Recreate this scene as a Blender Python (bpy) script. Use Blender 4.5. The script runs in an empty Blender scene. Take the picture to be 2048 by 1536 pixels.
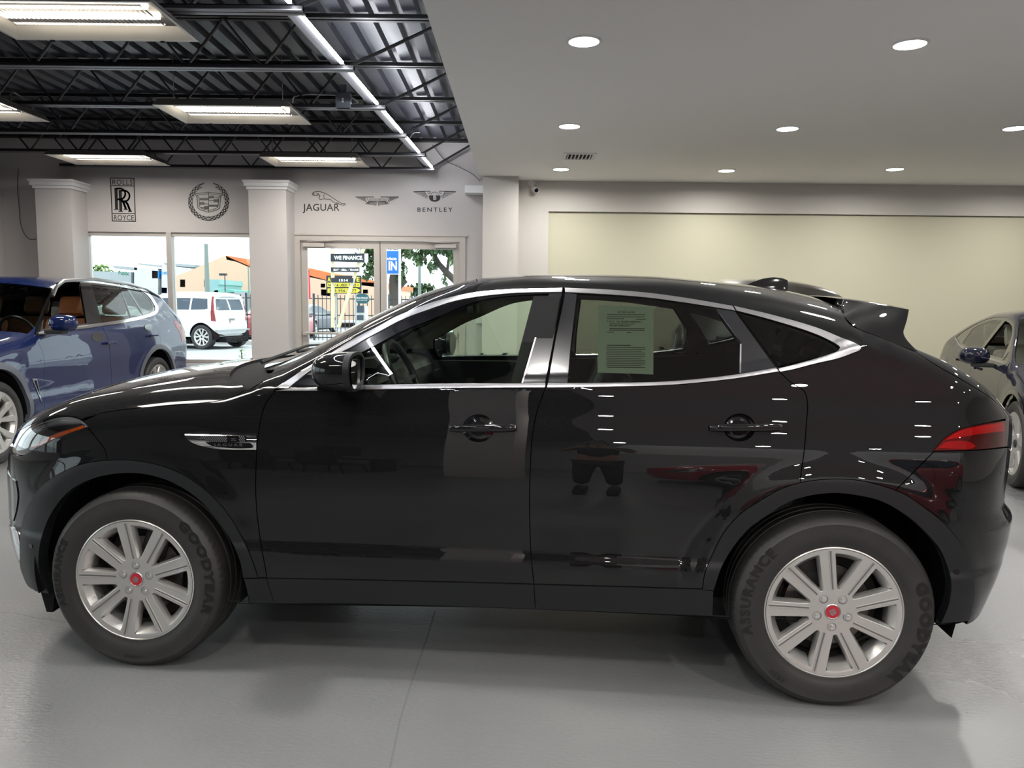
import bpy, bmesh, math, random
import numpy as np
from mathutils import Vector, Matrix
from mathutils.bvhtree import BVHTree
from mathutils.geometry import delaunay_2d_cdt

SC = bpy.context.scene
COL = SC.collection
PI = math.pi
R = math.radians
random.seed(4)

# ---------------------------------------------------------------- naming and tagging
def tag(o, label=None, cat=None, group=None, kind=None):
    if label: o['label'] = label
    if cat: o['category'] = cat
    if group: o['group'] = group
    if kind: o['kind'] = kind
    return o
def empty(name, loc=(0, 0, 0), rz=0.0, parent=None):
    o = bpy.data.objects.new(name, None); COL.objects.link(o)
    o.empty_display_size = .1
    o.location = loc; o.rotation_euler = (0, 0, rz)
    if parent: o.parent = parent
    return o
def link(name, me, mat=None, parent=None, loc=None):
    o = bpy.data.objects.new(name, me); COL.objects.link(o)
    if mat is not None:
        pass
        for m in (mat if isinstance(mat, (list, tuple)) else [mat]): me.materials.append(m)
    if parent: o.parent = parent
    if loc is not None: o.location = loc
    return o
def copy_tree(o, parent=None):
    c = o.copy(); COL.objects.link(c)
    if parent: c.parent = parent
    for ch in [x for x in bpy.data.objects if x.parent == o]: copy_tree(ch, c)
    return c

class MB:
    """collects simple solids, builds them as ONE mesh object"""
    def __init__(self): self.v, self.f, self.m, self.s = [], [], [], []
    def add(self, vs, fs, mi=0, smooth=False, M=None):
        b = len(self.v)
        for p in vs:
            p = Vector(p)
            self.v.append(tuple(M @ p) if M is not None else tuple(p))
        for f in fs:
            self.f.append([b + i for i in f]); self.m.append(mi); self.s.append(smooth)
        return self
    def box(self, lo, hi, mi=0, M=None, bev=0.0):
        (x0, y0, z0), (x1, y1, z1) = lo, hi
        if bev <= 0:
            vs = [(x0,y0,z0),(x1,y0,z0),(x1,y1,z0),(x0,y1,z0),(x0,y0,z1),(x1,y0,z1),(x1,y1,z1),(x0,y1,z1)]
            return self.add(vs, [(0,3,2,1),(4,5,6,7),(0,1,5,4),(1,2,6,5),(2,3,7,6),(3,0,4,7)], mi, False, M)
        bm = bmesh.new(); bmesh.ops.create_cube(bm, size=1)
        for v in bm.verts:
            v.co = Vector(((x0+x1)/2+v.co.x*(x1-x0), (y0+y1)/2+v.co.y*(y1-y0), (z0+z1)/2+v.co.z*(z1-z0)))
        bmesh.ops.bevel(bm, geom=bm.edges[:], offset=bev, segments=2, affect='EDGES', profile=.6)
        bm.verts.ensure_lookup_table()
        self.add([v.co[:] for v in bm.verts], [[v.index for v in f.verts] for f in bm.faces], mi, False, M)
        bm.free(); return self
    def tube(self, pts, r, n=8, mi=0, M=None, cap=True, closed=False):
        pts = [Vector(p) for p in pts]; rs = r if isinstance(r, (list, tuple)) else [r] * len(pts)
        vs, fs = [], []; N = len(pts); up = None
        for k, p in enumerate(pts):
            if closed: d = pts[(k + 1) % N] - pts[k - 1]
            else: d = pts[min(k + 1, N - 1)] - pts[max(k - 1, 0)]
            d.normalize()
            if up is None:
                up = Vector((0, 0, 1)) if abs(d.z) < .9 else Vector((1, 0, 0))
            a = d.cross(up).normalized(); up = a.cross(d).normalized()
            for q in range(n):
                t = 2 * PI * q / n
                vs.append(p + (a * math.cos(t) + up * math.sin(t)) * rs[k])
        for k in range(N if closed else N - 1):
            for q in range(n):
                a0, b0 = k * n, ((k + 1) % N) * n
                fs.append((a0 + q, b0 + q, b0 + (q + 1) % n, a0 + (q + 1) % n))
        if cap and not closed:
            fs.append(tuple(range(n))[::1]); fs.append(tuple((N - 1) * n + q for q in range(n))[::-1])
        return self.add(vs, fs, mi, True, M)
    def cyl(self, a, b, r, n=24, mi=0, M=None, r2=None):
        return self.tube([a, b], [r, r if r2 is None else r2], n, mi, M)
    def lathe(self, prof, n=48, mi=0, M=None, smooth=True, close=False):
        """profile of (radius, height); axis = local z"""
        vs = []; fs = []; m = len(prof)
        for k in range(n):
            t = 2 * PI * k / n
            for (rr, h) in prof: vs.append((rr * math.cos(t), rr * math.sin(t), h))
        for k in range(n):
            for q in range(m if close else m - 1):
                a, b = k * m, ((k + 1) % n) * m
                q2 = (q + 1) % m
                fs.append((a + q, b + q, b + q2, a + q2))
        return self.add(vs, fs, mi, smooth, M)
    def prism(self, poly, y0, y1, mi=0, M=None):
        """polygon in x,z extruded along y"""
        n = len(poly)
        vs = [(p[0], y0, p[1]) for p in poly] + [(p[0], y1, p[1]) for p in poly]
        fs = [tuple(range(n)), tuple(range(2 * n - 1, n - 1, -1))] + [(i, i + n, (i + 1) % n + n, (i + 1) % n) for i in range(n)]
        return self.add(vs, fs, mi, False, M)
    def mesh(self, name):
        me = bpy.data.meshes.new(name); me.from_pydata(self.v, [], self.f)
        me.polygons.foreach_set('material_index', self.m)
        me.polygons.foreach_set('use_smooth', self.s)
        me.update()
        bm = bmesh.new(); bm.from_mesh(me)
        bmesh.ops.recalc_face_normals(bm, faces=bm.faces); bm.to_mesh(me); bm.free()
        return me
    def build(self, name, mat=None, parent=None, sharp=40):
        me = self.mesh(name)
        if any(self.s): me.set_sharp_from_angle(angle=R(sharp))
        return link(name, me, mat, parent)

# ---------------------------------------------------------------- materials
MATS = {}
def pmat(name, col, rough=.5, metal=0.0, coat=0.0, crough=.03, spec=.5, emit=None, es=0.0, bump=None, var=None, aniso=None, ior=1.5, alpha=None):
    m = bpy.data.materials.new(name); m.use_nodes = True
    nt = m.node_tree; b = nt.nodes['Principled BSDF']
    b.inputs['Base Color'].default_value = (*col, 1); b.inputs['Roughness'].default_value = rough
    b.inputs['Metallic'].default_value = metal; b.inputs['Coat Weight'].default_value = coat
    b.inputs['Coat Roughness'].default_value = crough; b.inputs['Specular IOR Level'].default_value = spec
    b.inputs['IOR'].default_value = ior
    if emit: b.inputs['Emission Color'].default_value = (*emit, 1); b.inputs['Emission Strength'].default_value = es
    if bump or var:
        tc = nt.nodes.new('ShaderNodeTexCoord')
    if bump:   # (scale, strength, distance)
        n = nt.nodes.new('ShaderNodeTexNoise'); n.inputs['Scale'].default_value = bump[0]; n.inputs['Detail'].default_value = 4
        nt.links.new(tc.outputs['Object'], n.inputs['Vector'])
        bp = nt.nodes.new('ShaderNodeBump'); bp.inputs['Strength'].default_value = bump[1]; bp.inputs['Distance'].default_value = bump[2]
        nt.links.new(n.outputs['Fac'], bp.inputs['Height']); nt.links.new(bp.outputs['Normal'], b.inputs['Normal'])
    if var:    # (scale, colour2, low, high)
        n = nt.nodes.new('ShaderNodeTexNoise'); n.inputs['Scale'].default_value = var[0]; n.inputs['Detail'].default_value = 5
        nt.links.new(tc.outputs['Object'], n.inputs['Vector'])
        r = nt.nodes.new('ShaderNodeMapRange'); r.inputs[1].default_value = var[2]; r.inputs[2].default_value = var[3]
        nt.links.new(n.outputs['Fac'], r.inputs[0])
        mx = nt.nodes.new('ShaderNodeMix'); mx.data_type = 'RGBA'
        mx.inputs['A'].default_value = (*col, 1); mx.inputs['B'].default_value = (*var[1], 1)
        nt.links.new(r.outputs[0], mx.inputs['Factor']); nt.links.new(mx.outputs['Result'], b.inputs['Base Color'])
    MATS[name] = m
    return m
def glassmat(name, tint, refl=1.0, ior=1.5, rough=0.0, mul=1.0):
    m = bpy.data.materials.new(name); m.use_nodes = True; nt = m.node_tree; nt.nodes.clear()
    o = nt.nodes.new('ShaderNodeOutputMaterial'); mx = nt.nodes.new('ShaderNodeMixShader')
    t = nt.nodes.new('ShaderNodeBsdfTransparent'); t.inputs['Color'].default_value = (*tint, 1)
    g = nt.nodes.new('ShaderNodeBsdfGlossy'); g.inputs['Color'].default_value = (refl, refl, refl, 1); g.inputs['Roughness'].default_value = rough
    f = nt.nodes.new('ShaderNodeFresnel'); f.inputs['IOR'].default_value = ior
    mm = nt.nodes.new('ShaderNodeMath'); mm.operation = 'MULTIPLY'; mm.inputs[1].default_value = mul; mm.use_clamp = True
    nt.links.new(f.outputs[0], mm.inputs[0]); nt.links.new(mm.outputs[0], mx.inputs[0])
    nt.links.new(t.outputs[0], mx.inputs[1]); nt.links.new(g.outputs[0], mx.inputs[2])
    nt.links.new(mx.outputs[0], o.inputs['Surface'])
    MATS[name] = m
    return m
def emat(name, col, s):
    m = bpy.data.materials.new(name); m.use_nodes = True; nt = m.node_tree; nt.nodes.clear()
    o = nt.nodes.new('ShaderNodeOutputMaterial'); e = nt.nodes.new('ShaderNodeEmission')
    e.inputs['Color'].default_value = (*col, 1); e.inputs['Strength'].default_value = s
    nt.links.new(e.outputs[0], o.inputs['Surface']); MATS[name] = m
    return m
def srgb(r, g, b):
    f = lambda c: (c / 255 / 12.92) if c / 255 <= .04045 else ((c / 255 + .055) / 1.055) ** 2.4
    return (f(r), f(g), f(b))

_font_cache = {}
def text_pts(body, size=1.0, bold=0.0, spacing=1.0, depth=0.0, res=3):
    """a line of lettering as (verts, faces) centred on x, base line at y = 0"""
    cu = bpy.data.curves.new('lettering', 'FONT'); cu.body = body; cu.size = size
    cu.offset = bold; cu.space_character = spacing; cu.extrude = depth; cu.resolution_u = res
    cu.align_x = 'CENTER'
    o = bpy.data.objects.new('lettering', cu); COL.objects.link(o)
    bpy.context.view_layer.update()
    me = bpy.data.meshes.new_from_object(o.evaluated_get(bpy.context.evaluated_depsgraph_get()))
    vs = [tuple(v.co) for v in me.vertices]; fs = [tuple(p.vertices) for p in me.polygons]
    bpy.data.objects.remove(o); bpy.data.curves.remove(cu); bpy.data.meshes.remove(me)
    return vs, fs
SKY, SUN, EXPO = 3.0, 4.0, 0.0
# ---------------------------------------------------------------- camera model of the photograph (2048 x 1536)
FPX, PITCH, ROLL, CAMH = 1548.0, math.radians(5.93), math.radians(0.614), 1.47
def ray(u, v):
    x, y = (u - 1024) / FPX, (v - 768) / FPX
    c, s = math.cos(ROLL), math.sin(ROLL)
    x, y = x * c + y * s, -x * s + y * c
    c, s = math.cos(PITCH), math.sin(PITCH)
    return np.array([x, c - y * s, -(s + y * c)])
ORG = np.array([0.0, 0.0, CAMH])
def on_plane(u, v, ax, val):
    d = ray(u, v)
    return ORG + (val - ORG[ax]) / d[ax] * d

def cub(x, pts):
    """monotone cubic through pts, flat outside"""
    xs = np.array([p[0] for p in pts], float); ys = np.array([p[1] for p in pts], float)
    x = np.asarray(x, float)
    if len(xs) == 1: return np.full_like(x, ys[0])
    h = np.diff(xs); d = np.diff(ys) / h
    m = np.zeros_like(ys)
    for k in range(1, len(xs) - 1):
        if d[k - 1] * d[k] > 0:
            w1, w2 = 2 * h[k] + h[k - 1], h[k] + 2 * h[k - 1]
            m[k] = (w1 + w2) / (w1 / d[k - 1] + w2 / d[k])
    m[0], m[-1] = d[0], d[-1]
    xc = np.clip(x, xs[0], xs[-1])
    k = np.clip(np.searchsorted(xs, xc, 'right') - 1, 0, len(h) - 1)
    t = (xc - xs[k]) / h[k]
    return (ys[k] * (1 + 2 * t) * (1 - t) ** 2 + m[k] * h[k] * t * (1 - t) ** 2
            + ys[k + 1] * t * t * (3 - 2 * t) - m[k + 1] * h[k] * t * t * (1 - t))

class Surf:
    """Half a car skin (the side the camera sees): s along, l across (0 = outer wheel face), z up; grid in (i, j)."""
    def __init__(self, c, NI=(46, 220, 46), NJ=(110, 14, 40)):
        self.c = c
        pf, pr = c.get('pf', 2.0), c.get('pr', 2.0)
        Lf, Lr = c['Lf'], c['Lr']
        smin = min(p[1] for p in c['sn']); smax = max(p[1] for p in c['st'])
        rows = []
        HC = c['hc']                                   # distance from wheel face plane to the centre line
        n1, n2, n3 = NI
        st = []
        for k in range(n1):
            ph = math.pi / 2 * k / n1
            st.append((smin + Lf * (1 - math.cos(ph) ** (2 / pf)), math.sin(ph) ** (2 / pf), math.cos(ph) ** 1.6, 0.0))
        a0, a1 = smin + Lf, smax - Lr
        for k in range(n2):
            st.append((a0 + (a1 - a0) * k / n2, 1.0, 0.0, 0.0))
        for k in range(n3 + 1):
            ph = math.pi / 2 * (1 - k / n3)
            st.append((smax - Lr * (1 - math.cos(ph) ** (2 / pr)), math.sin(ph) ** (2 / pr), 0.0, math.cos(ph) ** 1.6))
        st = np.array(st); s0 = st[:, 0]
        zb, ze, zc = cub(s0, c['zb']), cub(s0, c['ze']), cub(s0, c['zc'])
        belt = cub(s0, c['belt']); r = cub(s0, c['r']); nn = cub(s0, c['n'])
        pl = cub(s0, c['plan']); tumb = cub(s0, c['tumb'])
        ze = np.maximum(ze, zb + .05)
        self.P = np.zeros((len(st), sum(NJ) + 1, 3))
        def tside(z, k):
            zz = np.minimum(z, belt[k])
            t = cub(zz, c['W']) + pl[k]
            t = t + cub(zz, c['Wbump'][1]) * cub(s0[k], c['Wbump'][0]) if 'Wbump' in c else t
            up = np.maximum(z - belt[k], 0)
            # soft knee at the belt then the lean of the side glass
            return t - (np.minimum(up, .03) * .55 + up * tumb[k]) - c.get('curl', .12) * up ** 2
        for k in range(len(st)):
            rk = min(r[k], (ze[k] - zb[k]) * .6)
            u = np.linspace(0, 1, NJ[0] + 1)
            zs = zb[k] + (ze[k] - rk - zb[k]) * u
            ts = tside(zs, k)
            te = float(tside(np.array([ze[k]]), k)[0])
            def top(t):
                q = np.clip(t / te, 0, 1)
                return zc[k] - (zc[k] - ze[k]) * q ** nn[k]
            tin = max(te - rk * 1.1, te * .3)
            a = np.array([ts[-1], zs[-1]]); b = np.array([te, ze[k]]); e = np.array([tin, float(top(tin))])
            w = np.linspace(0, 1, NJ[1] + 1)[1:, None]
            fil = (1 - w) ** 2 * a + 2 * w * (1 - w) * b + w * w * e
            tt = tin * (1 - np.linspace(0, 1, NJ[2] + 1)[1:] )
            T = np.concatenate([ts, fil[:, 0], tt]); Z = np.concatenate([zs, fil[:, 1], top(tt)])
            sf = cub(Z, c['sn']) - smin; sr = cub(Z, c['st']) - smax
            self.P[k, :, 0] = s0[k] + sf * st[k, 2] + sr * st[k, 3]
            self.P[k, :, 1] = HC - T * st[k, 1]
            self.P[k, :, 2] = Z
        self.ni, self.nj = self.P.shape[0] - 1, self.P.shape[1] - 1
        self.hc = HC
        di = np.gradient(self.P, axis=0); dj = np.gradient(self.P, axis=1)
        self.N = np.cross(di, dj)
        ln = np.linalg.norm(self.N, axis=2, keepdims=True)
        self.N = self.N / np.maximum(ln, 1e-12)
        self.N[0, :] = (-1, 0, 0); self.N[-1, :] = (1, 0, 0)
        self.DI, self.DJ = di, dj
    def ev(self, ij, arr=None):
        A = self.P if arr is None else arr
        ij = np.atleast_2d(np.asarray(ij, float))
        i = np.clip(ij[:, 0], 0, self.ni - 1e-6); j = np.clip(ij[:, 1], 0, self.nj - 1e-6)
        a, b = i.astype(int), j.astype(int); fi, fj = (i - a)[:, None], (j - b)[:, None]
        return (A[a, b] * (1 - fi) * (1 - fj) + A[a + 1, b] * fi * (1 - fj) + A[a, b + 1] * (1 - fi) * fj + A[a + 1, b + 1] * fi * fj)
# ---------------------------------------------------------------- shared materials
M = MATS
pmat('grey_plastic', (.10, .11, .13), rough=.45)
pmat('black_paint', (.0040, .0043, .0050), rough=.5, coat=1.0, crough=.004, spec=.05)
pmat('gloss_black', (.004, .004, .005), rough=.12, coat=.6, crough=.02)
pmat('applique', (.012, .013, .016), rough=.22, coat=.8, crough=.08)
pmat('cladding', (.0085, .0095, .011), rough=.42, spec=.4, bump=(900, .12, .0004))
pmat('rubber', (.024, .0235, .023), rough=.5, spec=.4, var=(6, (.034, .032, .031), .35, .7))
pmat('rubber_text', (.006, .006, .006), rough=.35, spec=.5)
pmat('well', (.004, .004, .005), rough=.8, spec=.2)
pmat('lamp_silver', (.55, .56, .58), rough=.22, metal=.9)
pmat('chrome', (.82, .82, .84), rough=.07, metal=1.0)
pmat('satin_chrome', (.44, .44, .46), rough=.30, metal=1.0)
pmat('alloy', (.60, .59, .57), rough=.32, metal=.75, coat=.3, crough=.15)
pmat('alloy_groove', (.20, .20, .20), rough=.4, metal=.6)
pmat('steel', (.30, .29, .28), rough=.4, metal=1.0, var=(30, (.12, .08, .06), .4, .75))
pmat('cast_iron', (.05, .048, .045), rough=.6, metal=.4)
pmat('badge_red', (.45, .01, .025), rough=.25, coat=.5)
pmat('trim_beige', (.80, .75, .60), rough=.8)
pmat('trim_dark', (.012, .013, .014), rough=.6, bump=(300, .15, .001))
pmat('trim_grey', (.040, .044, .043), rough=.5)
pmat('leather_black', (.014, .014, .015), rough=.38, spec=.5)
pmat('leather_tan', (.36, .13, .045), rough=.5)
pmat('leather_cream', (.55, .50, .42), rough=.6)
glassmat('glass_clear', (.82, .93, .82), ior=1.45)
glassmat('glass_privacy', (.42, .46, .42), ior=1.5)
glassmat('glass_screen', (.55, .62, .57), ior=1.5)
glassmat('lamp_glass', (.93, .94, .95), ior=1.5, mul=2.5)
glassmat('lamp_red', (.80, .02, .035), ior=1.5, mul=1.2)
pmat('mirror_glass', (.85, .87, .86), rough=.01, metal=1.0)
pmat('amber', (.65, .10, .01), rough=.25, coat=1)
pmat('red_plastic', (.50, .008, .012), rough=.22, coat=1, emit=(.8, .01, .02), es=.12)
pmat('dark_red', (.10, .004, .006), rough=.2, coat=1)
pmat('paper_green', srgb(214, 230, 205), rough=.8)
pmat('ink', (.02, .025, .02), rough=.8)
pmat('white_plastic', (.78, .78, .78), rough=.4)
# ---------------------------------------------------------------- car builder
def dense(seg, step=7.0, smooth=True):
    """one edge of an outline: smooth curve through the given points, sampled every `step` units"""
    P = np.array([p[:2] for p in seg], float)
    if len(P) < 3 or not smooth:
        out = [P[0]]
        for a, b in zip(P[:-1], P[1:]):
            n = max(1, int(np.linalg.norm(b - a) / step))
            out += [a + (b - a) * k / n for k in range(1, n + 1)]
        return np.array(out)
    ch = np.concatenate([[0], np.cumsum(np.sqrt(np.linalg.norm(np.diff(P, axis=0), axis=1)))])   # centripetal
    out = [P[0]]
    for k in range(len(P) - 1):
        p0 = P[k - 1] if k else 2 * P[0] - P[1]; p3 = P[k + 2] if k + 2 < len(P) else 2 * P[-1] - P[-2]
        p1, p2 = P[k], P[k + 1]
        d = np.linalg.norm(p2 - p1); n = max(1, int(round(d / step)))
        t1, t2 = max(np.linalg.norm(p1 - p0) ** .5, 1e-3), max(d ** .5, 1e-3); t3 = max(np.linalg.norm(p3 - p2) ** .5, 1e-3)
        m1 = (p2 - p1) + t2 * ((p1 - p0) / t1 - (p2 - p0) / (t1 + t2))
        m2 = (p2 - p1) + t2 * ((p3 - p2) / t3 - (p3 - p1) / (t2 + t3))
        for q in range(1, n + 1):
            t = q / n
            out.append((2*t**3-3*t*t+1)*p1 + (t**3-2*t*t+t)*m1 + (-2*t**3+3*t*t)*p2 + (t**3-t*t)*m2)
    return np.array(out)

def joinsegs(segs):
    out = []
    for s in segs:
        for p in s:
            if not out or np.linalg.norm(np.array(p) - out[-1]) > 1e-6: out.append(np.array(p, float))
    if np.linalg.norm(out[0] - out[-1]) < 1e-6: out.pop()
    return np.array(out)

def area2(P):
    x, y = P[:, 0], P[:, 1]
    return float(np.sum(x * np.roll(y, -1) - np.roll(x, -1) * y))

class Car:
    def __init__(self, cfg, loc, yaw, name, label, cat, group=None, NI=(46, 220, 46), NJ=(110, 14, 40), post=None):
        self.S = Surf(cfg, NI, NJ); self.cfg = cfg; S = self.S
        for (sc, zc, r0, r1, h) in cfg.get('flare', []):        # swelling of the skin around the wheel arches
            rho = np.hypot(S.P[..., 0] - sc, S.P[..., 2] - zc)
            t = np.clip((r1 - rho) / (r1 - r0), 0, 1); w = t * t * (3 - 2 * t)
            low = np.clip((cfg.get('flaretop', 1.0) - S.P[..., 2]) / .15, 0, 1)
            S.P[..., 1] -= h * w * low * (S.P[..., 1] < S.hc - .3)
        di = np.gradient(S.P, axis=0); dj = np.gradient(S.P, axis=1)
        N = np.cross(di, dj); ln = np.linalg.norm(N, axis=2, keepdims=True)
        S.N = np.where(ln > 1e-9, N / np.maximum(ln, 1e-12), S.N); S.DI, S.DJ = di, dj
        self.loc, self.yaw = np.array([loc[0], loc[1], loc[2] if len(loc) > 2 else 0.0]), yaw
        self.root = empty(name, tuple(self.loc), -yaw)
        tag(self.root, label, cat, group)
        ni, nj = S.ni, S.nj
        V = S.P.reshape(-1, 3); idx = lambda a, b: a * (nj + 1) + b
        self.tri = []; F = []
        for a in range(ni):
            for b in range(nj):
                F.append((idx(a, b), idx(a + 1, b), idx(a + 1, b + 1))); self.tri.append(((a, b), (a + 1, b), (a + 1, b + 1)))
                F.append((idx(a, b), idx(a + 1, b + 1), idx(a, b + 1))); self.tri.append(((a, b), (a + 1, b + 1), (a, b + 1)))
        self.V = V
        self.bvh = BVHTree.FromPolygons([tuple(v) for v in V], F, all_triangles=True)
        self.F = F
    # world ray of a photo pixel in car axes
    def local_ray(self, u, v):
        c, s = math.cos(self.yaw), math.sin(self.yaw)
        w2l = lambda p: np.array([p[0] * c - p[1] * s, p[0] * s + p[1] * c, p[2]])
        return w2l(ORG - self.loc), w2l(ray(u, v))
    def _par(self, f, p):
        a, b, c = (np.array(self.V[k]) for k in self.F[f])
        v0, v1, v2 = b - a, c - a, p - a
        d00, d01, d11, d20, d21 = v0 @ v0, v0 @ v1, v1 @ v1, v2 @ v0, v2 @ v1
        dn = d00 * d11 - d01 * d01
        if abs(dn) < 1e-18: w1 = w2 = 0.0
        else: w1, w2 = (d11 * d20 - d01 * d21) / dn, (d00 * d21 - d01 * d20) / dn
        t = np.array(self.tri[f], float)
        return t[0] * (1 - w1 - w2) + t[1] * w1 + t[2] * w2
    def px(self, u, v):
        o, d = self.local_ray(u, v)
        h = self.bvh.ray_cast(Vector(o), Vector(d))
        if h[0] is not None: return self._par(h[2], np.array(h[0]))
        best = None
        for t in np.linspace(.4, 2.2, 150) * (np.linalg.norm(o[:2] - np.array([1.3, .9])) / np.linalg.norm(d[:2])):
            q = self.bvh.find_nearest(Vector(o + d * t))
            if q[0] is not None and (best is None or q[3] < best[0]): best = (q[3], q[2], np.array(q[0]))
        return self._par(best[1], best[2])
    def sz(self, s, z):
        h = self.bvh.ray_cast(Vector((s, -3, z)), Vector((0, 1, 0)))
        if h[0] is None:
            h = self.bvh.find_nearest(Vector((s, .15, z)))
        return self._par(h[2], np.array(h[0]))
    def st(self, s, l):                                   # from above
        h = self.bvh.ray_cast(Vector((s, l, 5)), Vector((0, 0, -1)))
        if h[0] is None: h = self.bvh.find_nearest(Vector((s, l, 1.2)))
        return self._par(h[2], np.array(h[0]))
    def tr(self, pts, how='px', smooth=True, step=None):
        f = {'px': self.px, 'sz': self.sz, 'st': self.st}[how]
        d = dense(pts, step or (7.0 if how == 'px' else .018), smooth)
        return np.array([f(*p) for p in d])
    def line(self, a, b, n=20):
        return np.array([np.array(a) + (np.array(b) - np.array(a)) * k / n for k in range(n + 1)])
    def shrink(self, O, gap):
        S = self.S; sg = 1 if area2(O) > 0 else -1
        out = []
        n = len(O)
        for k in range(n):
            T = O[(k + 1) % n] - O[k - 1]
            DI, DJ = S.ev(O[k], S.DI)[0], S.ev(O[k], S.DJ)[0]
            t3 = T[0] * DI + T[1] * DJ; nn = np.cross(DI, DJ)
            inw = np.cross(nn, t3) * sg
            l = np.linalg.norm(inw)
            if l < 1e-15: out.append(O[k]); continue
            inw = inw / l * gap
            A = np.stack([DI, DJ], 1); q = np.linalg.lstsq(A, inw, rcond=1e-3)[0]
            if np.linalg.norm(q) > 3: q = q / np.linalg.norm(q) * 3
            out.append(O[k] + q)
        return np.array(out)
    def patch(self, outline, holes=(), stride=(1, 1), off=0.0, flange=.02, gap=.0018, fn=None, curve=None):
        """mesh data of a skin panel: verts, tris, normals (near side)"""
        S = self.S
        O = self.shrink(outline, gap) if gap else outline
        O[:, 0] = np.clip(O[:, 0], 0, S.ni); O[:, 1] = np.clip(O[:, 1], 0, S.nj)
        loops = [O] + [(self.shrink(h, -gap) if gap else h) for h in holes]
        pts, cons = [], []
        for L in loops:
            b = len(pts); pts += [tuple(p) for p in L]
            cons += [(b + k, b + (k + 1) % len(L)) for k in range(len(L))]
        nb = len(pts)
        lo, hi = O.min(0), O.max(0)
        # grid points inside
        gi = np.arange(math.ceil(lo[0]), math.floor(hi[0]) + 1, stride[0]); gj = np.arange(math.ceil(lo[1]), math.floor(hi[1]) + 1, stride[1])
        if len(gi) and len(gj):
            G = np.stack(np.meshgrid(gi, gj, indexing='ij'), -1).reshape(-1, 2).astype(float)
            def inside(G, L):
                c = np.zeros(len(G), bool); n = len(L)
                for k in range(n):
                    (x0, y0), (x1, y1) = L[k], L[(k + 1) % n]
                    if y0 == y1: continue
                    m = ((y0 > G[:, 1]) != (y1 > G[:, 1])) & (G[:, 0] < (x1 - x0) * (G[:, 1] - y0) / (y1 - y0) + x0)
                    c ^= m
                return c
            m = inside(G, O)
            for h in loops[1:]: m &= ~inside(G, h)
            G = G[m]
            # drop points hugging the outline
            if len(G):
                B = np.concatenate(loops); keep = np.ones(len(G), bool)
                for s0 in range(0, len(G), 4000):
                    d = np.abs(G[s0:s0 + 4000, None, :] - B[None]) / np.array(stride, float)
                    keep[s0:s0 + 4000] = np.hypot(d[..., 0], d[..., 1]).min(1) > .45
                pts += [tuple(p) for p in G[keep]]
        r = delaunay_2d_cdt([Vector(p) for p in pts], cons, [], 1 if not holes else 1, 1e-7)
        UV = np.array([tuple(v) for v in r[0]]); T = [tuple(f) for f in r[2]]
        if holes:
            cen = np.array([UV[list(t)].mean(0) for t in T]); ok = inside(cen, O)
            for h in loops[1:]: ok &= ~inside(cen, h)
            T = [t for t, q in zip(T, ok) if q]
        P = S.ev(UV); N = S.ev(UV, S.N); N /= np.maximum(np.linalg.norm(N, axis=1, keepdims=True), 1e-9)
        o = off if not callable(off) else off(UV, P)
        P = P + N * (o if np.isscalar(o) else o[:, None])
        if fn is not None: P, N = fn(UV, P, N)
        T2 = []
        for t in T:
            a, b, c = (UV[k] for k in t)
            cr = (b[0]-a[0])*(c[1]-a[1]) - (b[1]-a[1])*(c[0]-a[0])
            if abs(cr) < 1e-10: continue
            T2.append(t if cr > 0 else (t[0], t[2], t[1]))
        # boundary
        from collections import Counter
        ed = {}
        for t in T2:
            for q in range(3):
                e = (t[q], t[(q + 1) % 3]); ed[e] = 1
        bd = [e for e in ed if (e[1], e[0]) not in ed]
        return P, N, T2, bd
    def panel(self, name, outline, mat, parent=None, holes=(), stride=(1, 1), off=0.0, flange=.02, gap=.0018, side='near', fn=None, label=None, skipc=False, obj=True):
        P, N, T, bd = self.patch(outline, holes, stride, off, flange, gap, fn)
        out = []
        def make(mirrors):
            V, F, NN, SM = [], [], [], []
            for mir in mirrors:
                b = len(V)
                Q = P.copy(); M_ = N.copy()
                if mir: Q[:, 1] = 2 * self.S.hc - Q[:, 1]; M_[:, 1] *= -1
                V += [tuple(p) for p in Q]
                for t in T:
                    t2 = (t[0], t[2], t[1]) if mir else t
                    F.append([b + k for k in t2]); NN += [M_[k] for k in t2]; SM.append(True)
                if flange:
                    fl = {}
                    for e in bd:
                        if skipc and abs(Q[e[0]][1] - self.S.hc) < .004 and abs(Q[e[1]][1] - self.S.hc) < .004: continue
                        for k in e:
                            if k not in fl:
                                fl[k] = len(V); V.append(tuple(Q[k] - M_[k] * flange))
                        q = [b + e[1], b + e[0], fl[e[0]], fl[e[1]]]
                        if mir: q = q[::-1]
                        a_, b_, c_ = (np.array(V[z]) for z in q[:3])
                        fn_ = np.cross(b_ - a_, c_ - a_); fn_ /= max(np.linalg.norm(fn_), 1e-12)
                        F.append(q); NN += [fn_] * 4; SM.append(True)
            me = bpy.data.meshes.new(name); me.from_pydata(V, [], F)
            me.polygons.foreach_set('use_smooth', SM)
            me.normals_split_custom_set([tuple(n) for n in NN])
            me.update()
            return me
        if side == 'both_one': sets = [(False, True)]
        elif side == 'pair': sets = [(False,), (True,)]
        elif side == 'far': sets = [(True,)]
        else: sets = [(False,)]
        for sset in sets:
            me = make(sset)
            par = parent if not isinstance(parent, (list, tuple)) else parent[len(out)]
            o = link(name, me, mat, par or self.root)
            if label: o['label'] = label
            out.append(o)
        return out if len(out) > 1 else out[0]
    def ribbon(self, a, b, k=1):
        """outline between two traced edges"""
        return joinsegs([a, b[::-1]])
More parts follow.
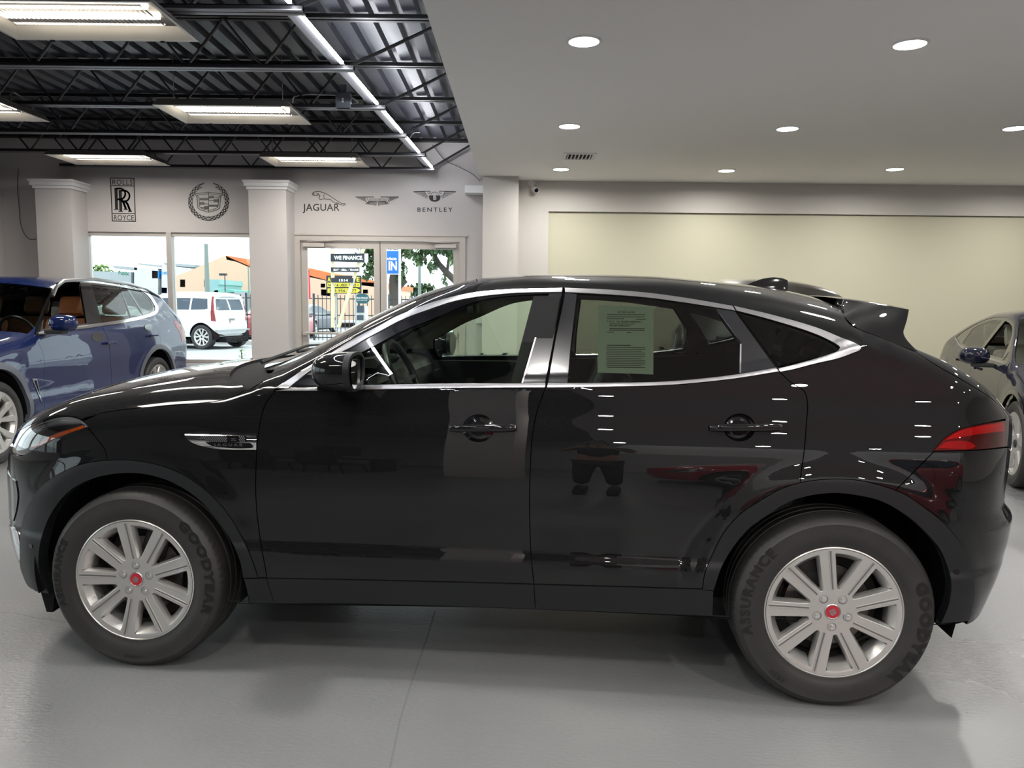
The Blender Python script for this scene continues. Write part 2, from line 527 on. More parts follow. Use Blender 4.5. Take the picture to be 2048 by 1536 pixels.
    def shell(self, name, mat_fn, mats, holes, inset=.014, stride=(2, 2)):
        """inner body shell (trim side) of both halves with the openings cut out"""
        S = self.S
        outline = joinsegs([self.line((1, 0), (S.ni - 1, 0), 60), self.line((S.ni - 1, 0), (S.ni - 1, S.nj), 40),
                            self.line((S.ni - 1, S.nj), (1, S.nj), 60), self.line((1, S.nj), (1, 0), 40)])
        P, N, T, bd = self.patch(outline, holes, stride, -inset, 0, 0)
        V, F, MI = [], [], []
        for mir in (False, True):
            b = len(V); Q = P.copy()
            if mir: Q[:, 1] = 2 * S.hc - Q[:, 1]
            V += [tuple(p) for p in Q]
            for t in T:
                F.append([b + k for k in ((t[0], t[2], t[1]) if mir else t)]); MI.append(mat_fn(Q[list(t)].mean(0)))
        me = bpy.data.meshes.new(name); me.from_pydata(V, [], F); me.polygons.foreach_set('material_index', MI)
        me.polygons.foreach_set('use_smooth', [True] * len(F)); me.update()
        return link(name, me, mats, self.root)
# ---------------------------------------------------------------- wheels and other repeated car fittings
def bent_text(body, size, rad, centre, y, bold=.0, spacing=1.1, flip=False, wide=1.0):
    """lettering around a wheel: (verts, faces) in wheel axes (x, z in the wheel plane, y across)"""
    vs, fs = text_pts(body, size, bold, spacing)
    out = []
    for (x, h, _) in vs:
        a = R(centre) - x * wide / rad
        r = rad + h - size * .35
        out.append((r * math.cos(a), y, r * math.sin(a)))
    return out, [f[::-1] for f in fs]

def plate(b, circ, holes, yfun, M_=None, mi=0):
    """a disc with window holes whose edges fall away in soft chamfers (wheel face), built into b"""
    pts, cons = [], []
    for L in [circ] + holes:
        k0 = len(pts); pts += [Vector(p) for p in L]; n = len(L)
        cons += [(k0 + k, k0 + (k + 1) % n) for k in range(n)]
    for rr in np.arange(.02, .235, .02):
        for t in np.linspace(0, 2 * PI, int(rr * 260) + 6, endpoint=False): pts.append(Vector((rr * math.cos(t), rr * math.sin(t))))
    r = delaunay_2d_cdt(pts, cons, [], 0, 1e-7)
    UV = np.array([tuple(v) for v in r[0]]); fs = []
    def inside(c, L):
        q = False; n = len(L)
        for k in range(n):
            (x0, y0), (x1, y1) = L[k], L[(k + 1) % n]
            if (y0 > c[1]) != (y1 > c[1]) and c[0] < (x1 - x0) * (c[1] - y0) / (y1 - y0) + x0: q = not q
        return q
    for t in r[2]:
        c = UV[list(t)].mean(0)
        if not inside(c, circ) or any(inside(c, h) for h in holes): continue
        fs.append(tuple(t))
    top = [(p[0], yfun(math.hypot(*p)), p[1]) for p in UV]
    b.add(top, fs, mi, False, M_)
    for L in holes:
        n = len(L); P = np.array(L); sg = 1 if area2(P) > 0 else -1
        nor = np.array([(P[(k + 1) % n] - P[k - 1]) for k in range(n)]); nor = np.stack([-nor[:, 1], nor[:, 0]], 1) * sg
        nor /= np.linalg.norm(nor, axis=1, keepdims=True)
        ru = P / np.linalg.norm(P, axis=1, keepdims=True); rr = np.linalg.norm(P, axis=1)
        outw = np.clip((-(nor * ru).sum(1) - .3) / .5, 0, 1) * (rr > .15)
        w = .0075 + .019 * outw; d = .016 + .020 * outw
        vs = []
        for (f, g) in ((0, 0), (.18, .04), (.85, .80), (1.0, 1.0), (1.02, 2.0)):
            for k in range(n):
                q = P[k] + nor[k] * w[k] * f
                vs.append((q[0], yfun(rr[k]) + d[k] * g, q[1]))
        b.add(vs, [(a * n + k, a * n + (k + 1) % n, (a + 1) * n + (k + 1) % n, (a + 1) * n + k) for a in range(4) for k in range(n)], mi, True, M_)

def round_poly(P, r, n=5):
    out = []
    N = len(P)
    for k in range(N):
        a, b, c = (np.array(P[(k + d) % N], float) for d in (-1, 0, 1))
        u, v = a - b, c - b; lu, lv = np.linalg.norm(u), np.linalg.norm(v)
        rr = min(r, lu * .45, lv * .45); p, q = b + u / lu * rr, b + v / lv * rr
        for t in np.linspace(0, 1, n): out.append(tuple((1 - t) ** 2 * p + 2 * t * (1 - t) * b + t * t * q))
    return out

TYRE_CACHE = {}
def tyre_mesh(Rt, Rr, w, texts, detail=True):
    sw = Rt - Rr
    prof = [(Rr - .006, -.012 + .012), (Rr + .004, -.004), (Rr + sw * .14, -.006), (Rr + sw * .17, -.0085), (Rr + sw * .32, -.0125), (Rr + sw * .5, -.015),
            (Rr + sw * .70, -.0125), (Rr + sw * .74, -.0135), (Rr + sw * .78, -.0105), (Rr + sw * .90, .0), (Rr + sw * .955, .010), (Rt - .003, .022), (Rt - .0005, .034)]
    g = []
    for c in (.30, .5, .70):
        g += [(Rt, w * c - .006), (Rt - .007, w * c - .004), (Rt - .007, w * c + .004), (Rt, w * c + .006)]
    prof2 = prof + [(Rt, .045)] + g + [(Rt, w - .045)] + [(r, w - h) for r, h in prof[::-1]]
    b = MB()
    b.lathe([(r, h) for r, h in prof2], 96, M=Matrix.Rotation(R(-90), 4, 'X'))
    if detail:          # shoulder sipes
        for k in range(76):
            a = 2 * PI * k / 76; M_ = Matrix.Rotation(-a, 4, 'Y'); P_ = []
            for (r_, h_, o_) in ((Rr + sw * .90, .0, 0), (Rr + sw * .955, .010, .004), (Rt - .003, .022, .009), (Rt - .0005, .034, .013)):
                P_ += [(r_ + .0006, h_ - .0004, o_ - .0011), (r_ + .0006, h_ - .0004, o_ + .0011)]
            b.add(P_, [(2 * q, 2 * q + 1, 2 * q + 3, 2 * q + 2) for q in range(3)], 1, False, M_)
    for t in texts:
        vs, fs = bent_text(*t); b.add(vs, fs, 1)
    me = b.mesh('tyre'); me.set_sharp_from_angle(angle=R(35))
    return me

def wheel_nine(parent, s, z, side, rot=0.0, texts=(), R_t=.372, caprot=0, lugrot=90):
    """silver alloy wheel with nine spokes, each split by a groove"""
    W = empty('wheel', (s, 0, z)); W.parent = parent
    Rr = .247
    b = MB()
    # barrel and lip
    prof = [(Rr, .004), (Rr, -.004), (Rr - .004, -.006), (Rr - .008, -.002), (Rr - .010, .006), (Rr - .014, .010), (Rr - .022, .020), (Rr - .028, .07), (Rr - .030, .17), (Rr - .010, .20), (Rr, .20)]
    b.lathe(prof, 72, M=Matrix.Rotation(R(-90), 4, 'X'))
    # face
    RO_, n = Rr - .0075, 9
    holes = []
    for k in range(n):
        a0, a1 = rot + 360 / n * k, rot + 360 / n * (k + 1)
        def off(r, a, d):   # point at radius r on the side of spoke axis a, displaced d
            u = np.array([math.cos(R(a)), math.sin(R(a))]); v = np.array([-u[1], u[0]])
            return u * math.sqrt(max(r * r - d * d, 0)) + v * d
        wi, wo = .0225, .027
        am = (a0 + a1) / 2
        P = [off(.086, a0, wi), off(RO_ - .014, a0, wo)]
        for q in np.linspace(.25, .75, 4):
            aa = a0 + (a1 - a0) * q; P.append(((RO_ - .012) * math.cos(R(aa)), (RO_ - .012) * math.sin(R(aa))))
        P += [off(RO_ - .014, a1, -wo), off(.086, a1, -wi)]
        holes.append(round_poly(P, .007, 3))
    circ = [(RO_ * math.cos(t), RO_ * math.sin(t)) for t in np.linspace(0, 2 * PI, 144, endpoint=False)]
    yf = lambda r: -.004 + .014 * (1 - (min(r, RO_) / RO_) ** 1.6)
    plate(b, circ, holes, yf)
    # thicker spokes behind the face
    for k in range(n):
        a = R(rot + 360 / n * k); M_ = Matrix.Rotation(-a, 4, 'Y')
        b.add([(.07, .022, -.020), (.205, .022, -.024), (.205, .022, .024), (.07, .022, .020), (.07, .06, -.010), (.205, .05, -.013), (.205, .05, .013), (.07, .06, .010)],
              [(0, 1, 5, 4), (3, 7, 6, 2), (4, 5, 6, 7), (0, 4, 7, 3), (1, 2, 6, 5), (0, 3, 2, 1)], 0, False, M_)
        # the groove: a dark line between two ridges, off the spoke's middle
        for (d0, mi, h) in ((-.0085, 1, -.0004), (-.0128, 0, -.0024), (-.0045, 0, -.0024)):
            w_ = .0024 if mi else .0011
            rs_ = [.084, .12, .16, .20, .232]; vs = []
            for r_ in rs_:
                y_ = yf(r_); dd = d0 * (1 + .3 * (r_ - .08) / .15)
                vs += [(r_, y_ + h, dd - w_), (r_, y_ + h, dd + w_), (r_, y_ + .003, dd - w_ * 1.4), (r_, y_ + .003, dd + w_ * 1.4)]
            fs_ = []
            for q in range(4):
                o = q * 4; fs_ += [(o, o + 4, o + 5, o + 1), (o + 1, o + 5, o + 7, o + 3), (o, o + 2, o + 6, o + 4)]
            b.add(vs, fs_, mi, False, M_)
    rim = b.build('rim', [M['alloy'], M['alloy_groove']], W, 38)
    t = link('tyre', tyre_mesh(R_t, Rr, .235, texts), [M['rubber'], M['rubber_text']], W)
    for k in range(5):
        a = R(lugrot + 72 * k); x, zz = .0575 * math.cos(a), .0575 * math.sin(a)
        c = MB(); T = Matrix.Translation((x, yf(.0575) - .0005, zz)) @ Matrix.Rotation(R(-90), 4, 'X')
        c.lathe([(.0172, .001), (.0150, -.0010), (.0135, .001), (.0130, .014), (.0001, .014)], 24, 1, T)
        c.tube([(x, .020, zz), (x, .004, zz)], .0088, 6, 0); c.tube([(x, .004, zz), (x, .0005, zz)], .0062, 12, 0)
        c.build('lug_nut', [M['chrome'], M['alloy_groove']], W, 30)
    c = MB(); T = Matrix.Translation((0, .0085, 0)) @ Matrix.Rotation(R(-90), 4, 'X')
    c.lathe([(.0300, .004), (.0295, -.001), (.027, -.003), (.0245, -.0015)], 40, 0, T)
    c.lathe([(.0245, -.0015), (.0001, -.0028)], 40, 1, T)
    # a snarling cat's head in relief, kept to a few strokes
    cap = Matrix.Rotation(R(caprot), 4, 'Y')
    head = [(-.011, -.010), (-.014, -.002), (-.009, .008), (-.002, .015), (.003, .010), (.012, .006), (.014, -.001), (.008, -.004), (.010, -.010), (.002, -.013)]
    c.prism([(p[0] * .9, p[1] * .9) for p in head], .0042, .008, 2, cap)
    for (x0, z0, x1, z1) in ((-.008, .004, .008, .002), (-.006, -.005, .005, -.002), (-.002, .010, -.004, -.009)):
        c.tube([(x0, .0042, z0), (x1, .0042, z1)], .0009, 6, 1, cap)
    for q in range(26):
        a = 2 * PI * q / 26
        c.box((-.0006, .0045, .0250), (.0006, .0065, .0266), 1, Matrix.Rotation(a, 4, 'Y'))
    c.build('centre_cap', [M['satin_chrome'], M['badge_red'], M['satin_chrome']], W, 30)
    d = MB(); T = Matrix.Rotation(R(-90), 4, 'X')
    d.lathe([(.05, .070), (.09, .066), (.095, .082), (.155, .082), (.157, .086), (.157, .104), (.155, .108), (.05, .108)], 64, 0, T)
    d.build('brake_disc', [M['steel']], W, 30)
    d = MB(); d.box((-.05, .07, .08), (.055, .14, .19), 0, Matrix.Rotation(R(-25 if side else 20), 4, 'Y'), .012)
    d.lathe([(.0, .13), (.20, .13), (.22, .17)], 40, 0, T); d.build('caliper', [M['cast_iron']], W, 30)
    d = MB(); a = R(-135 if side else 205)
    d.tube([(.222 * math.cos(a), .045, .222 * math.sin(a)), (.205 * math.cos(a), .012, .205 * math.sin(a))], .0042, 8)
    d.build('valve_stem', [M['white_plastic']], W)
    return W
# ---------------------------------------------------------------- the other cars
def simple_wheel(parent, s, y, z, R_t, Rr, style='twin', flip=False, name='wheel', mat='alloy'):
    W = empty(name, (s, y, z)); W.parent = parent
    if flip: W.rotation_euler = (0, 0, PI)
    b = MB(); Tx = Matrix.Rotation(R(-90), 4, 'X')
    b.lathe([(Rr, .004), (Rr, -.004), (Rr - .006, -.004), (Rr - .012, .01), (Rr - .026, .03), (Rr - .03, .18), (Rr, .2)], 48, M=Tx)
    RO_ = Rr - .008; n = 5; holes = []
    def off(r, a, d):
        u = np.array([math.cos(R(a)), math.sin(R(a))]); v = np.array([-u[1], u[0]])
        return u * math.sqrt(max(r * r - d * d, 0)) + v * d
    for k in range(n):
        a = 360 / n * k + 90
        if style == 'twin':      # five V-shaped pairs of spokes
            holes.append(round_poly([off(.10, a, -.004), off(RO_ - .01, a, -.052), off(RO_ - .008, a, -.02), off(RO_ - .008, a, .02), off(RO_ - .01, a, .052), off(.10, a, .004)], .006, 3))
            P = [off(.075, a + 36, -.012)]
            P += [off(.09, a + 12, .012), off(RO_ - .012, a + 16, .030)]
            P += [off(RO_ - .008, a + 30, 0), off(RO_ - .008, a + 42, 0)]
            P += [off(RO_ - .012, a + 56, -.030), off(.09, a + 60, -.012), off(.075, a + 36, .012)]
            holes.append(round_poly(P, .008, 3))
        else:                    # five broad blades
            P = [off(.08, a + 6, .012), off(RO_ - .012, a + 8, .035), off(RO_ - .008, a + 30, 0), off(RO_ - .008, a + 44, 0), off(RO_ - .012, a + 64, -.030), off(.085, a + 66, -.01)]
            holes.append(round_poly(P, .01, 3))
    circ = [(RO_ * math.cos(t), RO_ * math.sin(t)) for t in np.linspace(0, 2 * PI, 90, endpoint=False)]
    yf = lambda r: -.002 + .02 * (1 - (min(r, RO_) / RO_) ** 1.5)
    plate(b, circ, holes, yf)
    b.lathe([(.034, .013), (.030, .008), (.0, .008)], 24, 1, Tx)
    b.build('rim', [M[mat], M['trim_dark']], W, 38)
    link('tyre', tyre_mesh(R_t, Rr, .25, [], False), [M['rubber'], M['rubber_text']], W)
    b = MB(); b.lathe([(.05, .09), (.17, .09), (.17, .11), (.0, .11)], 32, 0, Tx); b.lathe([(0, .15), (.24, .15)], 32, 1, Tx); b.build('brake_disc', [M['steel'], M['well']], W, 30)
    return W

def arc(sc, zc, r, a0=-25, a1=205, n=24, low=None):
    P = [(sc + r * math.cos(R(a0 + (a1 - a0) * k / n)), zc + r * math.sin(R(a0 + (a1 - a0) * k / n))) for k in range(n + 1)]
    return P

def std_car(C, q, paint, st=(2, 2)):
    """skin panels, glass, lamps, wheels and cabin of a car whose outlines are given in q (grid coordinates)"""
    S = C.S; HC = S.hc; root = C.root
    holes = [h for h in [q.get('dlo'), q.get('fd'), q.get('rd'), q['af'], q['ar'], q.get('hl'), q.get('tl')] if h is not None]
    cen = [h for h in [q.get('hood'), q.get('ws'), q.get('rw')] if h is not None]
    full = joinsegs([C.line((0, 0), (S.ni, 0), 80), C.line((S.ni, 0), (S.ni, S.nj), 50), C.line((S.ni, S.nj), (0, S.nj), 80), C.line((0, S.nj), (0, 0), 50)])
    C.panel('body', full, paint, side='both_one', holes=holes + cen, stride=st, skipc=True, gap=.0, flange=.015)
    C.shell('body_shell', lambda c: 0, [M['well']], [q['af'], q['ar']] + [C.shrink(h, .004) for h in q['glass_holes']] + [h for h in (q.get('ws'), q.get('rw')) if h is not None], .022, (3, 3))
    if q.get('hood') is not None: C.panel('bonnet', q['hood'], paint, side='both_one', stride=st, skipc=True, gap=.003)
    if q.get('ws') is not None: C.panel('windscreen', q['ws'], q.get('wsmat', M['glass_screen']), side='both_one', stride=(3, 3), flange=0, gap=.002)
    if q.get('rw') is not None: C.panel('rear_window', q['rw'], M['glass_privacy'], side='both_one', stride=(3, 3), flange=0, gap=.002)
    doors = {}
    for nm, key in (('front_door', 'fd'), ('rear_door', 'rd')):
        if q.get(key) is not None:
            doors[key] = C.panel(nm, q[key], paint, side='pair', stride=st, gap=.003, holes=[h for h in (q.get('dlo'), q['ar'] if key == 'rd' else None) if h is not None])
    fr = q.get('frame')
    if q.get('dlo') is not None:
        C.panel('window_frame', q['dlo'], M['gloss_black'], side='pair', holes=[g for g in q['glass_holes']], stride=(4, 4), off=-.003, gap=.001, flange=.012)
    for (g, m, key) in q['glasses']:
        C.panel('window_glass', g, m, doors.get(key, [root, root]), side='pair', stride=(4, 4), off=-.005, gap=-.002, flange=0)
    for (g, m) in q.get('trims', []):
        C.panel('window_trim', g, m, side='pair', off=.004, flange=.01, gap=0, stride=(4, 4))
    for (g, m) in q.get('arch_trims', []):
        C.panel('wheel_arch_trim', g, m, side='pair', off=.006, flange=.04, gap=0, stride=(3, 3))
    for (nm, g, m) in q.get('extra', []):
        C.panel(nm, g, m, side='pair', off=.004, flange=.012, gap=0, stride=(3, 3))
    for (nm, g, m) in q.get('centre', []):
        C.panel(nm, g, m, side='both_one', off=.004, flange=.012, gap=0, stride=(3, 3), skipc=True)
    if q.get('hl') is not None:
        h = C.panel('headlamp', q['hl'], M['lamp_silver'], side='pair', off=-.012, flange=0, gap=0, stride=(3, 3))
        C.panel('lens', q['hl'], M['lamp_glass'], h, side='pair', off=0, flange=0, gap=.002, stride=(3, 3))
    if q.get('tl') is not None:
        h = C.panel('tail_lamp', q['tl'], M['red_plastic'], side='pair', off=-.006, flange=.012, gap=.001, stride=(3, 3))
        C.panel('lens', q['tl'], M['lamp_red'], h, side='pair', off=.002, flange=0, gap=.002, stride=(3, 3))
    for (s, z) in q['axles']:
        for f in (0, 1): simple_wheel(root, s, (2 * HC - q.get('inset', .01)) if f else q.get('inset', .01), z, q['Rt'], q['Rr'], q.get('style', 'twin'), bool(f), 'wheel', q.get('wmat', 'alloy'))
        for f in (0, 1):
            vs, fs = [], []
            rr = q.get('archr', q['Rt'] + .06)
            for k in range(19):
                a = R(-10 + 200 * k / 18)
                for y in (.03, .36): vs.append((s + rr * math.cos(a), 2 * HC - y if f else y, z + rr * math.sin(a)))
            for k in range(18): fs.append((2 * k, 2 * k + 2, 2 * k + 3, 2 * k + 1))
            vs.append((s, 2 * HC - .36 if f else .36, z - .1)); fs += [(2 * k + 1, 2 * k + 3, len(vs) - 1) for k in range(18)]
            b = MB(); b.add(vs, fs, 0, True); b.build('wheel_liner', [M['well']], root)
    (s0, z0), (s1, z1) = q['axles']
    b = MB(); b.box((s0 + .5, .12, .17), (s1 - .5, 2 * HC - .12, .30)); b.box((s0 - .6, .40, .22), (s0 + .5, 2 * HC - .40, .36)); b.box((s1 - .5, .40, .22), (s1 + .65, 2 * HC - .40, .38))
    b.build('underbody', [M['well']], root)
    if q.get('seats'):
        sm = q['seatmat']
        for (x, w) in q['seats']:
            for y in (.50, 2 * HC - .50):
                b = MB(); zf = q.get('seatz', .62)
                b.box((x - .26, y - w, zf - .12), (x + .26, y + w, zf + .06), 0, None, .05)
                Tb = Matrix.Translation((x + .27, y, zf + .02)) @ Matrix.Rotation(R(20), 4, 'Y')
                b.box((-.07, -w, -.05), (.07, w, .56), 0, Tb, .06); o = b.build('car_seat', [sm], root)
                b = MB(); b.box((-.06, -.14, .60), (.06, .14, .82), 0, Tb, .05); b.build('headrest', [sm], o)
        b = MB(); b.box((q['dash'][0], .18, .5), (q['dash'][1], 2 * HC - .18, q['dash'][2]), 0, None, .04); d = b.build('dashboard', [q.get('dashmat', M['trim_dark'])], root)
        b = MB(); c0 = Vector((q['dash'][1] + .12, .52, q['dash'][2] + .0)); ax = Vector((math.cos(.4), 0, math.sin(.4))); e2 = ax.cross(Vector((0, 1, 0)))
        b.tube([c0 + (Vector((0, 1, 0)) * math.cos(t) + e2 * math.sin(t)) * .18 for t in np.linspace(0, 2 * PI, 28, endpoint=False)], .016, 8, closed=True); b.build('steering_wheel', [M['leather_black']], root)
        b = MB(); b.box((s0 + .6, .15, .36), (s1 - .45, 2 * HC - .15, .46)); b.build('cabin_floor', [M['trim_dark']], root)
    if q.get('mirror'):
        mx, mz, my = q['mirror']
        for f in (0, 1):
            b = MB(); n2 = 20; vs, fs = [], []
            for a in range(9):
                th = PI / 2 * a / 8
                for c in range(n2):
                    ph = 2 * PI * c / n2; ca, sa = math.cos(ph), math.sin(ph); rr = math.sin(th) ** .6
                    y = my + math.copysign(abs(ca) ** .75, ca) * .13 * rr
                    vs.append((mx - .13 * math.cos(th) ** .8, 2 * HC - y if f else y, mz + math.copysign(abs(sa) ** .8, sa) * .082 * rr))
            for a in range(8):
                for c in range(n2): fs.append((a * n2 + c, (a + 1) * n2 + c, (a + 1) * n2 + (c + 1) % n2, a * n2 + (c + 1) % n2))
            b.add(vs, fs, 0, True); o = b.build('mirror_housing', [paint], root, 50)
            b = MB(); b.add([(x + .002, y, z) for x, y, z in vs[-n2:]], [tuple(range(n2))]); b.build('mirror_glass', [M['mirror_glass']], o)
            b = MB(); ya, yb = my - .02, my + .16
            if f: ya, yb = 2 * HC - yb, 2 * HC - ya
            b.box((mx - .09, ya, mz - .105), (mx + .02, yb, mz - .065), 0, None, .01); b.build('mirror_arm', [M['trim_dark']], o)
    for (key, s, z) in q.get('handles', []):
        for f in (0, 1):
            p = S.ev(C.sz(s, z))[0]; y = 2 * HC - p[1] + .03 if f else p[1] - .03
            b = MB(); b.box((s - .10, y - .012, z - .014), (s + .10, y + .012, z + .014), 0, None, .01); b.build('door_handle', [paint], doors[key][f])
    return doors
JAG = dict(hc=.935, Lf=.62, Lr=.50, pf=2.1, pr=2.1,
    sn=[(.25,-.82),(.35,-.865),(.45,-.895),(.55,-.905),(.65,-.90),(.8,-.885),(.95,-.82),(1.05,-.76)],
    st=[(.30,3.37),(.38,3.43),(.48,3.495),(.60,3.545),(.665,3.555),(.69,3.53),(.75,3.49),(.9,3.51),(1.05,3.53),(1.12,3.48),(1.3,3.40)],
    zb=[(-.88,.25),(-.4,.265),(0,.26),(.5,.262),(1.5,.292),(2.3,.30),(3.06,.32),(3.5,.35)],
    zc=[(-.9,.87),(-.75,.97),(-.5,1.065),(-.2,1.142),(.1,1.18),(.30,1.195),(.42,1.225),(.8,1.42),(1.1,1.545),(1.3,1.59),(1.6,1.61),(2.0,1.605),(2.4,1.575),(2.7,1.53),(2.85,1.46),(3.0,1.36),(3.1,1.32),(3.3,1.22),(3.45,1.12),(3.53,1.05)],
    ze=[(-.9,.80),(-.75,.89),(-.5,.985),(-.2,1.055),(.1,1.10),(.45,1.13),(.6,1.19),(.9,1.355),(1.15,1.475),(1.35,1.54),(1.6,1.565),(2.0,1.555),(2.4,1.51),(2.65,1.455),(2.75,1.42),(2.87,1.35),(3.03,1.285),(3.1,1.255),(3.25,1.18),(3.4,1.09),(3.53,1.0)],
    belt=[(-.9,2.),(.3,2.),(.301,1.14),(.8,1.145),(1.6,1.165),(2.08,1.188),(2.3,1.215),(2.6,1.28),(2.74,1.33),(2.9,1.36),(3.6,1.36)],
    r=[(-.88,.12),(.3,.12),(.5,.05),(.9,.035),(1.3,.06),(2.7,.07),(3.1,.07),(3.5,.08)],
    n=[(-.88,2.6),(.2,2.6),(.6,2.4),(3.5,2.4)],
    plan=[(-.88,0),(-.5,0),(0,.0),(.5,-.005),(1.4,-.012),(2.3,-.003),(2.7,.004),(3.5,0)],
    tumb=[(0,.34),(1.,.36),(1.6,.38),(2.4,.42),(2.9,.50),(3.5,.55)],
    W=[(.2,.88),(.30,.905),(.40,.925),(.48,.934),(.505,.934),(.54,.926),(.62,.926),(.72,.931),(.82,.930),(.92,.922),(1.0,.907),(1.06,.893),(1.14,.878),(1.3,.84),(1.6,.8)],
)
JAG['Wbump'] = ([(.45, 0), (.75, 1), (2.0, 1), (2.35, 0)], [(.2, 0), (.484, 0), (.490, -.0003), (.520, -.0052), (.535, -.0058), (.60, -.0050), (.76, 0), (1.2, 0)])
JAG['flare'] = [(0.0, .38, .46, .56, .010), (2.681, .385, .47, .57, .012)]
J = Car(JAG, (-1.489, 2.976), R(5.45), 'car', 'black compact SUV parked side-on in front, buyers guide sheet in its rear window', 'car')
JR = J.root
def build_jaguar():
    S = J.S; ni, nj = S.ni, S.nj
    BL = M['black_paint']; T = J.tr
    jt = 124 + 6
    # ---- traced edges
    CHo_f = T([(551,777),(618,733),(665,705),(696,685),(727,668),(759,652),(790,635),(821,622),(860,607),(905,594),(950,585),(1025,579),(1125,576)])
    CHo_r = T([(1129,576),(1220,580),(1295,586),(1370,596),(1465,612)])
    CHo_q = T([(1467,612),(1545,630),(1632,655),(1686,677),(1711,687),(1720,692),(1722,697),(1718,701),(1706,706),(1676,717),(1632,727),(1586,739),(1560,744)])
    CHi_f = T([(577,777),(622,741),(673,710),(704,694),(727,681),(759,664),(790,647),(821,633),(860,619),(905,604),(950,595),(1025,587),(1124,585)])
    CHi_r = T([(1130,585),(1220,590),(1295,596),(1370,606),(1471,622)])
    CHi_q = T([(1473,622),(1545,641),(1632,669),(1672,689),(1680,696),(1676,702),(1661,708),(1636,716),(1586,730),(1556,737)])
    CBu_f = T([(577,777),(702,772),(900,768),(1042,768),(1091,767)]); CBl_f = T([(551,782),(630,781.5),(702,780),(900,776.5),(1090,775)])
    CBu_r = T([(1096,767),(1128,767),(1220,766.5),(1345,763),(1470,750),(1552,736)]); CBl_r = T([(1094,775),(1128,775),(1220,773.5),(1345,769.5),(1470,757),(1557,743)])
    gapF = T([(549,784),(532,806),(525,825),(519,852),(515,885),(512,935),(512,1000),(520,1075),(534,1155)])
    gapM = T([(1091,775),(1075,820),(1065,870),(1061,930),(1059,1000),(1060,1060),(1063,1120),(1068,1168)])
    gapR = T([(1558,743),(1585,767),(1602,777),(1610,785),(1615,807),(1613,845),(1608,905),(1603,940),(1600,966)])
    sillT1 = T([(534,1156),(700,1159),(1024,1166.5),(1068,1168)]); sillT2 = T([(1068,1168),(1250,1173),(1405,1178)])
    sillB0 = T([(549,1206),(501,1206)]); sillB1 = T([(549,1206),(700,1206),(1024,1215),(1071,1217)]); sillB2 = T([(1071,1217),(1300,1226),(1425,1231)])
    AFo = T([(50,1166),(44,1145),(41,1120),(41,1084),(46,1045),(57,1012),(82,975),(120,947),(170,927),(215,921),(250,920),(300,926),(350,942),(400,972),(450,1020),(487,1080),(508,1130),(516,1155)])
    AFi = T([(487,1155),(480,1120),(462,1080),(437,1042),(400,1000),(350,967),(300,950),(250,946),(187,957),(140,982),(105,1025),(85,1075),(79,1115),(82,1145),(100,1187)])
    ARo = T([(1405,1179),(1409,1150),(1420,1120),(1450,1062),(1482,1027),(1510,1008),(1536,992),(1560,979),(1600,966),(1648,959),(1711,960),(1761,971),(1791,981),(1811,990),(1848,1015),(1886,1045),(1916,1080),(1936,1117),(1946,1155),(1948,1180),(1943,1215),(1936,1240)])
    ARi = T([(1427,1181),(1445,1130),(1475,1082),(1505,1050),(1540,1027),(1561,1012),(1598,996),(1661,986),(1711,990),(1761,1002),(1811,1030),(1848,1062),(1878,1097),(1891,1125),(1901,1165),(1897,1205),(1881,1245)])
    hoodR = T([(165,838),(200,827),(260,818),(340,811),(420,804),(455,798),(478,788),(492,779)])
    def upto(L, p):          # cut a traced edge at the sample nearest to p
        k = int(np.linalg.norm(L - J.px(*p), axis=1).argmin()); return L[:k + 1], L[k:]
    AFo_bump, AFo_fend = upto(AFo, (215, 921)); 
    ARo_door, ARo_q = upto(ARo, (1600, 966)); ARo_q, ARo_b = upto(ARo_q, (1791, 981))
    # ---- glass and its surrounds
    FGt = T([(708,712),(750,690),(805,661),(860,639),(925,611),(960,600),(1000,593),(1050,589),(1097,587)]); FGr = T([(1097,587),(1042,767)], smooth=False); FGb = T([(1042,767),(706,771)], smooth=False); FGl = T([(706,771),(703,740),(708,712)])
    FG = joinsegs([FGt, FGr, FGb, FGl])
    RG = joinsegs([T([(1155,589),(1220,592),(1295,598),(1370,608),(1431,617)]), T([(1431,617),(1482,686)]), T([(1482,686),(1480,748)]), T([(1480,748),(1345,762),(1220,765.5),(1136,766)]), T([(1136,766),(1141,695),(1155,589)])])
    QG = joinsegs([T([(1476,625),(1545,643),(1632,672),(1668,690),(1675,697),(1670,703),(1661,706),(1611,719),(1557,731)]), T([(1557,731),(1476,625)])])
    iw0, iw1 = J.px(515, 776)[0], J.px(960, 560)[0]
    ws_l = J.line((iw0, jt), (iw1, jt), 60)
    hr = J.sz(.47, .9)[0]
    cow = [J.st(.40, .13), J.st(.30, .25), J.st(.22, .45), J.st(.175, .7), J.st(.165, .93)]
    wsb = dense([(iw0, jt), tuple(J.st(.44, .28)), tuple(J.st(.36, .45)), tuple(J.st(.31, .7)), (J.st(.30, .93)[0], nj)], 2.5)
    wst = dense([(iw1, jt), (iw1 - 2.0, jt + 12), (iw1 - 3.5, nj)], 2.5)
    isp = J.px(1673, 597)[0]
    WSH = joinsegs([ws_l, wst, J.line((iw1 - 3.5, nj), (wsb[-1][0], nj), 40), wsb[::-1]])
    RW = joinsegs([J.tr([(2.86, .45), (2.83, .7), (2.82, .93)], 'st'), J.line(J.st(2.82, .93), J.st(3.24, .93), 10), J.tr([(3.24, .93), (3.22, .6), (3.13, .42)], 'st'), J.tr([(3.13, .42), (3.0, .40), (2.86, .45)], 'st')])
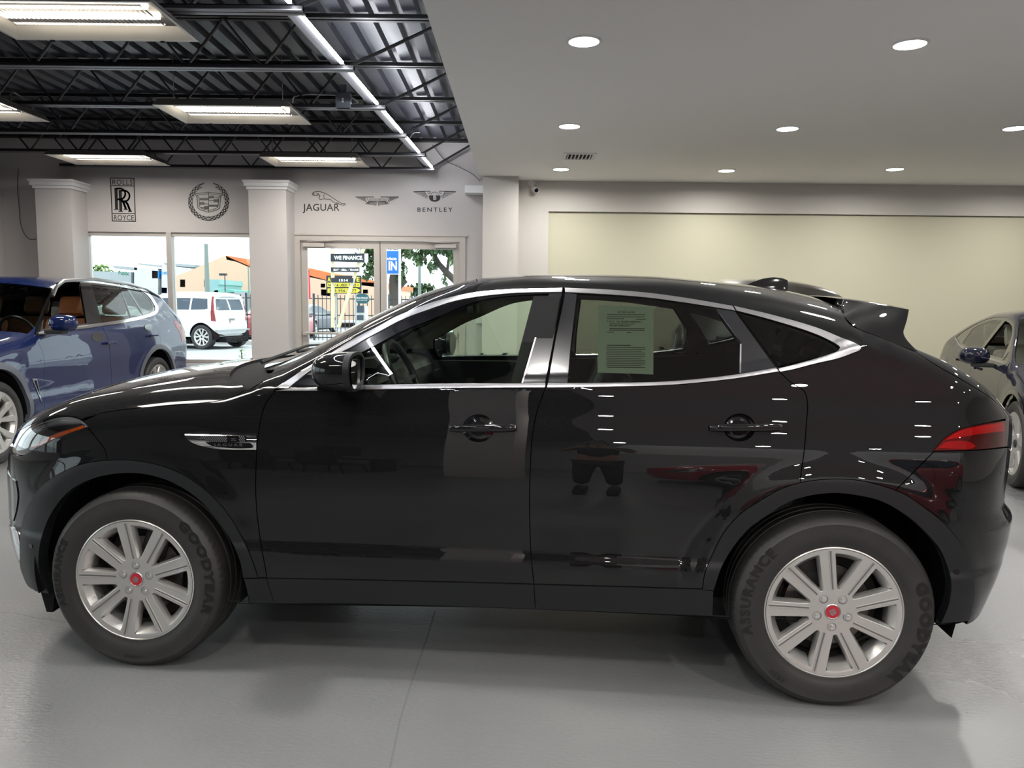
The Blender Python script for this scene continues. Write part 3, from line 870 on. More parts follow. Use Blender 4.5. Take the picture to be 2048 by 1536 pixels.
    # ---- inner shell with all openings
    archF = joinsegs([AFi, J.line(AFi[-1], (AFi[-1][0], .5), 8), J.line((AFi[-1][0], .5), (AFi[0][0], .5), 30), J.line((AFi[0][0], .5), AFi[0], 8)])
    archR = joinsegs([ARi, J.line(ARi[-1], (ARi[-1][0], .5), 8), J.line((ARi[-1][0], .5), (ARi[0][0], .5), 30), J.line((ARi[0][0], .5), ARi[0], 8)])
    J.shell('body_shell', lambda c: 0, [M['well']], [archF, archR] + [J.shrink(h, .005) for h in (FG, RG, QG, WSH, RW)], .016)
    J.shell('cabin_trim', lambda c: 0 if (c[2] > 1.19 and .42 < c[0] < 3.0 and not (c[0] > 1.28 and c[1] < .5)) else 1, [M['trim_beige'], M['trim_dark']], [archF, archR] + [J.shrink(h, -.004) for h in (FG, RG, QG, WSH, RW)], .030)
    def cupline(uc, vc): return joinsegs([T([(uc + 31 * math.cos(t), vc - 27 * math.sin(t)) for t in np.linspace(0, 2 * PI, 24, endpoint=False)] + [(uc + 31, vc)])])
    cups = [cupline(957, 856.5), cupline(1479, 855)]
    # ---- doors (near and far), glass and bright trim as their parts
    doors_f = J.panel('front_door', joinsegs([CBl_f, gapM, sillT1[::-1], gapF[::-1]]), BL, side='pair', stride=(2, 1), holes=[cups[0]])
    doors_r = J.panel('rear_door', joinsegs([CBl_r, gapR, ARo_door[::-1], sillT2[::-1], gapM[::-1]]), BL, side='pair', stride=(2, 1), holes=[cups[1]])
    J.panel('window_glass', FG, M['glass_clear'], doors_f, side='pair', stride=(3, 3), off=-.006, flange=0, gap=-.003)
    J.panel('window_glass', RG, M['glass_privacy'], doors_r, side='pair', stride=(3, 3), off=-.004, flange=0, gap=-.002, label='dark privacy glass')
    for o in J.panel('quarter_glass', QG, M['glass_privacy'], side='pair', stride=(3, 3), off=-.003, flange=.006, gap=0): o['label'] = 'dark privacy glass'
    J.panel('windscreen', WSH, M['glass_clear'], side='both_one', stride=(3, 3), off=.0, flange=0, gap=.002)
    J.panel('rear_window', RW, M['glass_privacy'], side='both_one', stride=(3, 3), off=-.004, flange=0, gap=0)
    CH = M['satin_chrome']
    J.panel('window_trim', joinsegs([CHo_f, CHi_f[::-1]]), CH, doors_f, side='pair', off=.003, flange=.010, gap=.0008)
    J.panel('window_trim', joinsegs([CBu_f, CBl_f[::-1]]), CH, doors_f, side='pair', off=.004, flange=.010, gap=.0003)
    J.panel('window_trim', joinsegs([CHo_r, CHi_r[::-1]]), CH, doors_r, side='pair', off=.003, flange=.010, gap=.0008)
    J.panel('window_trim', joinsegs([CBu_r, CBl_r[::-1]]), CH, doors_r, side='pair', off=.004, flange=.010, gap=.0003)
    J.panel('quarter_window_trim', joinsegs([CHo_q, CHi_q[::-1]]), CH, side='pair', off=.003, flange=.010, gap=.0008)
    J.panel('window_frame', joinsegs([CHi_f[:-3], FGt[::-1], FGl[::-1], T([(706,772),(577,777)], smooth=False)]), M['gloss_black'], doors_f, side='pair', off=-.002, flange=.014, gap=.0)
    J.panel('pillar_cover', joinsegs([T([(1098,587),(1124,585)]), T([(1124,585),(1109,670),(1090,767)]), T([(1090,767),(1043,767)]), T([(1043,767),(1098,587)])]), M['applique'], doors_f, side='pair', off=.0, gap=.0005, flange=.012)
    J.panel('pillar_cover', joinsegs([T([(1131,585),(1154,588)]), T([(1154,588),(1141,695),(1135,766)]), T([(1135,766),(1096,766)]), T([(1096,766),(1113,670),(1131,585)])]), M['applique'], doors_r, side='pair', off=.0, gap=.0005, flange=.012)
    J.panel('pillar_cover', joinsegs([T([(1432,617),(1470,623)]), T([(1470,623),(1551,735)]), T([(1551,735),(1481,748)]), T([(1481,748),(1483,686)]), T([(1483,686),(1432,617)])]), M['applique'], doors_r, side='pair', off=.001, gap=.0005, flange=.012)
    for (a, b_, par) in (((1097,588),(1042,767), doors_f), ((1155,589),(1136,766), doors_r)):
        pass
    # thin bright edge beside the glass at the middle pillar
    J.panel('glass_seal', joinsegs([T([(1092,600),(1095,600)]), T([(1095,600),(1046,766)]), T([(1046,766),(1043,766)]), T([(1043,766),(1092,600)])]), M['satin_chrome'], doors_f, side='pair', off=.0015, gap=0, flange=.004)
    J.panel('glass_seal', joinsegs([T([(1480,688),(1483,688)]), T([(1483,688),(1482,746)]), T([(1482,746),(1479,746)]), T([(1479,746),(1480,688)])]), M['satin_chrome'], doors_r, side='pair', off=.0015, gap=0, flange=.004)
    # ---- fender, bonnet, bumpers, body side, roof, tailgate
    hl_bot = T([(174,853),(140,866),(105,880),(70,898),(53,908),(41,911),(29,908)]); hl_top = T([(30,868),(40,861),(53,854),(76,843),(100,834),(123,830.5),(152,834),(165,843),(174,853)])
    jf = J.P0 = None
    zcol = S.P[1, :, 2]; jh = float(np.abs(zcol - .835).argmin())
    J.panel('fender', joinsegs([hoodR[2:], T([(492,779),(515,777),(549,777)]), T([(549,777),(549,784)]), gapF, T([(534,1155),(516,1155)]), AFo_fend[::-1], T([(215,921),(210,900),(176,855)]), T([(176,853),(168,844),(200,827)])]), BL, side='pair', stride=(1, 1))
    hoodC = dense([tuple(hoodR[-1])] + [tuple(p) for p in cow[:-1]] + [(cow[-1][0], nj)], 2.5)
    hoodFr = dense([(0, jh + 1), (6, jh + 1), tuple(hl_top[0])], 2)
    HOOD = joinsegs([hoodR, hoodC, J.line((cow[-1][0], nj), (0, nj), 80), J.line((0, nj), (0, jh + 1), 14), hoodFr, hl_top[:-3], hoodR[:1]])
    J.panel('bonnet', HOOD, BL, side='both_one', stride=(1, 1), skipc=True, gap=.002)
    J.panel('cowl', joinsegs([hoodC, J.line((cow[-1][0], nj), (wsb[-1][0], nj), 6), wsb[::-1], J.line(wsb[0], hoodR[-1], 6)]), M['well'], side='both_one', stride=(2, 2), off=-.012, gap=-.001, flange=0)
    gr = joinsegs([J.line((0, float(np.abs(zcol - .79).argmin())), (15, float(np.abs(zcol - .76).argmin())), 12), T([(33,962),(37,990),(34,1020),(28,1042)]), J.line(T([(28,1042),(27,1045)])[0], (0, float(np.abs(zcol - .47).argmin())), 14), J.line((0, float(np.abs(zcol - .47).argmin())), (0, float(np.abs(zcol - .79).argmin())), 20)])
    bumpF = joinsegs([hl_bot[::-1], T([(174,853),(176,856),(210,900),(215,921)]), AFo_bump[::-1], J.line(AFo_bump[0], (AFo_bump[0][0], 0), 6), J.line((AFo_bump[0][0], 0), (0, 0), 40), J.line((0, 0), (0, jh), 60), J.line((0, jh), hl_bot[-1], 20)])
    J.panel('front_bumper', bumpF, BL, side='both_one', stride=(1, 1), skipc=True)
    g = J.panel('grille', gr, M['gloss_black'], side='both_one', stride=(2, 2), off=.004, flange=.006, gap=0, skipc=True)
    b = MB(); 
    for a in range(-16, 17):
        for k in range(13):
            ii = abs(a) * 1.0 + (.5 if k % 2 else 0)
            if ii > 15.5: continue
            j_ = np.interp(.49 + .022 * k, zcol, np.arange(len(zcol)))
            p, n_ = S.ev((ii, j_))[0], S.ev((ii, j_), S.N)[0]
            q, m_ = p.copy(), n_.copy()
            if a < 0: q[1] = 2 * S.hc - q[1]; m_[1] *= -1
            c = q + m_ * .006; up = np.array([0, 0, 1.]); sd = np.cross(m_, up)
            b.add([c + sd * .011, c + up * .008 + m_ * .004, c - sd * .011, c - up * .008 + m_ * .002, c + m_ * .011], [(0, 1, 4), (1, 2, 4), (2, 3, 4), (3, 0, 4), (0, 3, 2, 1)], 0)
    b.build('grille_mesh', [M['chrome']], g)
    low = joinsegs([T([(20,1050),(36,1062),(41,1084)]), T([(41,1084),(41,1120),(30,1125),(20,1112)]), J.line(T([(20,1112),(20,1111)])[0], T([(20,1050),(20,1051)])[0], 6)])
    for o in J.panel('intake_bezel', low, M['chrome'], side='pair', off=.004, flange=.01, gap=0): pass
    J.panel('body_side', joinsegs([T([(549,777),(515,777)]), J.line((iw0, jt), (isp, jt), 160), T([(1673,597),(1683,620),(1698,647),(1721,660),(1751,671),(1836,706)]), T([(1838,708),(1870,729),(1936,767),(1990,803),(2011,830)]),
            T([(2011,838),(1961,849),(1918,860),(1886,880),(1867,902)]), T([(1866,905),(1791,981)]), ARo_q[::-1], gapR[::-1], CHo_q[::-1], CHo_r[::-1], CHo_f[::-1]]), BL, side='pair', stride=(1, 1))
    J.panel('roof', joinsegs([J.line((iw1, jt), (isp, jt), 120), J.line((isp, jt), (isp, nj), 12), J.line((isp, nj), (iw1 - 3.5, nj), 90), wst[::-1]]), BL, side='both_one', stride=(2, 1), skipc=True)
    jb = float(np.abs(S.P[-2, :, 2] - .90).argmin())
    tgE = T([(1838,708),(1870,729),(1936,767),(1990,803),(2011,830)])
    J.panel('tailgate', joinsegs([J.line((isp, jt), tgE[0], 8), tgE, T([(2011,838),(2013,893)]), J.line(T([(2013,893),(2013,894)])[0], (ni, jb), 16), J.line((ni, jb), (ni, nj), 50), J.line((ni, nj), (isp, nj), 40), J.line((isp, nj), (isp, jt), 12)]),
            BL, side='both_one', stride=(1, 1), holes=(), skipc=True, gap=.002)
    tl = joinsegs([T([(1867,902),(1886,880),(1918,860),(1961,849),(2011,841)]), T([(2011,841),(2013,893)]), T([(2013,893),(1961,899),(1867,902)])])
    J.panel('rear_bumper', joinsegs([T([(1791,981),(1866,905)]), T([(1867,903),(1961,900),(2013,895)]), J.line(T([(2013,895),(2013,896)])[0], (ni, jb), 16), J.line((ni, jb), (ni, 0), 50), J.line((ni, 0), (ARo_b[-1][0], 0), 40), J.line((ARo_b[-1][0], 0), ARo_b[-1], 4), ARo_b[::-1]]), BL, side='both_one', stride=(1, 1), skipc=True)
    # ---- lamps
    tls = J.panel('tail_lamp', tl, M['dark_red'], side='pair', off=-.004, flange=.02, gap=.001)
    for pts in ([[(1890,880),(1920,862),(1961,852),(2009,845)], [(2009,845),(2011,862)], [(2011,862),(1961,868),(1890,880)]],
                [[(1878,896),(1893,884),(1940,884),(1952,892)], [(1952,892),(1945,897),(1878,896)]]):
        J.panel('lamp_element', joinsegs([T(p) for p in pts]), M['red_plastic'], tls, side='pair', off=-.001, flange=.003, gap=0)
    J.panel('lens', tl, M['lamp_red'], tls, side='pair', off=.002, flange=0, gap=.001)
    hlo = joinsegs([hl_top, hl_bot, J.line(hl_bot[-1], hl_top[0], 8)])
    hls = J.panel('headlamp', hlo, M['lamp_silver'], side='pair', off=-.011, flange=0, gap=.001)
    J.panel('lamp_bezel', joinsegs([T([(40,872),(70,850),(110,840),(150,842)]), T([(150,842),(168,850),(120,862),(60,888)]), T([(60,888),(40,872)])]), M['chrome'], hls, side='pair', off=-.008, flange=.01, gap=0)
    J.panel('reflector', joinsegs([T([(60,893),(100,872),(140,858),(164,850)]), T([(164,850),(167,854),(140,864),(100,880),(64,897)]), T([(64,897),(60,893)])]), M['amber'], hls, side='pair', off=-.004, flange=.006, gap=0)
    J.panel('lens', hlo, M['lamp_glass'], hls, side='pair', off=.0, flange=.0, gap=.002)
    # ---- cladding
    CL = M['cladding']
    J.panel('wheel_arch_trim', joinsegs([AFo, T([(516,1155),(487,1155)]), AFi, T([(100,1187),(62,1178),(50,1166)])]), CL, side='pair', stride=(1, 1), off=.004, flange=.045, gap=.001)
    J.panel('wheel_arch_trim', joinsegs([ARo, T([(1936,1241),(1881,1246)]), ARi[::-1], T([(1427,1180),(1405,1179)])]), CL, side='pair', stride=(1, 1), off=.004, flange=.045, gap=.001)
    J.panel('sill_trim', joinsegs([T([(488,1156),(534,1156)]), T([(534,1156),(549,1206)]), sillB0, T([(501,1206),(488,1156)])]), CL, side='pair', off=.004, gap=.0015)
    J.panel('sill_trim', joinsegs([sillT1, T([(1068,1168),(1071,1217)]), sillB1[::-1], T([(549,1206),(534,1156)])]), CL, doors_f, side='pair', off=.005, gap=.0015)
    J.panel('sill_trim', joinsegs([sillT2, T([(1405,1178),(1427,1181)]), T([(1427,1181),(1425,1231)]), sillB2[::-1], T([(1071,1217),(1068,1168)])]), CL, doors_r, side='pair', off=.005, gap=.0015)
    for (u, v) in ((64, 1091), (1912, 1143)):     # parking sensors
        for mir in (0, 1):
            p = S.ev(J.px(u, v))[0]; n_ = S.ev(J.px(u, v), S.N)[0]
            if mir: p[1] = 2 * S.hc - p[1]; n_[1] *= -1
            b = MB(); b.cyl(p + n_ * .002, p + n_ * .0065, .010, 20); b.build('parking_sensor', [M['gloss_black']], JR)
    # ---- vent on the fender with its lettering
    vo = joinsegs([T([(513,867),(450,864.5),(407,862.5),(380,864),(371,868)]), T([(371,868),(370,873),(383,884),(404,892),(437,898),(513,899.5)]), T([(513,899.5),(513,867)])])
    vi = joinsegs([T([(494,872),(440,871),(398,871.5)]), T([(398,871.5),(404,877),(420,884),(494,884.5)]), T([(494,884.5),(494,872)])])
    def puff(UV, P, N):
        zc_, h_ = (P[:, 2].max() + P[:, 2].min()) / 2, (P[:, 2].max() - P[:, 2].min()) / 2
        N2 = N + np.stack([0 * P[:, 0], 0 * P[:, 0], 1.3 * (P[:, 2] - zc_) / h_], 1); return P, N2 / np.linalg.norm(N2, axis=1, keepdims=True)
    vt = J.panel('side_vent', vo, M['chrome'], side='pair', off=.003, flange=.008, gap=0, fn=puff)
    vm = J.panel('vent_mesh', vi, M['gloss_black'], vt, side='pair', off=.0045, flange=0, gap=0)
    vl = joinsegs([T([(412,884.6),(500,886)]), T([(500,886),(508,894),(425,892),(412,884.6)])])
    J.panel('vent_base', vl, M['gloss_black'], vt, side='pair', off=.0045, flange=0, gap=0)
    def letters(name, body, u0, v0, u1, v1, hpx, off, mat, par, bold=0, spacing=1.15, surf=J, wfit=True, rev=1):
        vs, fs = text_pts(body, 1.0, bold, spacing, 0, 2)
        xs = [p[0] for p in vs]; x0, x1 = min(xs), max(xs); hh = max(p[1] for p in vs)
        out = []
        for (x, y, _) in vs:
            t = (x - x0) / (x1 - x0)
            q = surf.px(u0 + (u1 - u0) * t, v0 + (v1 - v0) * t - y / hh * hpx)
            out.append(surf.S.ev(q)[0] + surf.S.ev(q, surf.S.N)[0] * off)
        b = MB(); b.add([tuple(p) for p in out], fs); return b.build(name, [mat], par)
    letters('lettering', 'JAGUAR', 429, 891.6, 487, 892.3, 5.0, .0062, M['chrome'], vt[0], .01, 1.5)
    letters('lettering', 'S', 463, 881.5, 474, 881.8, 5.4, .0062, M['chrome'], vt[0], .02)
    b = MB()
    for k in range(4):
        for a in range(22):
            u, v = 404 + a * 4.0 + (2 if k % 2 else 0), 873.5 + k * 2.9
            if u < 400 + k * 4.5 or 455 < u < 480 or u > 491: continue
            q = J.px(u, v); p, n_ = S.ev(q)[0], S.ev(q, S.N)[0]
            b.box((-.0022, -.0022, -.001), (.0022, .0022, .001), 0, Matrix.Translation(p + n_ * .0052) @ Vector(n_).to_track_quat('Z', 'Y').to_matrix().to_4x4() @ Matrix.Rotation(R(45), 4, 'Z'))
    b.build('vent_studs', [M['satin_chrome']], vt[0])
    # ---- handles: bar over a scooped cup
    for (dd, uc, vc, ub0, ub1, vb, key) in ((doors_f, 957, 856.5, 897, 1036, 857.5, True), (doors_r, 1479, 855, 1415, 1565, 856.5, False)):
        for mir in (0, 1):
            cup = cups[0] if uc < 1000 else cups[1]
            side = 'far' if mir else 'near'
            def scoop(UV, P, N, c=np.array(J.S.ev(J.px(uc, vc))[0])):
                d = np.hypot((P[:, 0] - c[0]) / .058, (P[:, 2] - c[2]) / .052)
                return P - N * (.020 * np.clip(1 - d ** 2, 0, 1) ** .6)[:, None], N + np.stack([np.clip((P[:, 0] - c[0]) / .058, -1, 1), 0 * d, np.clip((P[:, 2] - c[2]) / .052, -1, 1)], 1) * .55
            hd = J.panel('handle_cup', joinsegs([cup]), M['gloss_black'], dd[mir], side=side, stride=(1, 1), fn=scoop, flange=0, gap=-.001)
            pts = [J.px(ub0 + (ub1 - ub0) * t, vb + t * -1.0) for t in np.linspace(.02, .98, 13)]
            b = MB(); path = []; rad = []
            for k, q in enumerate(pts):
                p, n_ = S.ev(q)[0], S.ev(q, S.N)[0]
                t = k / 12
                e = math.sin(PI * min(max(t, .0), 1))
                p = p + n_ * (.014 + .014 * e ** .5)
                if mir: p[1] = 2 * S.hc - p[1]
                path.append(p)
            n = 12; vs = []; fs = []
            for k, p in enumerate(path):
                t = k / 12; w = .0145 * (1 - abs(2 * t - 1) ** 6 * .35); dpt = .012
                for q in range(n):
                    a = 2 * PI * q / n
                    ca, sa = math.cos(a), math.sin(a)
                    vs.append((p[0], p[1] + dpt * math.copysign(abs(ca) ** .7, ca), p[2] + w * math.copysign(abs(sa) ** .7, sa)))
            for k in range(12):
                for q in range(n): fs.append((k * n + q, (k + 1) * n + q, (k + 1) * n + (q + 1) % n, k * n + (q + 1) % n))
            fs += [tuple(range(n)), tuple(range(12 * n, 13 * n))]
            b.add(vs, fs, 0, True); b.build('door_handle', [BL], dd[mir], 50)
    # ---- door mirrors
    for mir in (0, 1):
        b = MB()
        n1, n2 = 14, 28
        cx_, cy_, cz_ = .912, -.075, 1.213
        def sp(th, ph):     # half a soft box opening to the rear
            sx = -math.copysign(abs(math.cos(th)) ** .75, 1) * .135
            rr = math.sin(th) ** .62
            ca, sa = math.cos(ph), math.sin(ph)
            k = .72
            y = math.copysign(abs(ca) ** k, ca) * .105 * rr; z_ = math.copysign(abs(sa) ** k, sa) * .072 * rr
            return (cx_ + sx, cy_ + y * (1 - .12 * (sa < 0) * abs(sa)), cz_ + z_ + .004)
        vs = []; fs = []
        for a in range(n1 + 1):
            for c in range(n2): vs.append(sp(PI / 2 * a / n1, 2 * PI * c / n2))
        for a in range(n1):
            for c in range(n2): fs.append((a * n2 + c, (a + 1) * n2 + c, (a + 1) * n2 + (c + 1) % n2, a * n2 + (c + 1) % n2))
        def mv(vs): return [(x, 2 * S.hc - y if mir else y, z_) for (x, y, z_) in vs]
        b.add(mv(vs), fs, 0, True)
        hs = b.build('mirror_housing', [BL], JR, 50)
        b = MB(); ring = []
        for c in range(n2): ring.append(sp(PI / 2, 2 * PI * c / n2))
        c0 = np.mean(np.array(ring), 0)
        r2 = [(x + .022, y, z_) for x, y, z_ in ring]; r3 = [(x + .024, c0[1] + (y - c0[1]) * .9, c0[2] + (z_ - c0[2]) * .86) for x, y, z_ in ring]; r4 = [(x - .010, y, z_) for x, y, z_ in r3]
        n = n2
        fs = [(k * n + c, (k + 1) * n + c, (k + 1) * n + (c + 1) % n, k * n + (c + 1) % n) for k in range(3) for c in range(n)]
        b.add(mv(ring + r2 + r3 + r4), fs, 0, True); b.build('mirror_rim', [M['cladding']], hs, 40)
        b = MB(); b.add(mv([(x + .006 + (y - c0[1]) * (-.10), y, z_) for x, y, z_ in r4]), [tuple(range(n))], 0); b.build('mirror_glass', [M['mirror_glass']], hs)
        b = MB(); b.add(mv([(.80, -.12, 1.150), (.93, -.12, 1.150), (.90, .08, 1.135), (.80, .08, 1.135), (.80, -.12, 1.165), (.93, -.12, 1.165), (.90, .08, 1.165), (.80, .08, 1.165)]), [(0,1,2,3),(4,7,6,5),(0,4,5,1),(1,5,6,2),(2,6,7,3),(3,7,4,0)])
        b.build('mirror_arm', [M['gloss_black']], hs)
        b = MB(); b.tube(mv([(.765 + .01 * 0, -.03, 1.178), (.80, -.125, 1.176), (.84, -.160, 1.175), (.91, -.176, 1.174)]), .0022, 6); b.build('mirror_seam', [M['well']], hs)
    # ---- wheels, arches, underbody
    tf = [('GOODYEAR', .050, .318, 14, -.0158, .003, 1.25, False, 1.25), ('ASSURANCE', .040, .318, 176, -.0158, .0015, 1.15, False, 1.15), ('235/60R18', .016, .312, 268, -.0158, 0, 1.1)]
    tr_ = [('GOODYEAR', .052, .318, -12, -.0158, .004, 1.25, False, 1.2), ('ASSURANCE', .052, .318, 166, -.0158, .002, 1.2, False, 1.05), ('103V', .03, .312, 232, -.0158, 0, 1.1)]
    wheels = []
    for (s, tx, rot, lug, si, cr_) in ((0.0, tf, 20, 90, 0, 0), (2.681, tr_, 18.5, 54 + 0, 1, -55)):
        w = wheel_nine(JR, s, .362, si, rot, tx, .362, cr_, lug if s == 0 else 270)
        wheels.append(w)
    for w in wheels:
        c = copy_tree(w, JR); c.rotation_euler = (0, 0, PI); c.location = (w.location.x, 2 * S.hc, w.location.z)
    for s in (0.0, 2.681):
        for mir in (0, 1):
            b = MB(); prof = []
            vs = []; fs = []; n = 30
            for k in range(n + 1):
                a = R(-14) + (PI + R(28)) * k / n
                for y in (.012, .36):
                    vs.append((s + .435 * math.cos(a), (2 * S.hc - y) if mir else y, .385 + .425 * math.sin(a)))
            for k in range(n): fs.append((2 * k, 2 * k + 2, 2 * k + 3, 2 * k + 1))
            m0 = len(vs)
            vs.append((s, (2 * S.hc - .36) if mir else .36, .3))
            for k in range(n): fs.append((2 * k + 1, 2 * k + 3, m0))
            b.add(vs, fs, 0, True); b.build('wheel_liner', [M['well']], JR)
    b = MB()
    HC2 = 2 * S.hc
    b.box((.46, .22, .25), (2.22, HC2 - .22, .31)); b.box((-.62, .42, .22), (.46, HC2 - .42, .34)); b.box((2.22, .42, .24), (3.20, HC2 - .42, .36))
    b.box((-.06, .10, .30), (.06, HC2 - .10, .40)); b.box((2.62, .10, .30), (2.74, HC2 - .10, .40)); b.tube([(2.9, .45, .26), (3.35, .45, .30)], .06, 12)
    b.build('underbody', [M['well']], JR)
    for mir in (0, 1):
        y0 = (HC2 - .06) if mir else .06
        b = MB(); b.add([(-.45, y0, .27), (-.385, y0, .29), (-.40, y0, .185), (-.428, y0, .185), (-.45, y0 + (-.25 if mir else .25), .27), (-.385, y0 + (-.25 if mir else .25), .29), (-.40, y0 + (-.25 if mir else .25), .2), (-.428, y0 + (-.25 if mir else .25), .2)],
            [(0,1,2,3),(7,6,5,4),(0,4,5,1),(1,5,6,2),(2,6,7,3),(3,7,4,0)]); b.build('mud_flap', [M['well']], JR)
    # ---- spoiler
    def at(u, v): return S.ev(J.px(u, v))[0]
    low = [at(*p) for p in ((1675,598),(1681,612),(1690,635),(1701,647),(1717,658),(1750,670),(1792,688),(1836,704))]
    def onl(u, v, l): o, d = J.local_ray(u, v); return o + d * ((l - o[1]) / d[1])
    LS = [p[0] for p in low]
    def onp(u, v):        # where the ray meets the body side carried on upward, leaning in a little
        l = .25
        for _ in range(30):
            q = onl(u, v, l); s_ = q[0]
            l0 = np.interp(s_, LS, [p[1] for p in low]); z0 = np.interp(s_, LS, [p[2] for p in low])
            l = .5 * l + .5 * (l0 + .004 + max(q[2] - z0, 0) * .42)
        return onl(u, v, l)
    up = [onp(*p) for p in ((1816,683),(1809,673),(1806,665),(1814,640),(1816,629),(1818,619))]
    HCv = S.hc; NV, NW, NT = 18, 14, 16
    cum = np.concatenate([[0], np.cumsum([np.linalg.norm(np.array(low[k + 1]) - np.array(low[k])) for k in range(len(low) - 1)])]); cum /= cum[-1]
    Bv = lambda v: np.array([np.interp(v, cum, [p[k] for p in low]) for k in range(3)])
    rear = [low[-1]] + up; cr_ = np.concatenate([[0], np.cumsum([np.linalg.norm(np.array(rear[k + 1]) - np.array(rear[k])) for k in range(len(rear) - 1)])]); cr_ /= cr_[-1]
    Rw = lambda w: np.array([np.interp(w, cr_, [p[k] for p in rear]) for k in range(3)])
    l1 = up[-1][1]; l0 = low[0][1]
    zc0 = S.ev((J.st(2.745, HCv)[0], nj))[0][2]
    b = MB(); rows = []
    for a in range(NV + 1):
        v = a / NV
        K = onl(1675 + 143 * v, 597.0 + 22 * v - 1.5 * math.sin(PI * v), l0 + (l1 - l0) * (1 - (1 - v) ** 1.6)); B_ = Bv(v) if v < 1 else np.array(low[-1]); row = []
        for c in range(NW + 1):
            w = c / NW; st_ = B_ + (K - B_) * w
            dv = Rw(w) - (np.array(rear[0]) + (np.array(rear[-1]) - np.array(rear[0])) * w)
            row.append(st_ + dv * v ** 5 + np.array([0, -.006 * math.sin(PI * w) * math.sin(PI * v), 0]))
        zc_ = (zc0 + .004) * (1 - v) + (K[2] + .030) * v; sc_ = 2.745 * (1 - v) + (K[0] + .035) * v
        for c in range(1, NT + 1):
            t = c / NT; q_ = 1 - t
            row.append(np.array([K[0] + (sc_ - K[0]) * (1 - q_ ** 2), K[1] + (HCv - K[1]) * t, K[2] + (zc_ - K[2]) * (1 - q_ ** 2.6)]))
        rows.append(row)
    n_ = NW + NT + 1
    for mir in (0, 1):
        fl = lambda p: (p[0], 2 * HCv - p[1] if mir else p[1], p[2])
        b.add([fl(p) for r_ in rows for p in r_], [(a * n_ + c, (a + 1) * n_ + c, (a + 1) * n_ + c + 1, a * n_ + c + 1) for a in range(NV) for c in range(n_ - 1)], 0, True)
        e = rows[-1]; in_ = [np.array(p) + np.array([-.012, .010 if k < NW else 0, -.012 if k >= NW else 0]) for k, p in enumerate(e)]
        in2 = [np.array((p[0] - .10, min(p[1] + .03, HCv), p[2] - .05)) for p in e]
        b.add([fl(p) for p in list(e) + in_ + in2], [(k + o, k + o + n_, k + o + n_ + 1, k + o + 1) for o in (0, n_) for k in range(n_ - 1)], 0, True)
    sp_ = b.build('spoiler', [BL], JR)
    # ---- roof aerial
    b = MB()
    zr = lambda s: S.ev(J.st(s, HCv))[0][2]
    secs = [(2.50, .002, .010), (2.53, .020, .020), (2.58, .046, .026), (2.63, .062, .028), (2.675, .066, .026), (2.695, .062, .018)]
    vs, fs, n = [], [], 12
    for (s, h, w) in secs:
        z0 = zr(s) - .012
        for k in range(n):
            a = PI * k / (n - 1); vs.append((s, HCv + w * math.cos(a) * (1 - .55 * math.sin(a) ** 2), z0 + (h + .012) * math.sin(a) ** .8))
    for q in range(len(secs) - 1):
        for k in range(n - 1): fs.append((q * n + k, (q + 1) * n + k, (q + 1) * n + k + 1, q * n + k + 1))
    fs.append(tuple(range((len(secs) - 1) * n, len(secs) * n)))
    b.add(vs, fs, 0, True); b.build('roof_aerial', [M['gloss_black']], JR, 60)
    # ---- wipers
    for (x0, y0, x1, y1) in ((.36, .42, .55, 1.02), (.30, 1.0, .45, 1.55)):
        p0, p1 = S.ev(J.st(x0, y0 if y0 < HCv else 2 * HCv - y0))[0], S.ev(J.st(x1 - .12, min(y1, 2 * HCv - y1)))[0]
        b = MB(); b.tube([(x0, y0, p0[2] + .02), ((x0 + x1) / 2, (y0 + y1) / 2, max(p0[2], p1[2]) + .035), (x1 - .12, y1, p1[2] + .025)], [.009, .006, .004], 8); b.build('wiper', [M['trim_dark']], JR)
    # ---- cabin
    b = MB()
    dash = [(.34, 1.12), (.50, 1.15), (.68, 1.17), (.77, 1.175), (.82, 1.155), (.85, 1.11), (.86, 1.02), (.84, .9), (.80, .6), (.34, .6)]
    b.prism(dash, .13, HC2 - .13); d_ = b.build('dashboard', [M['trim_grey']], JR)
    bv = d_.modifiers.new('soft', 'BEVEL'); bv.width = .02; bv.segments = 3; bv.limit_method = 'ANGLE'
    b = MB(); b.prism([(.74, 1.20), (.80, 1.225), (.87, 1.232), (.895, 1.215), (.88, 1.19)], .38, .74); b.build('instrument_hood', [M['trim_dark']], d_)
    b = MB(); b.prism([(.78, 1.110), (.845, 1.175), (.905, 1.165), (.915, 1.085), (.86, 1.075)], .165, .30); b.build('air_vent', [M['satin_chrome']], d_)
    b = MB()
    for k in range(3):
        for q in range(2):
            b.box((.80 + k * .036, .160, 1.095 + q * .033 + k * .01), (.832 + k * .036, .3, 1.122 + q * .033 + k * .01))
    b.build('vent_slats', [M['well']], d_)
    # steering wheel
    C0 = Vector((.965, .555, 1.125)); ax = Vector((math.cos(R(24)), 0, math.sin(R(24))))
    e1 = Vector((0, 1, 0)); e2 = ax.cross(e1).normalized()
    b = MB(); b.tube([C0 + (e1 * math.cos(t) + e2 * math.sin(t)) * .185 for t in np.linspace(0, 2 * PI, 48, endpoint=False)], .0165, 12, closed=True)
    sw = b.build('steering_wheel', [M['leather_black']], JR)
    b = MB(); q = ax.to_track_quat('Z', 'Y').to_matrix().to_4x4(); q.translation = C0 - ax * .02
    b.box((-.075, -.06, -.02), (.075, .06, .03), 0, q, .018)
    for t in (0, PI, 1.5 * PI): b.tube([C0 - ax * .01, C0 + (e1 * math.cos(t) - e2 * abs(math.sin(t))) * .18], [.02, .012], 8)
    b.build('hub', [M['trim_dark']], sw)
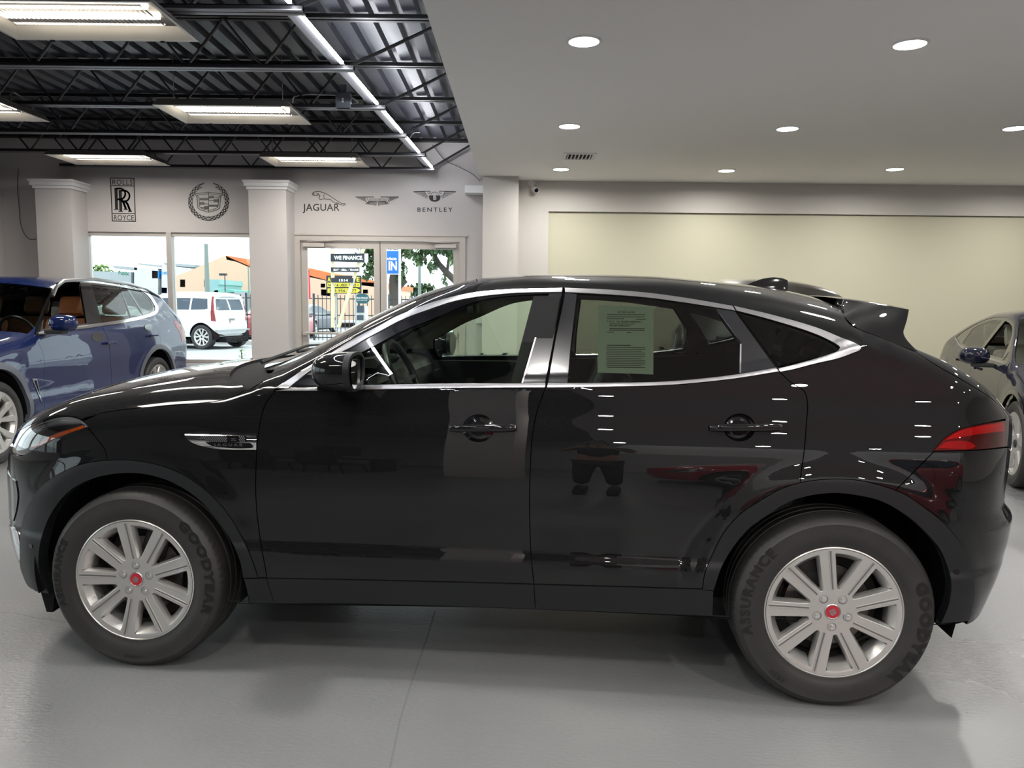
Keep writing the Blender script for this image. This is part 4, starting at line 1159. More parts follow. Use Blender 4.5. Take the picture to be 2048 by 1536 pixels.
    b = MB(); b.tube([C0 - ax * .02, C0 - ax * .25 - Vector((0, 0, .02))], .035, 12); b.build('column_shroud', [M['trim_dark']], sw)
    # seats
    def seat(x, y, rec=22, hw=.24, name='front_seat'):
        b = MB(); T0 = Matrix.Translation((x, y, .62))
        b.box((-.26, -hw, -.10), (.26, hw, .06), 0, T0, .05)
        Tb = Matrix.Translation((x + .27, y, .66)) @ Matrix.Rotation(R(rec), 4, 'Y')
        b.box((-.07, -hw, -.05), (.07, hw, .58), 0, Tb, .05)
        o = b.build(name, [M['leather_black']], JR)
        b = MB(); b.box((-.05, -.13, .62), (.05, .13, .80), 0, Tb, .035); b.build('headrest', [M['leather_black']], o)
    seat(1.42, .56); seat(1.42, HC2 - .56); seat(2.25, .5, 26, .30, 'rear_seat'); seat(2.25, HC2 - .5, 26, .30, 'rear_seat')
    b = MB(); b.box((.9, HCv - .12, .55), (1.7, HCv + .12, .86), 0, None, .03); b.build('centre_console', [M['trim_dark']], JR)
    b = MB(); b.box((.55, .12, .40), (2.15, HC2 - .12, .50)); b.box((2.15, .40, .40), (3.25, HC2 - .40, .50)); b.build('cabin_floor', [M['trim_dark']], JR)
    for mir in (0, 1):
        y0, y1 = (HC2 - .16, HC2 - .10) if mir else (.10, .16)
        b = MB(); b.prism([(.75, .5), (1.60, .5), (1.60, 1.135), (.75, 1.125)], y0, y1)
        b.prism([(1.46, 1.1), (1.60, 1.1), (1.66, 1.50), (1.56, 1.50)], y0 + (-.06 if mir else .06), y1 + (-.16 if mir else .16)); b.build('door_card', [M['trim_dark']], doors_f[mir])
        b = MB(); b.prism([(1.64, .5), (2.15, .5), (2.25, .9), (2.75, .95), (2.75, 1.22), (2.3, 1.18), (1.64, 1.15)], y0, y1); b.build('door_card', [M['trim_dark']], doors_r[mir])
    b = MB(); b.box((1.20, HCv - .11, 1.42), (1.23, HCv + .11, 1.48), 0, None, .012); b.tube([(1.2, HCv, 1.47), (1.12, HCv, 1.54)], .012); b.build('rear_view_mirror', [M['trim_dark']], JR)
    # ---- buyers guide sheet behind the rear door glass: a thing of its own
    pg = joinsegs([T([(1197,608),(1308,611)], smooth=False), T([(1308,611),(1307,746)], smooth=False), T([(1307,746),(1195,743)], smooth=False), T([(1195,743),(1197,608)], smooth=False)])
    pa = J.panel('notice_sheet', pg, M['paper_green'], side='near', off=-.013, flange=.0006, gap=0, stride=(6, 6))
    pa.parent = None; pa.location = JR.location; pa.rotation_euler = JR.rotation_euler
    tag(pa, 'pale green printed buyers guide sheet behind rear door glass of the black SUV', 'notice')
    letters('printed_text', 'BUYERS GUIDE', 1236, 623.0, 1270, 623.6, 3.2, -.0122, M['ink'], pa, .015)
    letters('printed_text', 'X AS IS - NO DEALER WARRANTY', 1214, 642.0, 1284, 643, 3.4, -.0122, M['ink'], pa, .02)
    letters('printed_text', 'DEALER WARRANTY', 1219, 650.0, 1262, 650.8, 3.0, -.0122, M['ink'], pa, .02)
    b = MB()
    for (u0, u1, v, w) in ([(1214,1291,626.5,.5),(1214,1290,631,.5),(1214,1248,635,.6),(1272,1292,636,.6),(1219,1270,645.5,.4),(1219,1290,655,.7),(1219,1290,658,.7),(1214,1228,662.3,.6),(1254,1263,663,.6),(1214,1262,688.5,.9)] + [(1212 + (k % 3), 1291 - 7 * (k % 4 == 2), 693 + 3.6 * k, .55) for k in range(12)]):
        pts = [S.ev(J.px(u, v + (u - 1250) * .006 + e))[0] + S.ev(J.px(u, v), S.N)[0] * -.0122 for (u, e) in ((u0, -w), (u1, -w), (u1, w), (u0, w))]
        b.add(pts, [(0, 3, 2, 1)])
    b.build('printed_lines', [M['ink']], pa)
build_jaguar()
pmat('blue_paint', (.0035, .012, .070), rough=.5, spec=.08, coat=1.0, crough=.006)
pmat('grey_plastic', (.10, .11, .13), rough=.45)
BMW_ = dict(hc=.99, Lf=.60, Lr=.36, pf=2.2, pr=2.4,
    sn=[(.2,-.78),(.5,-.86),(.8,-.88),(1.0,-.82),(1.08,-.74)], st=[(.3,4.10),(.6,4.18),(.8,4.19),(1.0,4.17),(1.2,4.08)],
    zb=[(-.9,.25),(.5,.24),(3,.26),(4.1,.36)],
    zc=[(-.88,.95),(-.6,1.07),(0,1.15),(.45,1.19),(.6,1.25),(1.0,1.47),(1.35,1.64),(1.6,1.70),(2.2,1.72),(3.0,1.70),(3.55,1.65),(3.72,1.58),(3.85,1.40),(3.97,1.18),(4.07,1.0)],
    ze=[(-.88,.86),(-.5,.98),(0,1.05),(.6,1.13),(.75,1.19),(1.1,1.41),(1.4,1.57),(1.7,1.635),(2.2,1.65),(3.0,1.62),(3.4,1.565),(3.65,1.48),(3.82,1.27),(3.95,1.08),(4.07,.93)],
    belt=[(-.9,2.),(.55,2.),(.551,1.12),(2,1.13),(3,1.16),(3.6,1.25),(4.1,1.3)],
    r=[(-.9,.14),(.5,.12),(.8,.04),(1.5,.06),(3.7,.07),(4.1,.08)], n=[(-.9,2.6),(4.1,2.6)],
    plan=[(-.9,0),(0,0),(1.5,-.012),(3.04,0),(4.1,-.01)], tumb=[(0,.38),(4,.42)],
    W=[(.2,.92),(.32,.95),(.42,.975),(.52,.978),(.58,.968),(.72,.975),(.84,.982),(.90,.976),(1.0,.965),(1.1,.945),(1.3,.9),(1.7,.8)])
BMW_['flare'] = [(0.0, .40, .46, .58, .012), (3.04, .40, .46, .58, .014)]
def build_blue():
    C = Car(BMW_, (-4.522, 6.745), R(-89.07), 'car', 'metallic dark blue SUV with orange-tan seats parked beside the shop window', 'car', None, (20, 90, 20), (50, 8, 16))
    T = C.tr; S = C.S
    dlo_o = T([(68,671),(74,645),(85,618),(98,588),(107,572),(120,561),(137,556.5),(166,555.6),(200,556),(225,559),(255,565.5),(273,570),(288,579),(300,589),(310,603),(316,615),(315.5,624),(308,630),(291,636),(270,641),(240,647),(210,651),(180,656),(146,660),(98,667),(70,673)], step=5)
    dlo_o = joinsegs([dlo_o])
    ch_i = joinsegs([T([(76,664),(80,648),(90,621),(102.5,589.6),(110,575),(120,566),(137,561.5),(166,560.3),(200,561),(225,564),(253,570),(272,575),(285,583),(297,593),(306,606),(310.5,616),(309,622),(300,627),(288,631),(262,636.5),(240,640.5),(210,645),(180,649),(146,653.5),(98,660),(76,664)], step=5)])
    fg = joinsegs([T([(86,652),(90,624),(103,591),(112,577),(122,568),(137,564),(160,563.5)], step=5), T([(160,563.5),(174,646)], step=5), T([(174,646),(120,654),(86,658)], step=5)])
    rg = joinsegs([T([(182,563),(210,564.5),(237,568)], step=5), T([(237,568),(262,635)], step=5), T([(262,635),(211,643),(204,644)], step=5), T([(204,644),(182,563)], step=5)])
    rg2 = joinsegs([T([(239,568.5),(249,571)], step=5), T([(249,571),(287,630)], step=5), T([(287,630),(264,634.5)], step=5), T([(264,634.5),(239,568.5)], step=5)])
    qg = joinsegs([T([(254,572),(270,576),(283,584),(296,596),(304,608),(306,619),(298,626),(290,629)], step=5), T([(290,629),(254,572)], step=5)])
    gF = T([(72,674),(84,702),(88,718),(88,765),(89,812)], step=6); gM = T([(204,652),(217,682),(220,705),(222,735),(223,762)], step=6); gR = T([(297,634),(312,651),(319,669),(321.5,684),(321,696)], step=6)
    ex = lambda L, z: C.sz(S.ev(L[-1])[0][0], z)
    rA = .455
    bF, bM = ex(gF, .36), ex(gM, .36)
    fd = joinsegs([T([(70,673),(98,667),(146,660),(180,656),(204,652)], step=5), gM, C.line(gM[-1], bM, 10), C.line(bM, bF, 30), C.line(bF, gF[-1], 10), gF[::-1]])
    AR = C.tr(arc(3.04, .40, rA, -10, 190), 'sz', step=.03); AF = C.tr(arc(0, .40, rA, -10, 190), 'sz', step=.03)
    close = lambda A: joinsegs([A, C.line(A[-1], (A[-1][0], .3), 5), C.line((A[-1][0], .3), (A[0][0], .3), 10), C.line((A[0][0], .3), A[0], 5)])
    rd = joinsegs([T([(204,652),(240,647),(270,641),(297,635)], step=5), gR, C.tr([(3.04, .88), (2.78, .83), (2.62, .7), (2.52, .5), (2.50, .36)], 'sz'), C.line(C.sz(2.50, .36), bM, 20), C.line(bM, gM[-1], 8), gM[::-1]])
    jt = 50 + 4
    i_ = lambda s: C.sz(s, .8)[0]
    isb = lambda s: float(np.interp(s, S.P[:, 0, 0], np.arange(S.ni + 1)))
    hood = joinsegs([C.line((isb(-.55), jt), (isb(.50), jt), 30), dense([(isb(.50), jt), (isb(.36), jt + 6), (isb(.30), S.nj)], 2), C.line((isb(.30), S.nj), (isb(-.78), S.nj), 30), dense([(isb(-.78), S.nj), (isb(-.72), jt + 8), (isb(-.55), jt)], 2)])
    ws = joinsegs([C.line((isb(.62), jt + 1), (isb(1.42), jt + 1), 30), dense([(isb(1.42), jt + 1), (isb(1.34), jt + 8), (isb(1.32), S.nj)], 2), C.line((isb(1.32), S.nj), (isb(.42), S.nj), 30), dense([(isb(.42), S.nj), (isb(.48), jt + 8), (isb(.62), jt + 1)], 2)])
    rw = joinsegs([C.line((isb(3.72), jt + 2), (isb(3.90), jt + 2), 8), C.line((isb(3.90), jt + 2), (isb(3.93), S.nj), 8), C.line((isb(3.93), S.nj), (isb(3.72), S.nj), 8), C.line((isb(3.72), S.nj), (isb(3.72), jt + 2), 8)])
    tl = joinsegs([T([(347,641),(354,641.5),(360,648),(367,655)], step=5), T([(367,655),(372,668),(374,682)], step=5), T([(374,682),(364,683),(362,675),(358,663),(352,654),(347,641)], step=5)])
    hl = joinsegs([C.tr([(-.36, .84), (-.55, .86), (-.70, .86)], 'sz'), C.tr([(-.70, .86), (-.76, .76)], 'sz'), C.tr([(-.76, .76), (-.55, .74), (-.36, .84)], 'sz')])
    q = dict(dlo=dlo_o, glass_holes=[fg, rg, rg2, qg], glasses=[(rg, M['glass_screen'], 'rd'), (rg2, M['glass_screen'], 'rd'), (qg, M['glass_screen'], '')],
        fd=fd, rd=rd, af=close(AF), ar=close(AR), hood=hood, ws=ws, rw=rw, tl=tl, hl=hl, wsmat=M['glass_screen'],
        trims=[], axles=((0, .375), (3.04, .375)), Rt=.375, Rr=.280, archr=.45, inset=.02,
        seats=((1.55, .25), (2.45, .3)), seatmat=M['leather_tan'], dash=(.62, 1.0, 1.12), seatz=.70, dashmat=M['trim_grey'],
        mirror=(.86, 1.235, -.12), handles=[('fd', 1.93, .985), ('rd', 2.93, 1.03)])
    rc = lambda o, i_: C.ribbon(o, i_)
    d = std_car(C, q, M['blue_paint'])
    C.panel('window_trim', dlo_o, M['chrome'], side='pair', holes=[ch_i], off=.004, flange=.01, gap=0, stride=(4, 4))
    for (sc) in (0, 3.04):
        o_ = C.tr(arc(sc, .40, rA + .055, -2, 182), 'sz', step=.03); i2 = C.tr(arc(sc, .40, rA - .004, -10, 190), 'sz', step=.03)
        C.panel('wheel_arch_trim', joinsegs([o_, i2[::-1]]), M['grey_plastic'], side='pair', off=.006, flange=.04, gap=0, stride=(3, 3))
    C.panel('sill_trim', joinsegs([C.tr([(.50, .36), (2.52, .36)], 'sz'), C.tr([(2.52, .36), (2.50, .27)], 'sz'), C.tr([(2.50, .27), (.50, .27)], 'sz'), C.tr([(.50, .27), (.50, .36)], 'sz')]), M['grey_plastic'], side='pair', off=.004, gap=0)
    v = joinsegs([T([(63.5,758),(73,757)], step=4), T([(73,757),(83,806)], step=4), T([(83,806),(63.5,758)], step=4)])
    vt = C.panel('side_vent', v, M['satin_chrome'], side='pair', off=.006, flange=.01, gap=0)
    v2 = joinsegs([T([(67,761),(71.5,760.5)], step=4), T([(71.5,760.5),(80,794)], step=4), T([(80,794),(67,761)], step=4)])
    C.panel('vent_opening', v2, M['well'], vt, side='pair', off=.008, flange=.0, gap=0)
    for (uc, vc, rx, ry, k_) in ((195, 674, 12, 9.5, 'fd'), (297, 655, 8, 7, 'rd')):
        C.panel('handle_cup', joinsegs([T([(uc + rx * math.cos(t), vc - ry * math.sin(t)) for t in np.linspace(0, 2 * PI, 17)], step=3)]), M['gloss_black'], d[k_], side='pair', off=.003, flange=.006, gap=0, stride=(2, 2))
    # kidney grille, badge plate
    jz = lambda z: float(np.abs(S.P[1, :, 2] - z).argmin())
    C.panel('grille', joinsegs([C.line((1, jz(.80)), (6, jz(.78)), 5), C.line((6, jz(.78)), (5, jz(.52)), 8), C.line((5, jz(.52)), (1, jz(.52)), 5), C.line((1, jz(.52)), (1, jz(.80)), 8)]), M['gloss_black'], side='both_one', off=.008, flange=.01, gap=0, stride=(3, 3))
    # roof rails
    for f in (0, 1):
        pts = []
        for (s, dz) in ((1.32, -.02), (1.42, .035), (1.6, .062), (2.2, .07), (2.9, .066), (3.3, .05), (3.55, .02), (3.68, -.02)):
            i = isb(s); p = S.ev((i, jt))[0]; pts.append((p[0], 2 * S.hc - p[1] if f else p[1], p[2] + dz - .012))
        dn = dense(pts, .08); pp = [Vector((x, np.interp(x, [a[0] for a in pts], [a[1] for a in pts]), np.interp(x, [a[0] for a in pts], [a[2] for a in pts]))) for x in dn[:, 0]]
        b = MB(); b.tube(pp, .019, 8); b.build('roof_rail', [M['satin_chrome']], C.root)
    # rear spoiler lip
    b = MB(); e = S.ev((isb(3.66), jt + 2))[0]; z0 = S.ev((isb(3.66), S.nj))[0][2]
    b.add([(3.52, e[1] + .02, e[2] + .045), (3.52, 2 * S.hc - e[1] - .02, e[2] + .045), (3.84, 2 * S.hc - e[1] - .06, e[2] - .03), (3.84, e[1] + .06, e[2] - .03), (3.66, e[1] + .02, e[2] - .02), (3.66, 2 * S.hc - e[1] - .02, e[2] - .02), (3.80, 2 * S.hc - e[1] - .06, e[2] - .07), (3.80, e[1] + .06, e[2] - .07)],
          [(0,3,2,1),(4,5,6,7),(0,1,5,4),(2,3,7,6),(0,4,7,3),(1,2,6,5)]); b.build('spoiler', [M['blue_paint']], C.root)
build_blue()
pmat('midnight_paint', (.005, .006, .018), rough=.5, spec=.05, coat=1.0, crough=.006)
DK = dict(hc=.95, Lf=.7, Lr=.6, pf=2.2, pr=2.2,
    sn=[(.2,-.76),(.5,-.84),(.7,-.84),(.85,-.76)], st=[(.3,3.88),(.6,3.95),(.85,3.95),(1.05,3.9)],
    zb=[(-.9,.22),(3.9,.26)],
    zc=[(-.84,.74),(-.5,.88),(0,.98),(.25,1.03),(.42,1.09),(.9,1.30),(1.3,1.44),(1.7,1.49),(2.2,1.485),(2.8,1.40),(3.3,1.24),(3.6,1.12),(3.95,1.0)],
    ze=[(-.84,.68),(-.5,.80),(0,.90),(.3,.96),(.5,1.02),(.95,1.24),(1.3,1.375),(1.7,1.425),(2.2,1.41),(2.8,1.31),(3.3,1.14),(3.6,1.02),(3.95,.90)],
    belt=[(-.9,2.),(.25,2.),(.251,.95),(1,.96),(2,.99),(2.8,1.03),(3.3,1.1),(4,1.2)],
    r=[(-.9,.13),(.3,.10),(.6,.035),(1.5,.06),(3.3,.08),(4,.08)], n=[(-.9,2.5),(4.1,2.5)],
    plan=[(-.9,0),(0,0),(1.5,-.012),(3.0,.005),(4.1,-.01)], tumb=[(0,.46),(4,.5)],
    W=[(.2,.88),(.32,.92),(.45,.94),(.6,.945),(.75,.945),(.88,.925),(.98,.90),(1.1,.87),(1.5,.75)])
DK['flare'] = [(0.0, .38, .42, .54, .012), (3.05, .38, .42, .54, .014)]
def sedan_q(C, paint, fgm, rgm, seatmat, rb=3.05, wheel='blade'):
    """outlines shared by the low cars, all in side-view metres"""
    S = C.S; Z = lambda P, st=.03: C.tr(P, 'sz', step=st)
    isb = lambda s: float(np.interp(s, S.P[:, 0, 0], np.arange(S.ni + 1))); jt = C.NJ0 + C.NJ1 // 2
    dlo = joinsegs([Z([(.62,.985),(.75,1.07),(.95,1.195),(1.2,1.31),(1.5,1.37),(1.8,1.385),(2.2,1.37),(2.55,1.31),(2.9,1.20),(3.05,1.12)]), Z([(3.05,1.12),(2.6,1.05),(1.7,1.0),(.62,.985)])])
    fg = joinsegs([Z([(.86,1.02),(.98,1.17),(1.2,1.285),(1.45,1.335),(1.62,1.35)]), Z([(1.62,1.35),(1.72,1.025)]), Z([(1.72,1.025),(.86,1.02)])])
    rg = joinsegs([Z([(1.74,1.352),(2.1,1.345),(2.45,1.29),(2.6,1.24)]), Z([(2.6,1.24),(2.62,1.075)]), Z([(2.62,1.075),(1.82,1.028)]), Z([(1.82,1.028),(1.74,1.352)])])
    fs = joinsegs([Z([(.68,.998),(.80,1.085)]), Z([(.80,1.085),(.82,1.005)]), Z([(.82,1.005),(.68,.998)])])
    gF = Z([(.58,.97),(.55,.8),(.52,.5),(.55,.32)]); gM = Z([(1.74,1.005),(1.74,.8),(1.72,.5),(1.70,.32)])
    fd = joinsegs([Z([(.60,.98),(1.74,1.003)]), gM, Z([(1.70,.32),(.55,.32)]), gF[::-1]])
    rd = joinsegs([Z([(1.74,1.003),(2.6,1.045),(2.95,1.09)]), Z([(2.95,1.09),(3.0,.95),(2.85,.84)]), Z([(2.85,.84),(2.62,.7),(2.5,.5),(2.47,.32)]), Z([(2.47,.32),(1.70,.32)]), gM[::-1]])
    AR = Z(arc(rb, .37, .405, -10, 190)); AF = Z(arc(0, .37, .405, -10, 190))
    close = lambda A: joinsegs([A, C.line(A[-1], (A[-1][0], .3), 5), C.line((A[-1][0], .3), (A[0][0], .3), 10), C.line((A[0][0], .3), A[0], 5)])
    nj = S.nj
    hood = joinsegs([C.line((isb(-.5), jt), (isb(.28), jt), 24), dense([(isb(.28), jt), (isb(.16), jt + 6), (isb(.10), nj)], 2), C.line((isb(.10), nj), (isb(-.7), nj), 24), dense([(isb(-.7), nj), (isb(-.62), jt + 8), (isb(-.5), jt)], 2)])
    ws = joinsegs([C.line((isb(.42), jt + 1), (isb(1.28), jt + 1), 24), dense([(isb(1.28), jt + 1), (isb(1.22), jt + 8), (isb(1.20), nj)], 2), C.line((isb(1.20), nj), (isb(.22), nj), 24), dense([(isb(.22), nj), (isb(.28), jt + 8), (isb(.42), jt + 1)], 2)])
    rw = joinsegs([C.line((isb(2.65), jt + 2), (isb(3.3), jt + 2), 16), C.line((isb(3.3), jt + 2), (isb(3.45), nj), 8), C.line((isb(3.45), nj), (isb(2.55), nj), 16), C.line((isb(2.55), nj), (isb(2.65), jt + 2), 8)])
    hl = joinsegs([Z([(-.30,.78),(-.5,.76),(-.66,.70)]), Z([(-.66,.70),(-.70,.60)]), Z([(-.70,.60),(-.5,.64),(-.30,.78)])])
    tl = joinsegs([Z([(3.55,.93),(3.75,.93),(3.85,.9)]), Z([(3.85,.9),(3.86,.78)]), Z([(3.86,.78),(3.7,.82),(3.55,.93)])])
    return dict(dlo=dlo, glass_holes=[fg, rg, fs], glasses=([(fg, fgm, 'fd')] if fgm else []) + [(rg, rgm, 'rd'), (fs, rgm, 'fd')], fd=fd, rd=rd, af=close(AF), ar=close(AR), hood=hood, ws=ws, rw=rw, hl=hl, tl=tl,
        axles=((0, .36), (rb, .36)), Rt=.36, Rr=.262, archr=.40, style=wheel, inset=.02, seats=((1.45, .25), (2.35, .3)), seatmat=seatmat, seatz=.50, dash=(.40, .80, .96), dashmat=M['trim_grey'],
        mirror=(.98, 1.03, -.11), handles=[('fd', 1.55, .88), ('rd', 2.4, .91)])
def low_car(cfg, loc, yaw, label, paint, fgm, rgm, seatmat, NI=(16, 70, 16), NJ=(40, 8, 14), rb=3.05, wheel='blade', extra=None, cat='car', group=None):
    C = Car(cfg, loc, yaw, 'car', label, cat, group, NI, NJ); C.NJ0, C.NJ1 = NJ[0], NJ[1]
    q = sedan_q(C, paint, fgm, rgm, seatmat, rb, wheel)
    if extra: extra(C, q)
    std_car(C, q, paint)
    return C
def build_dark():
    w = on_plane(2026, 887, 2, .36); y = R(-70.8); Lx, Ly = math.sin(y), math.cos(y)
    C = low_car(DK, (w[0] - Lx * 1.88, w[1] - Ly * 1.88), y, 'midnight blue low coupe-like car with cream cabin behind the black SUV tail', M['midnight_paint'], None, M['glass_screen'], M['leather_cream'], (20, 90, 20), (50, 8, 16))
    Z = lambda P: C.tr(P, 'sz', step=.03)
    C.panel('wheel_arch_trim', joinsegs([Z(arc(0, .37, .435, 0, 180)), Z(arc(0, .37, .40, -8, 188))[::-1]]), M['gloss_black'], side='pair', off=.006, flange=.03, gap=0, stride=(3, 3))
    C.panel('side_marker', joinsegs([Z([(-.43,.62),(-.47,.63)]), Z([(-.47,.63),(-.475,.53)]), Z([(-.475,.53),(-.44,.52),(-.43,.62)])]), M['amber'], side='pair', off=.006, gap=0)
    C.panel('window_trim', joinsegs([Z([(.60,.97),(1.7,.993),(2.6,1.04),(3.06,1.115)]), Z([(3.06,1.115),(3.05,1.13)]), Z([(3.05,1.13),(2.6,1.056),(1.7,1.008),(.62,.987)]), Z([(.62,.987),(.60,.97)])]), M['satin_chrome'], side='pair', off=.005, flange=.008, gap=0)
build_dark()
K_ = .74
HS = dict(BMW_)
for k_ in ('zb', 'zc', 'ze', 'belt', 'r', 'n', 'plan', 'tumb'): HS[k_] = [(s * K_, z + (.05 if k_ in ('zc', 'ze') and z > 1.3 else 0)) for s, z in BMW_[k_]]
for k_ in ('sn', 'st'): HS[k_] = [(z, s * K_) for z, s in BMW_[k_]]
HS['Lf'], HS['Lr'] = .45, .4; HS['flare'] = []
pmat('dark_brown_paint', (.012, .010, .008), rough=.3, coat=1, crough=.02)
def build_hidden():
    C = Car(HS, (1.51, 10.26), R(90), 'car', 'dark SUV behind the black SUV, only its roof showing beside the roof aerial', 'car', None, (12, 50, 12), (30, 6, 10))
    S = C.S; isb = lambda s: float(np.interp(s, S.P[:, 0, 0], np.arange(S.ni + 1))); jt = 33; nj = S.nj
    Z = lambda P: C.tr([(s_ * K_, z_) for s_, z_ in P], 'sz', step=.05)
    poly = lambda P: joinsegs([Z([P[k], P[(k + 1) % len(P)]]) for k in range(len(P))])
    g1 = poly([(.95, 1.17), (1.3, 1.44), (1.6, 1.52), (1.72, 1.52), (1.74, 1.17)]); g2 = poly([(1.8, 1.17), (1.8, 1.52), (2.6, 1.52), (2.75, 1.2)]); g3 = poly([(2.82, 1.2), (2.7, 1.51), (3.15, 1.46), (3.4, 1.27)])
    close = lambda A: joinsegs([A, C.line(A[-1], (A[-1][0], .3), 5), C.line((A[-1][0], .3), (A[0][0], .3), 10), C.line((A[0][0], .3), A[0], 5)])
    ws = joinsegs([C.line((isb(.62 * K_), jt + 1), (isb(1.42 * K_), jt + 1), 20), dense([(isb(1.42 * K_), jt + 1), (isb(1.34 * K_), jt + 5), (isb(1.32 * K_), nj)], 2), C.line((isb(1.32 * K_), nj), (isb(.42 * K_), nj), 20), dense([(isb(.42 * K_), nj), (isb(.48 * K_), jt + 5), (isb(.62 * K_), jt + 1)], 2)])
    q = dict(glass_holes=[g1, g2, g3], dlo=None, glasses=[(g1, M['glass_privacy'], ''), (g2, M['glass_privacy'], ''), (g3, M['glass_privacy'], '')], ws=ws, af=close(C.tr(arc(0, .40, .44, -5, 185), 'sz', step=.05)), ar=close(C.tr(arc(3.04 * K_, .40, .44, -5, 185), 'sz', step=.05)),
             axles=((0, .37), (3.04 * K_, .37)), Rt=.37, Rr=.27, archr=.43, inset=.02)
    std_car(C, q, M['dark_brown_paint'], (2, 2))
build_hidden()
# ---------------------------------------------------------------- the showroom (walls about 11 m from the camera)
WY, CZ, DZ = 11.1, 3.19, 3.72          # back wall, plaster ceiling, metal deck
XL, XR, YB = -7.6, 9.6, -9.5
def nodes_mat(name, build):
    m = bpy.data.materials.new(name); m.use_nodes = True; build(m.node_tree, m.node_tree.nodes['Principled BSDF']); MATS[name] = m; return m
def floor_nodes(nt, b):
    N, L = nt.nodes, nt.links
    tc = N.new('ShaderNodeTexCoord')
    n1 = N.new('ShaderNodeTexNoise'); n1.inputs['Scale'].default_value = .55; n1.inputs['Detail'].default_value = 6; n1.inputs['Roughness'].default_value = .6
    n2 = N.new('ShaderNodeTexNoise'); n2.inputs['Scale'].default_value = 38; n2.inputs['Detail'].default_value = 6
    n3 = N.new('ShaderNodeTexVoronoi'); n3.inputs['Scale'].default_value = 7
    for n in (n1, n2, n3): L.new(tc.outputs['Object'], n.inputs['Vector'])
    r = N.new('ShaderNodeValToRGB'); r.color_ramp.elements[0].position = .35; r.color_ramp.elements[0].color = (.172, .176, .180, 1)
    r.color_ramp.elements[1].position = .68; r.color_ramp.elements[1].color = (.222, .225, .224, 1); L.new(n1.outputs['Fac'], r.inputs[0])
    # dark specks
    lt = N.new('ShaderNodeMath'); lt.operation = 'LESS_THAN'; lt.inputs[1].default_value = .022; L.new(n3.outputs['Distance'], lt.inputs[0])
    mx = N.new('ShaderNodeMix'); mx.data_type = 'RGBA'; mx.inputs['B'].default_value = (.10, .10, .095, 1)
    L.new(lt.outputs[0], mx.inputs['Factor']); L.new(r.outputs[0], mx.inputs['A']); L.new(mx.outputs['Result'], b.inputs['Base Color'])
    rr = N.new('ShaderNodeMapRange'); rr.inputs[1].default_value = .3; rr.inputs[2].default_value = .7; rr.inputs[3].default_value = .24; rr.inputs[4].default_value = .42
    L.new(n1.outputs['Fac'], rr.inputs[0]); L.new(rr.outputs[0], b.inputs['Roughness'])
    mp = N.new('ShaderNodeMapping'); mp.inputs['Scale'].default_value = (1, 2.2, 1); L.new(tc.outputs['Object'], mp.inputs[0]); L.new(mp.outputs[0], n2.inputs['Vector'])
    bp = N.new('ShaderNodeBump'); bp.inputs['Strength'].default_value = .35; bp.inputs['Distance'].default_value = .0035
    L.new(n2.outputs['Fac'], bp.inputs['Height']); L.new(bp.outputs['Normal'], b.inputs['Normal'])
    b.inputs['Specular IOR Level'].default_value = .5
nodes_mat('painted_concrete', floor_nodes)
pmat('wall_paint', srgb(196, 192, 190), rough=.6, bump=(60, .12, .004))
pmat('wall_paint_warm', srgb(194, 190, 184), rough=.6, bump=(40, .15, .003))
pmat('cream_wall', srgb(192, 188, 166), rough=.55)
pmat('ceiling_paint', srgb(246, 244, 243), rough=.8)
pmat('cap_white', srgb(225, 225, 226), rough=.5)
pmat('deck_black', (.036, .039, .052), rough=.38, spec=.5)
pmat('joist_black', (.012, .012, .015), rough=.4, spec=.5)
pmat('joist_edge', (.17, .17, .19), rough=.35, metal=.3)
pmat('steel_frame', srgb(196, 190, 184), rough=.35, metal=.25)
pmat('fixture_white', (.62, .60, .56), rough=.4)
pmat('fixture_back', (.10, .095, .09), rough=.45)
pmat('decal_black', (.015, .015, .017), rough=.4)
glassmat('shop_glass', (.93, .97, .95), ior=1.45)
emat('lamp_led', (1.0, .97, .90), 26)
emat('lamp_tube', (1.0, .88, .70), 30)
emat('lamp_strip', (.93, .95, 1.0), 60)

def structure(name, b, mat, parent=None):
    o = b.build(name, mat, parent)
    if parent is None: tag(o, kind='structure')
    return o
def fk(o): return tag(o, kind='structure')

b = MB(); b.box((XL - .2, YB - .2, -.15), (XR + .2, WY + .12, 0)); structure('floor', b, [M['painted_concrete']])
# thin saw-cut joint and a crack in the floor
b = MB()
j = [on_plane(u, v, 2, 0) for u, v in ((870, 1222), (856, 1270), (842, 1310), (818, 1380), (800, 1440), (780, 1536))]
for p, q in zip(j[:-1], j[1:]): b.add([(p[0] - .0035, p[1], .0006), (p[0] + .0035, p[1], .0006), (q[0] + .0035, q[1], .0006), (q[0] - .0035, q[1], .0006)], [(0, 1, 2, 3)])
fk(b.build('floor_joint', [pmat('joint_dark', (.15, .16, .165), .6)]))
b = MB(); random.seed(2)
cr = [on_plane(u, v, 2, 0) for u, v in ((0, 1226), (24, 1225), (50, 1231), (72, 1236), (96, 1238), (112, 1241), (132, 1245))]
for p, q in zip(cr[:-1], cr[1:]): b.add([(p[0], p[1] - .002, .0006), (q[0], q[1] - .002, .0006), (q[0], q[1] + .002, .0006), (p[0], p[1] + .002, .0006)], [(0, 1, 2, 3)])
fk(b.build('floor_crack', [M['joint_dark']]))

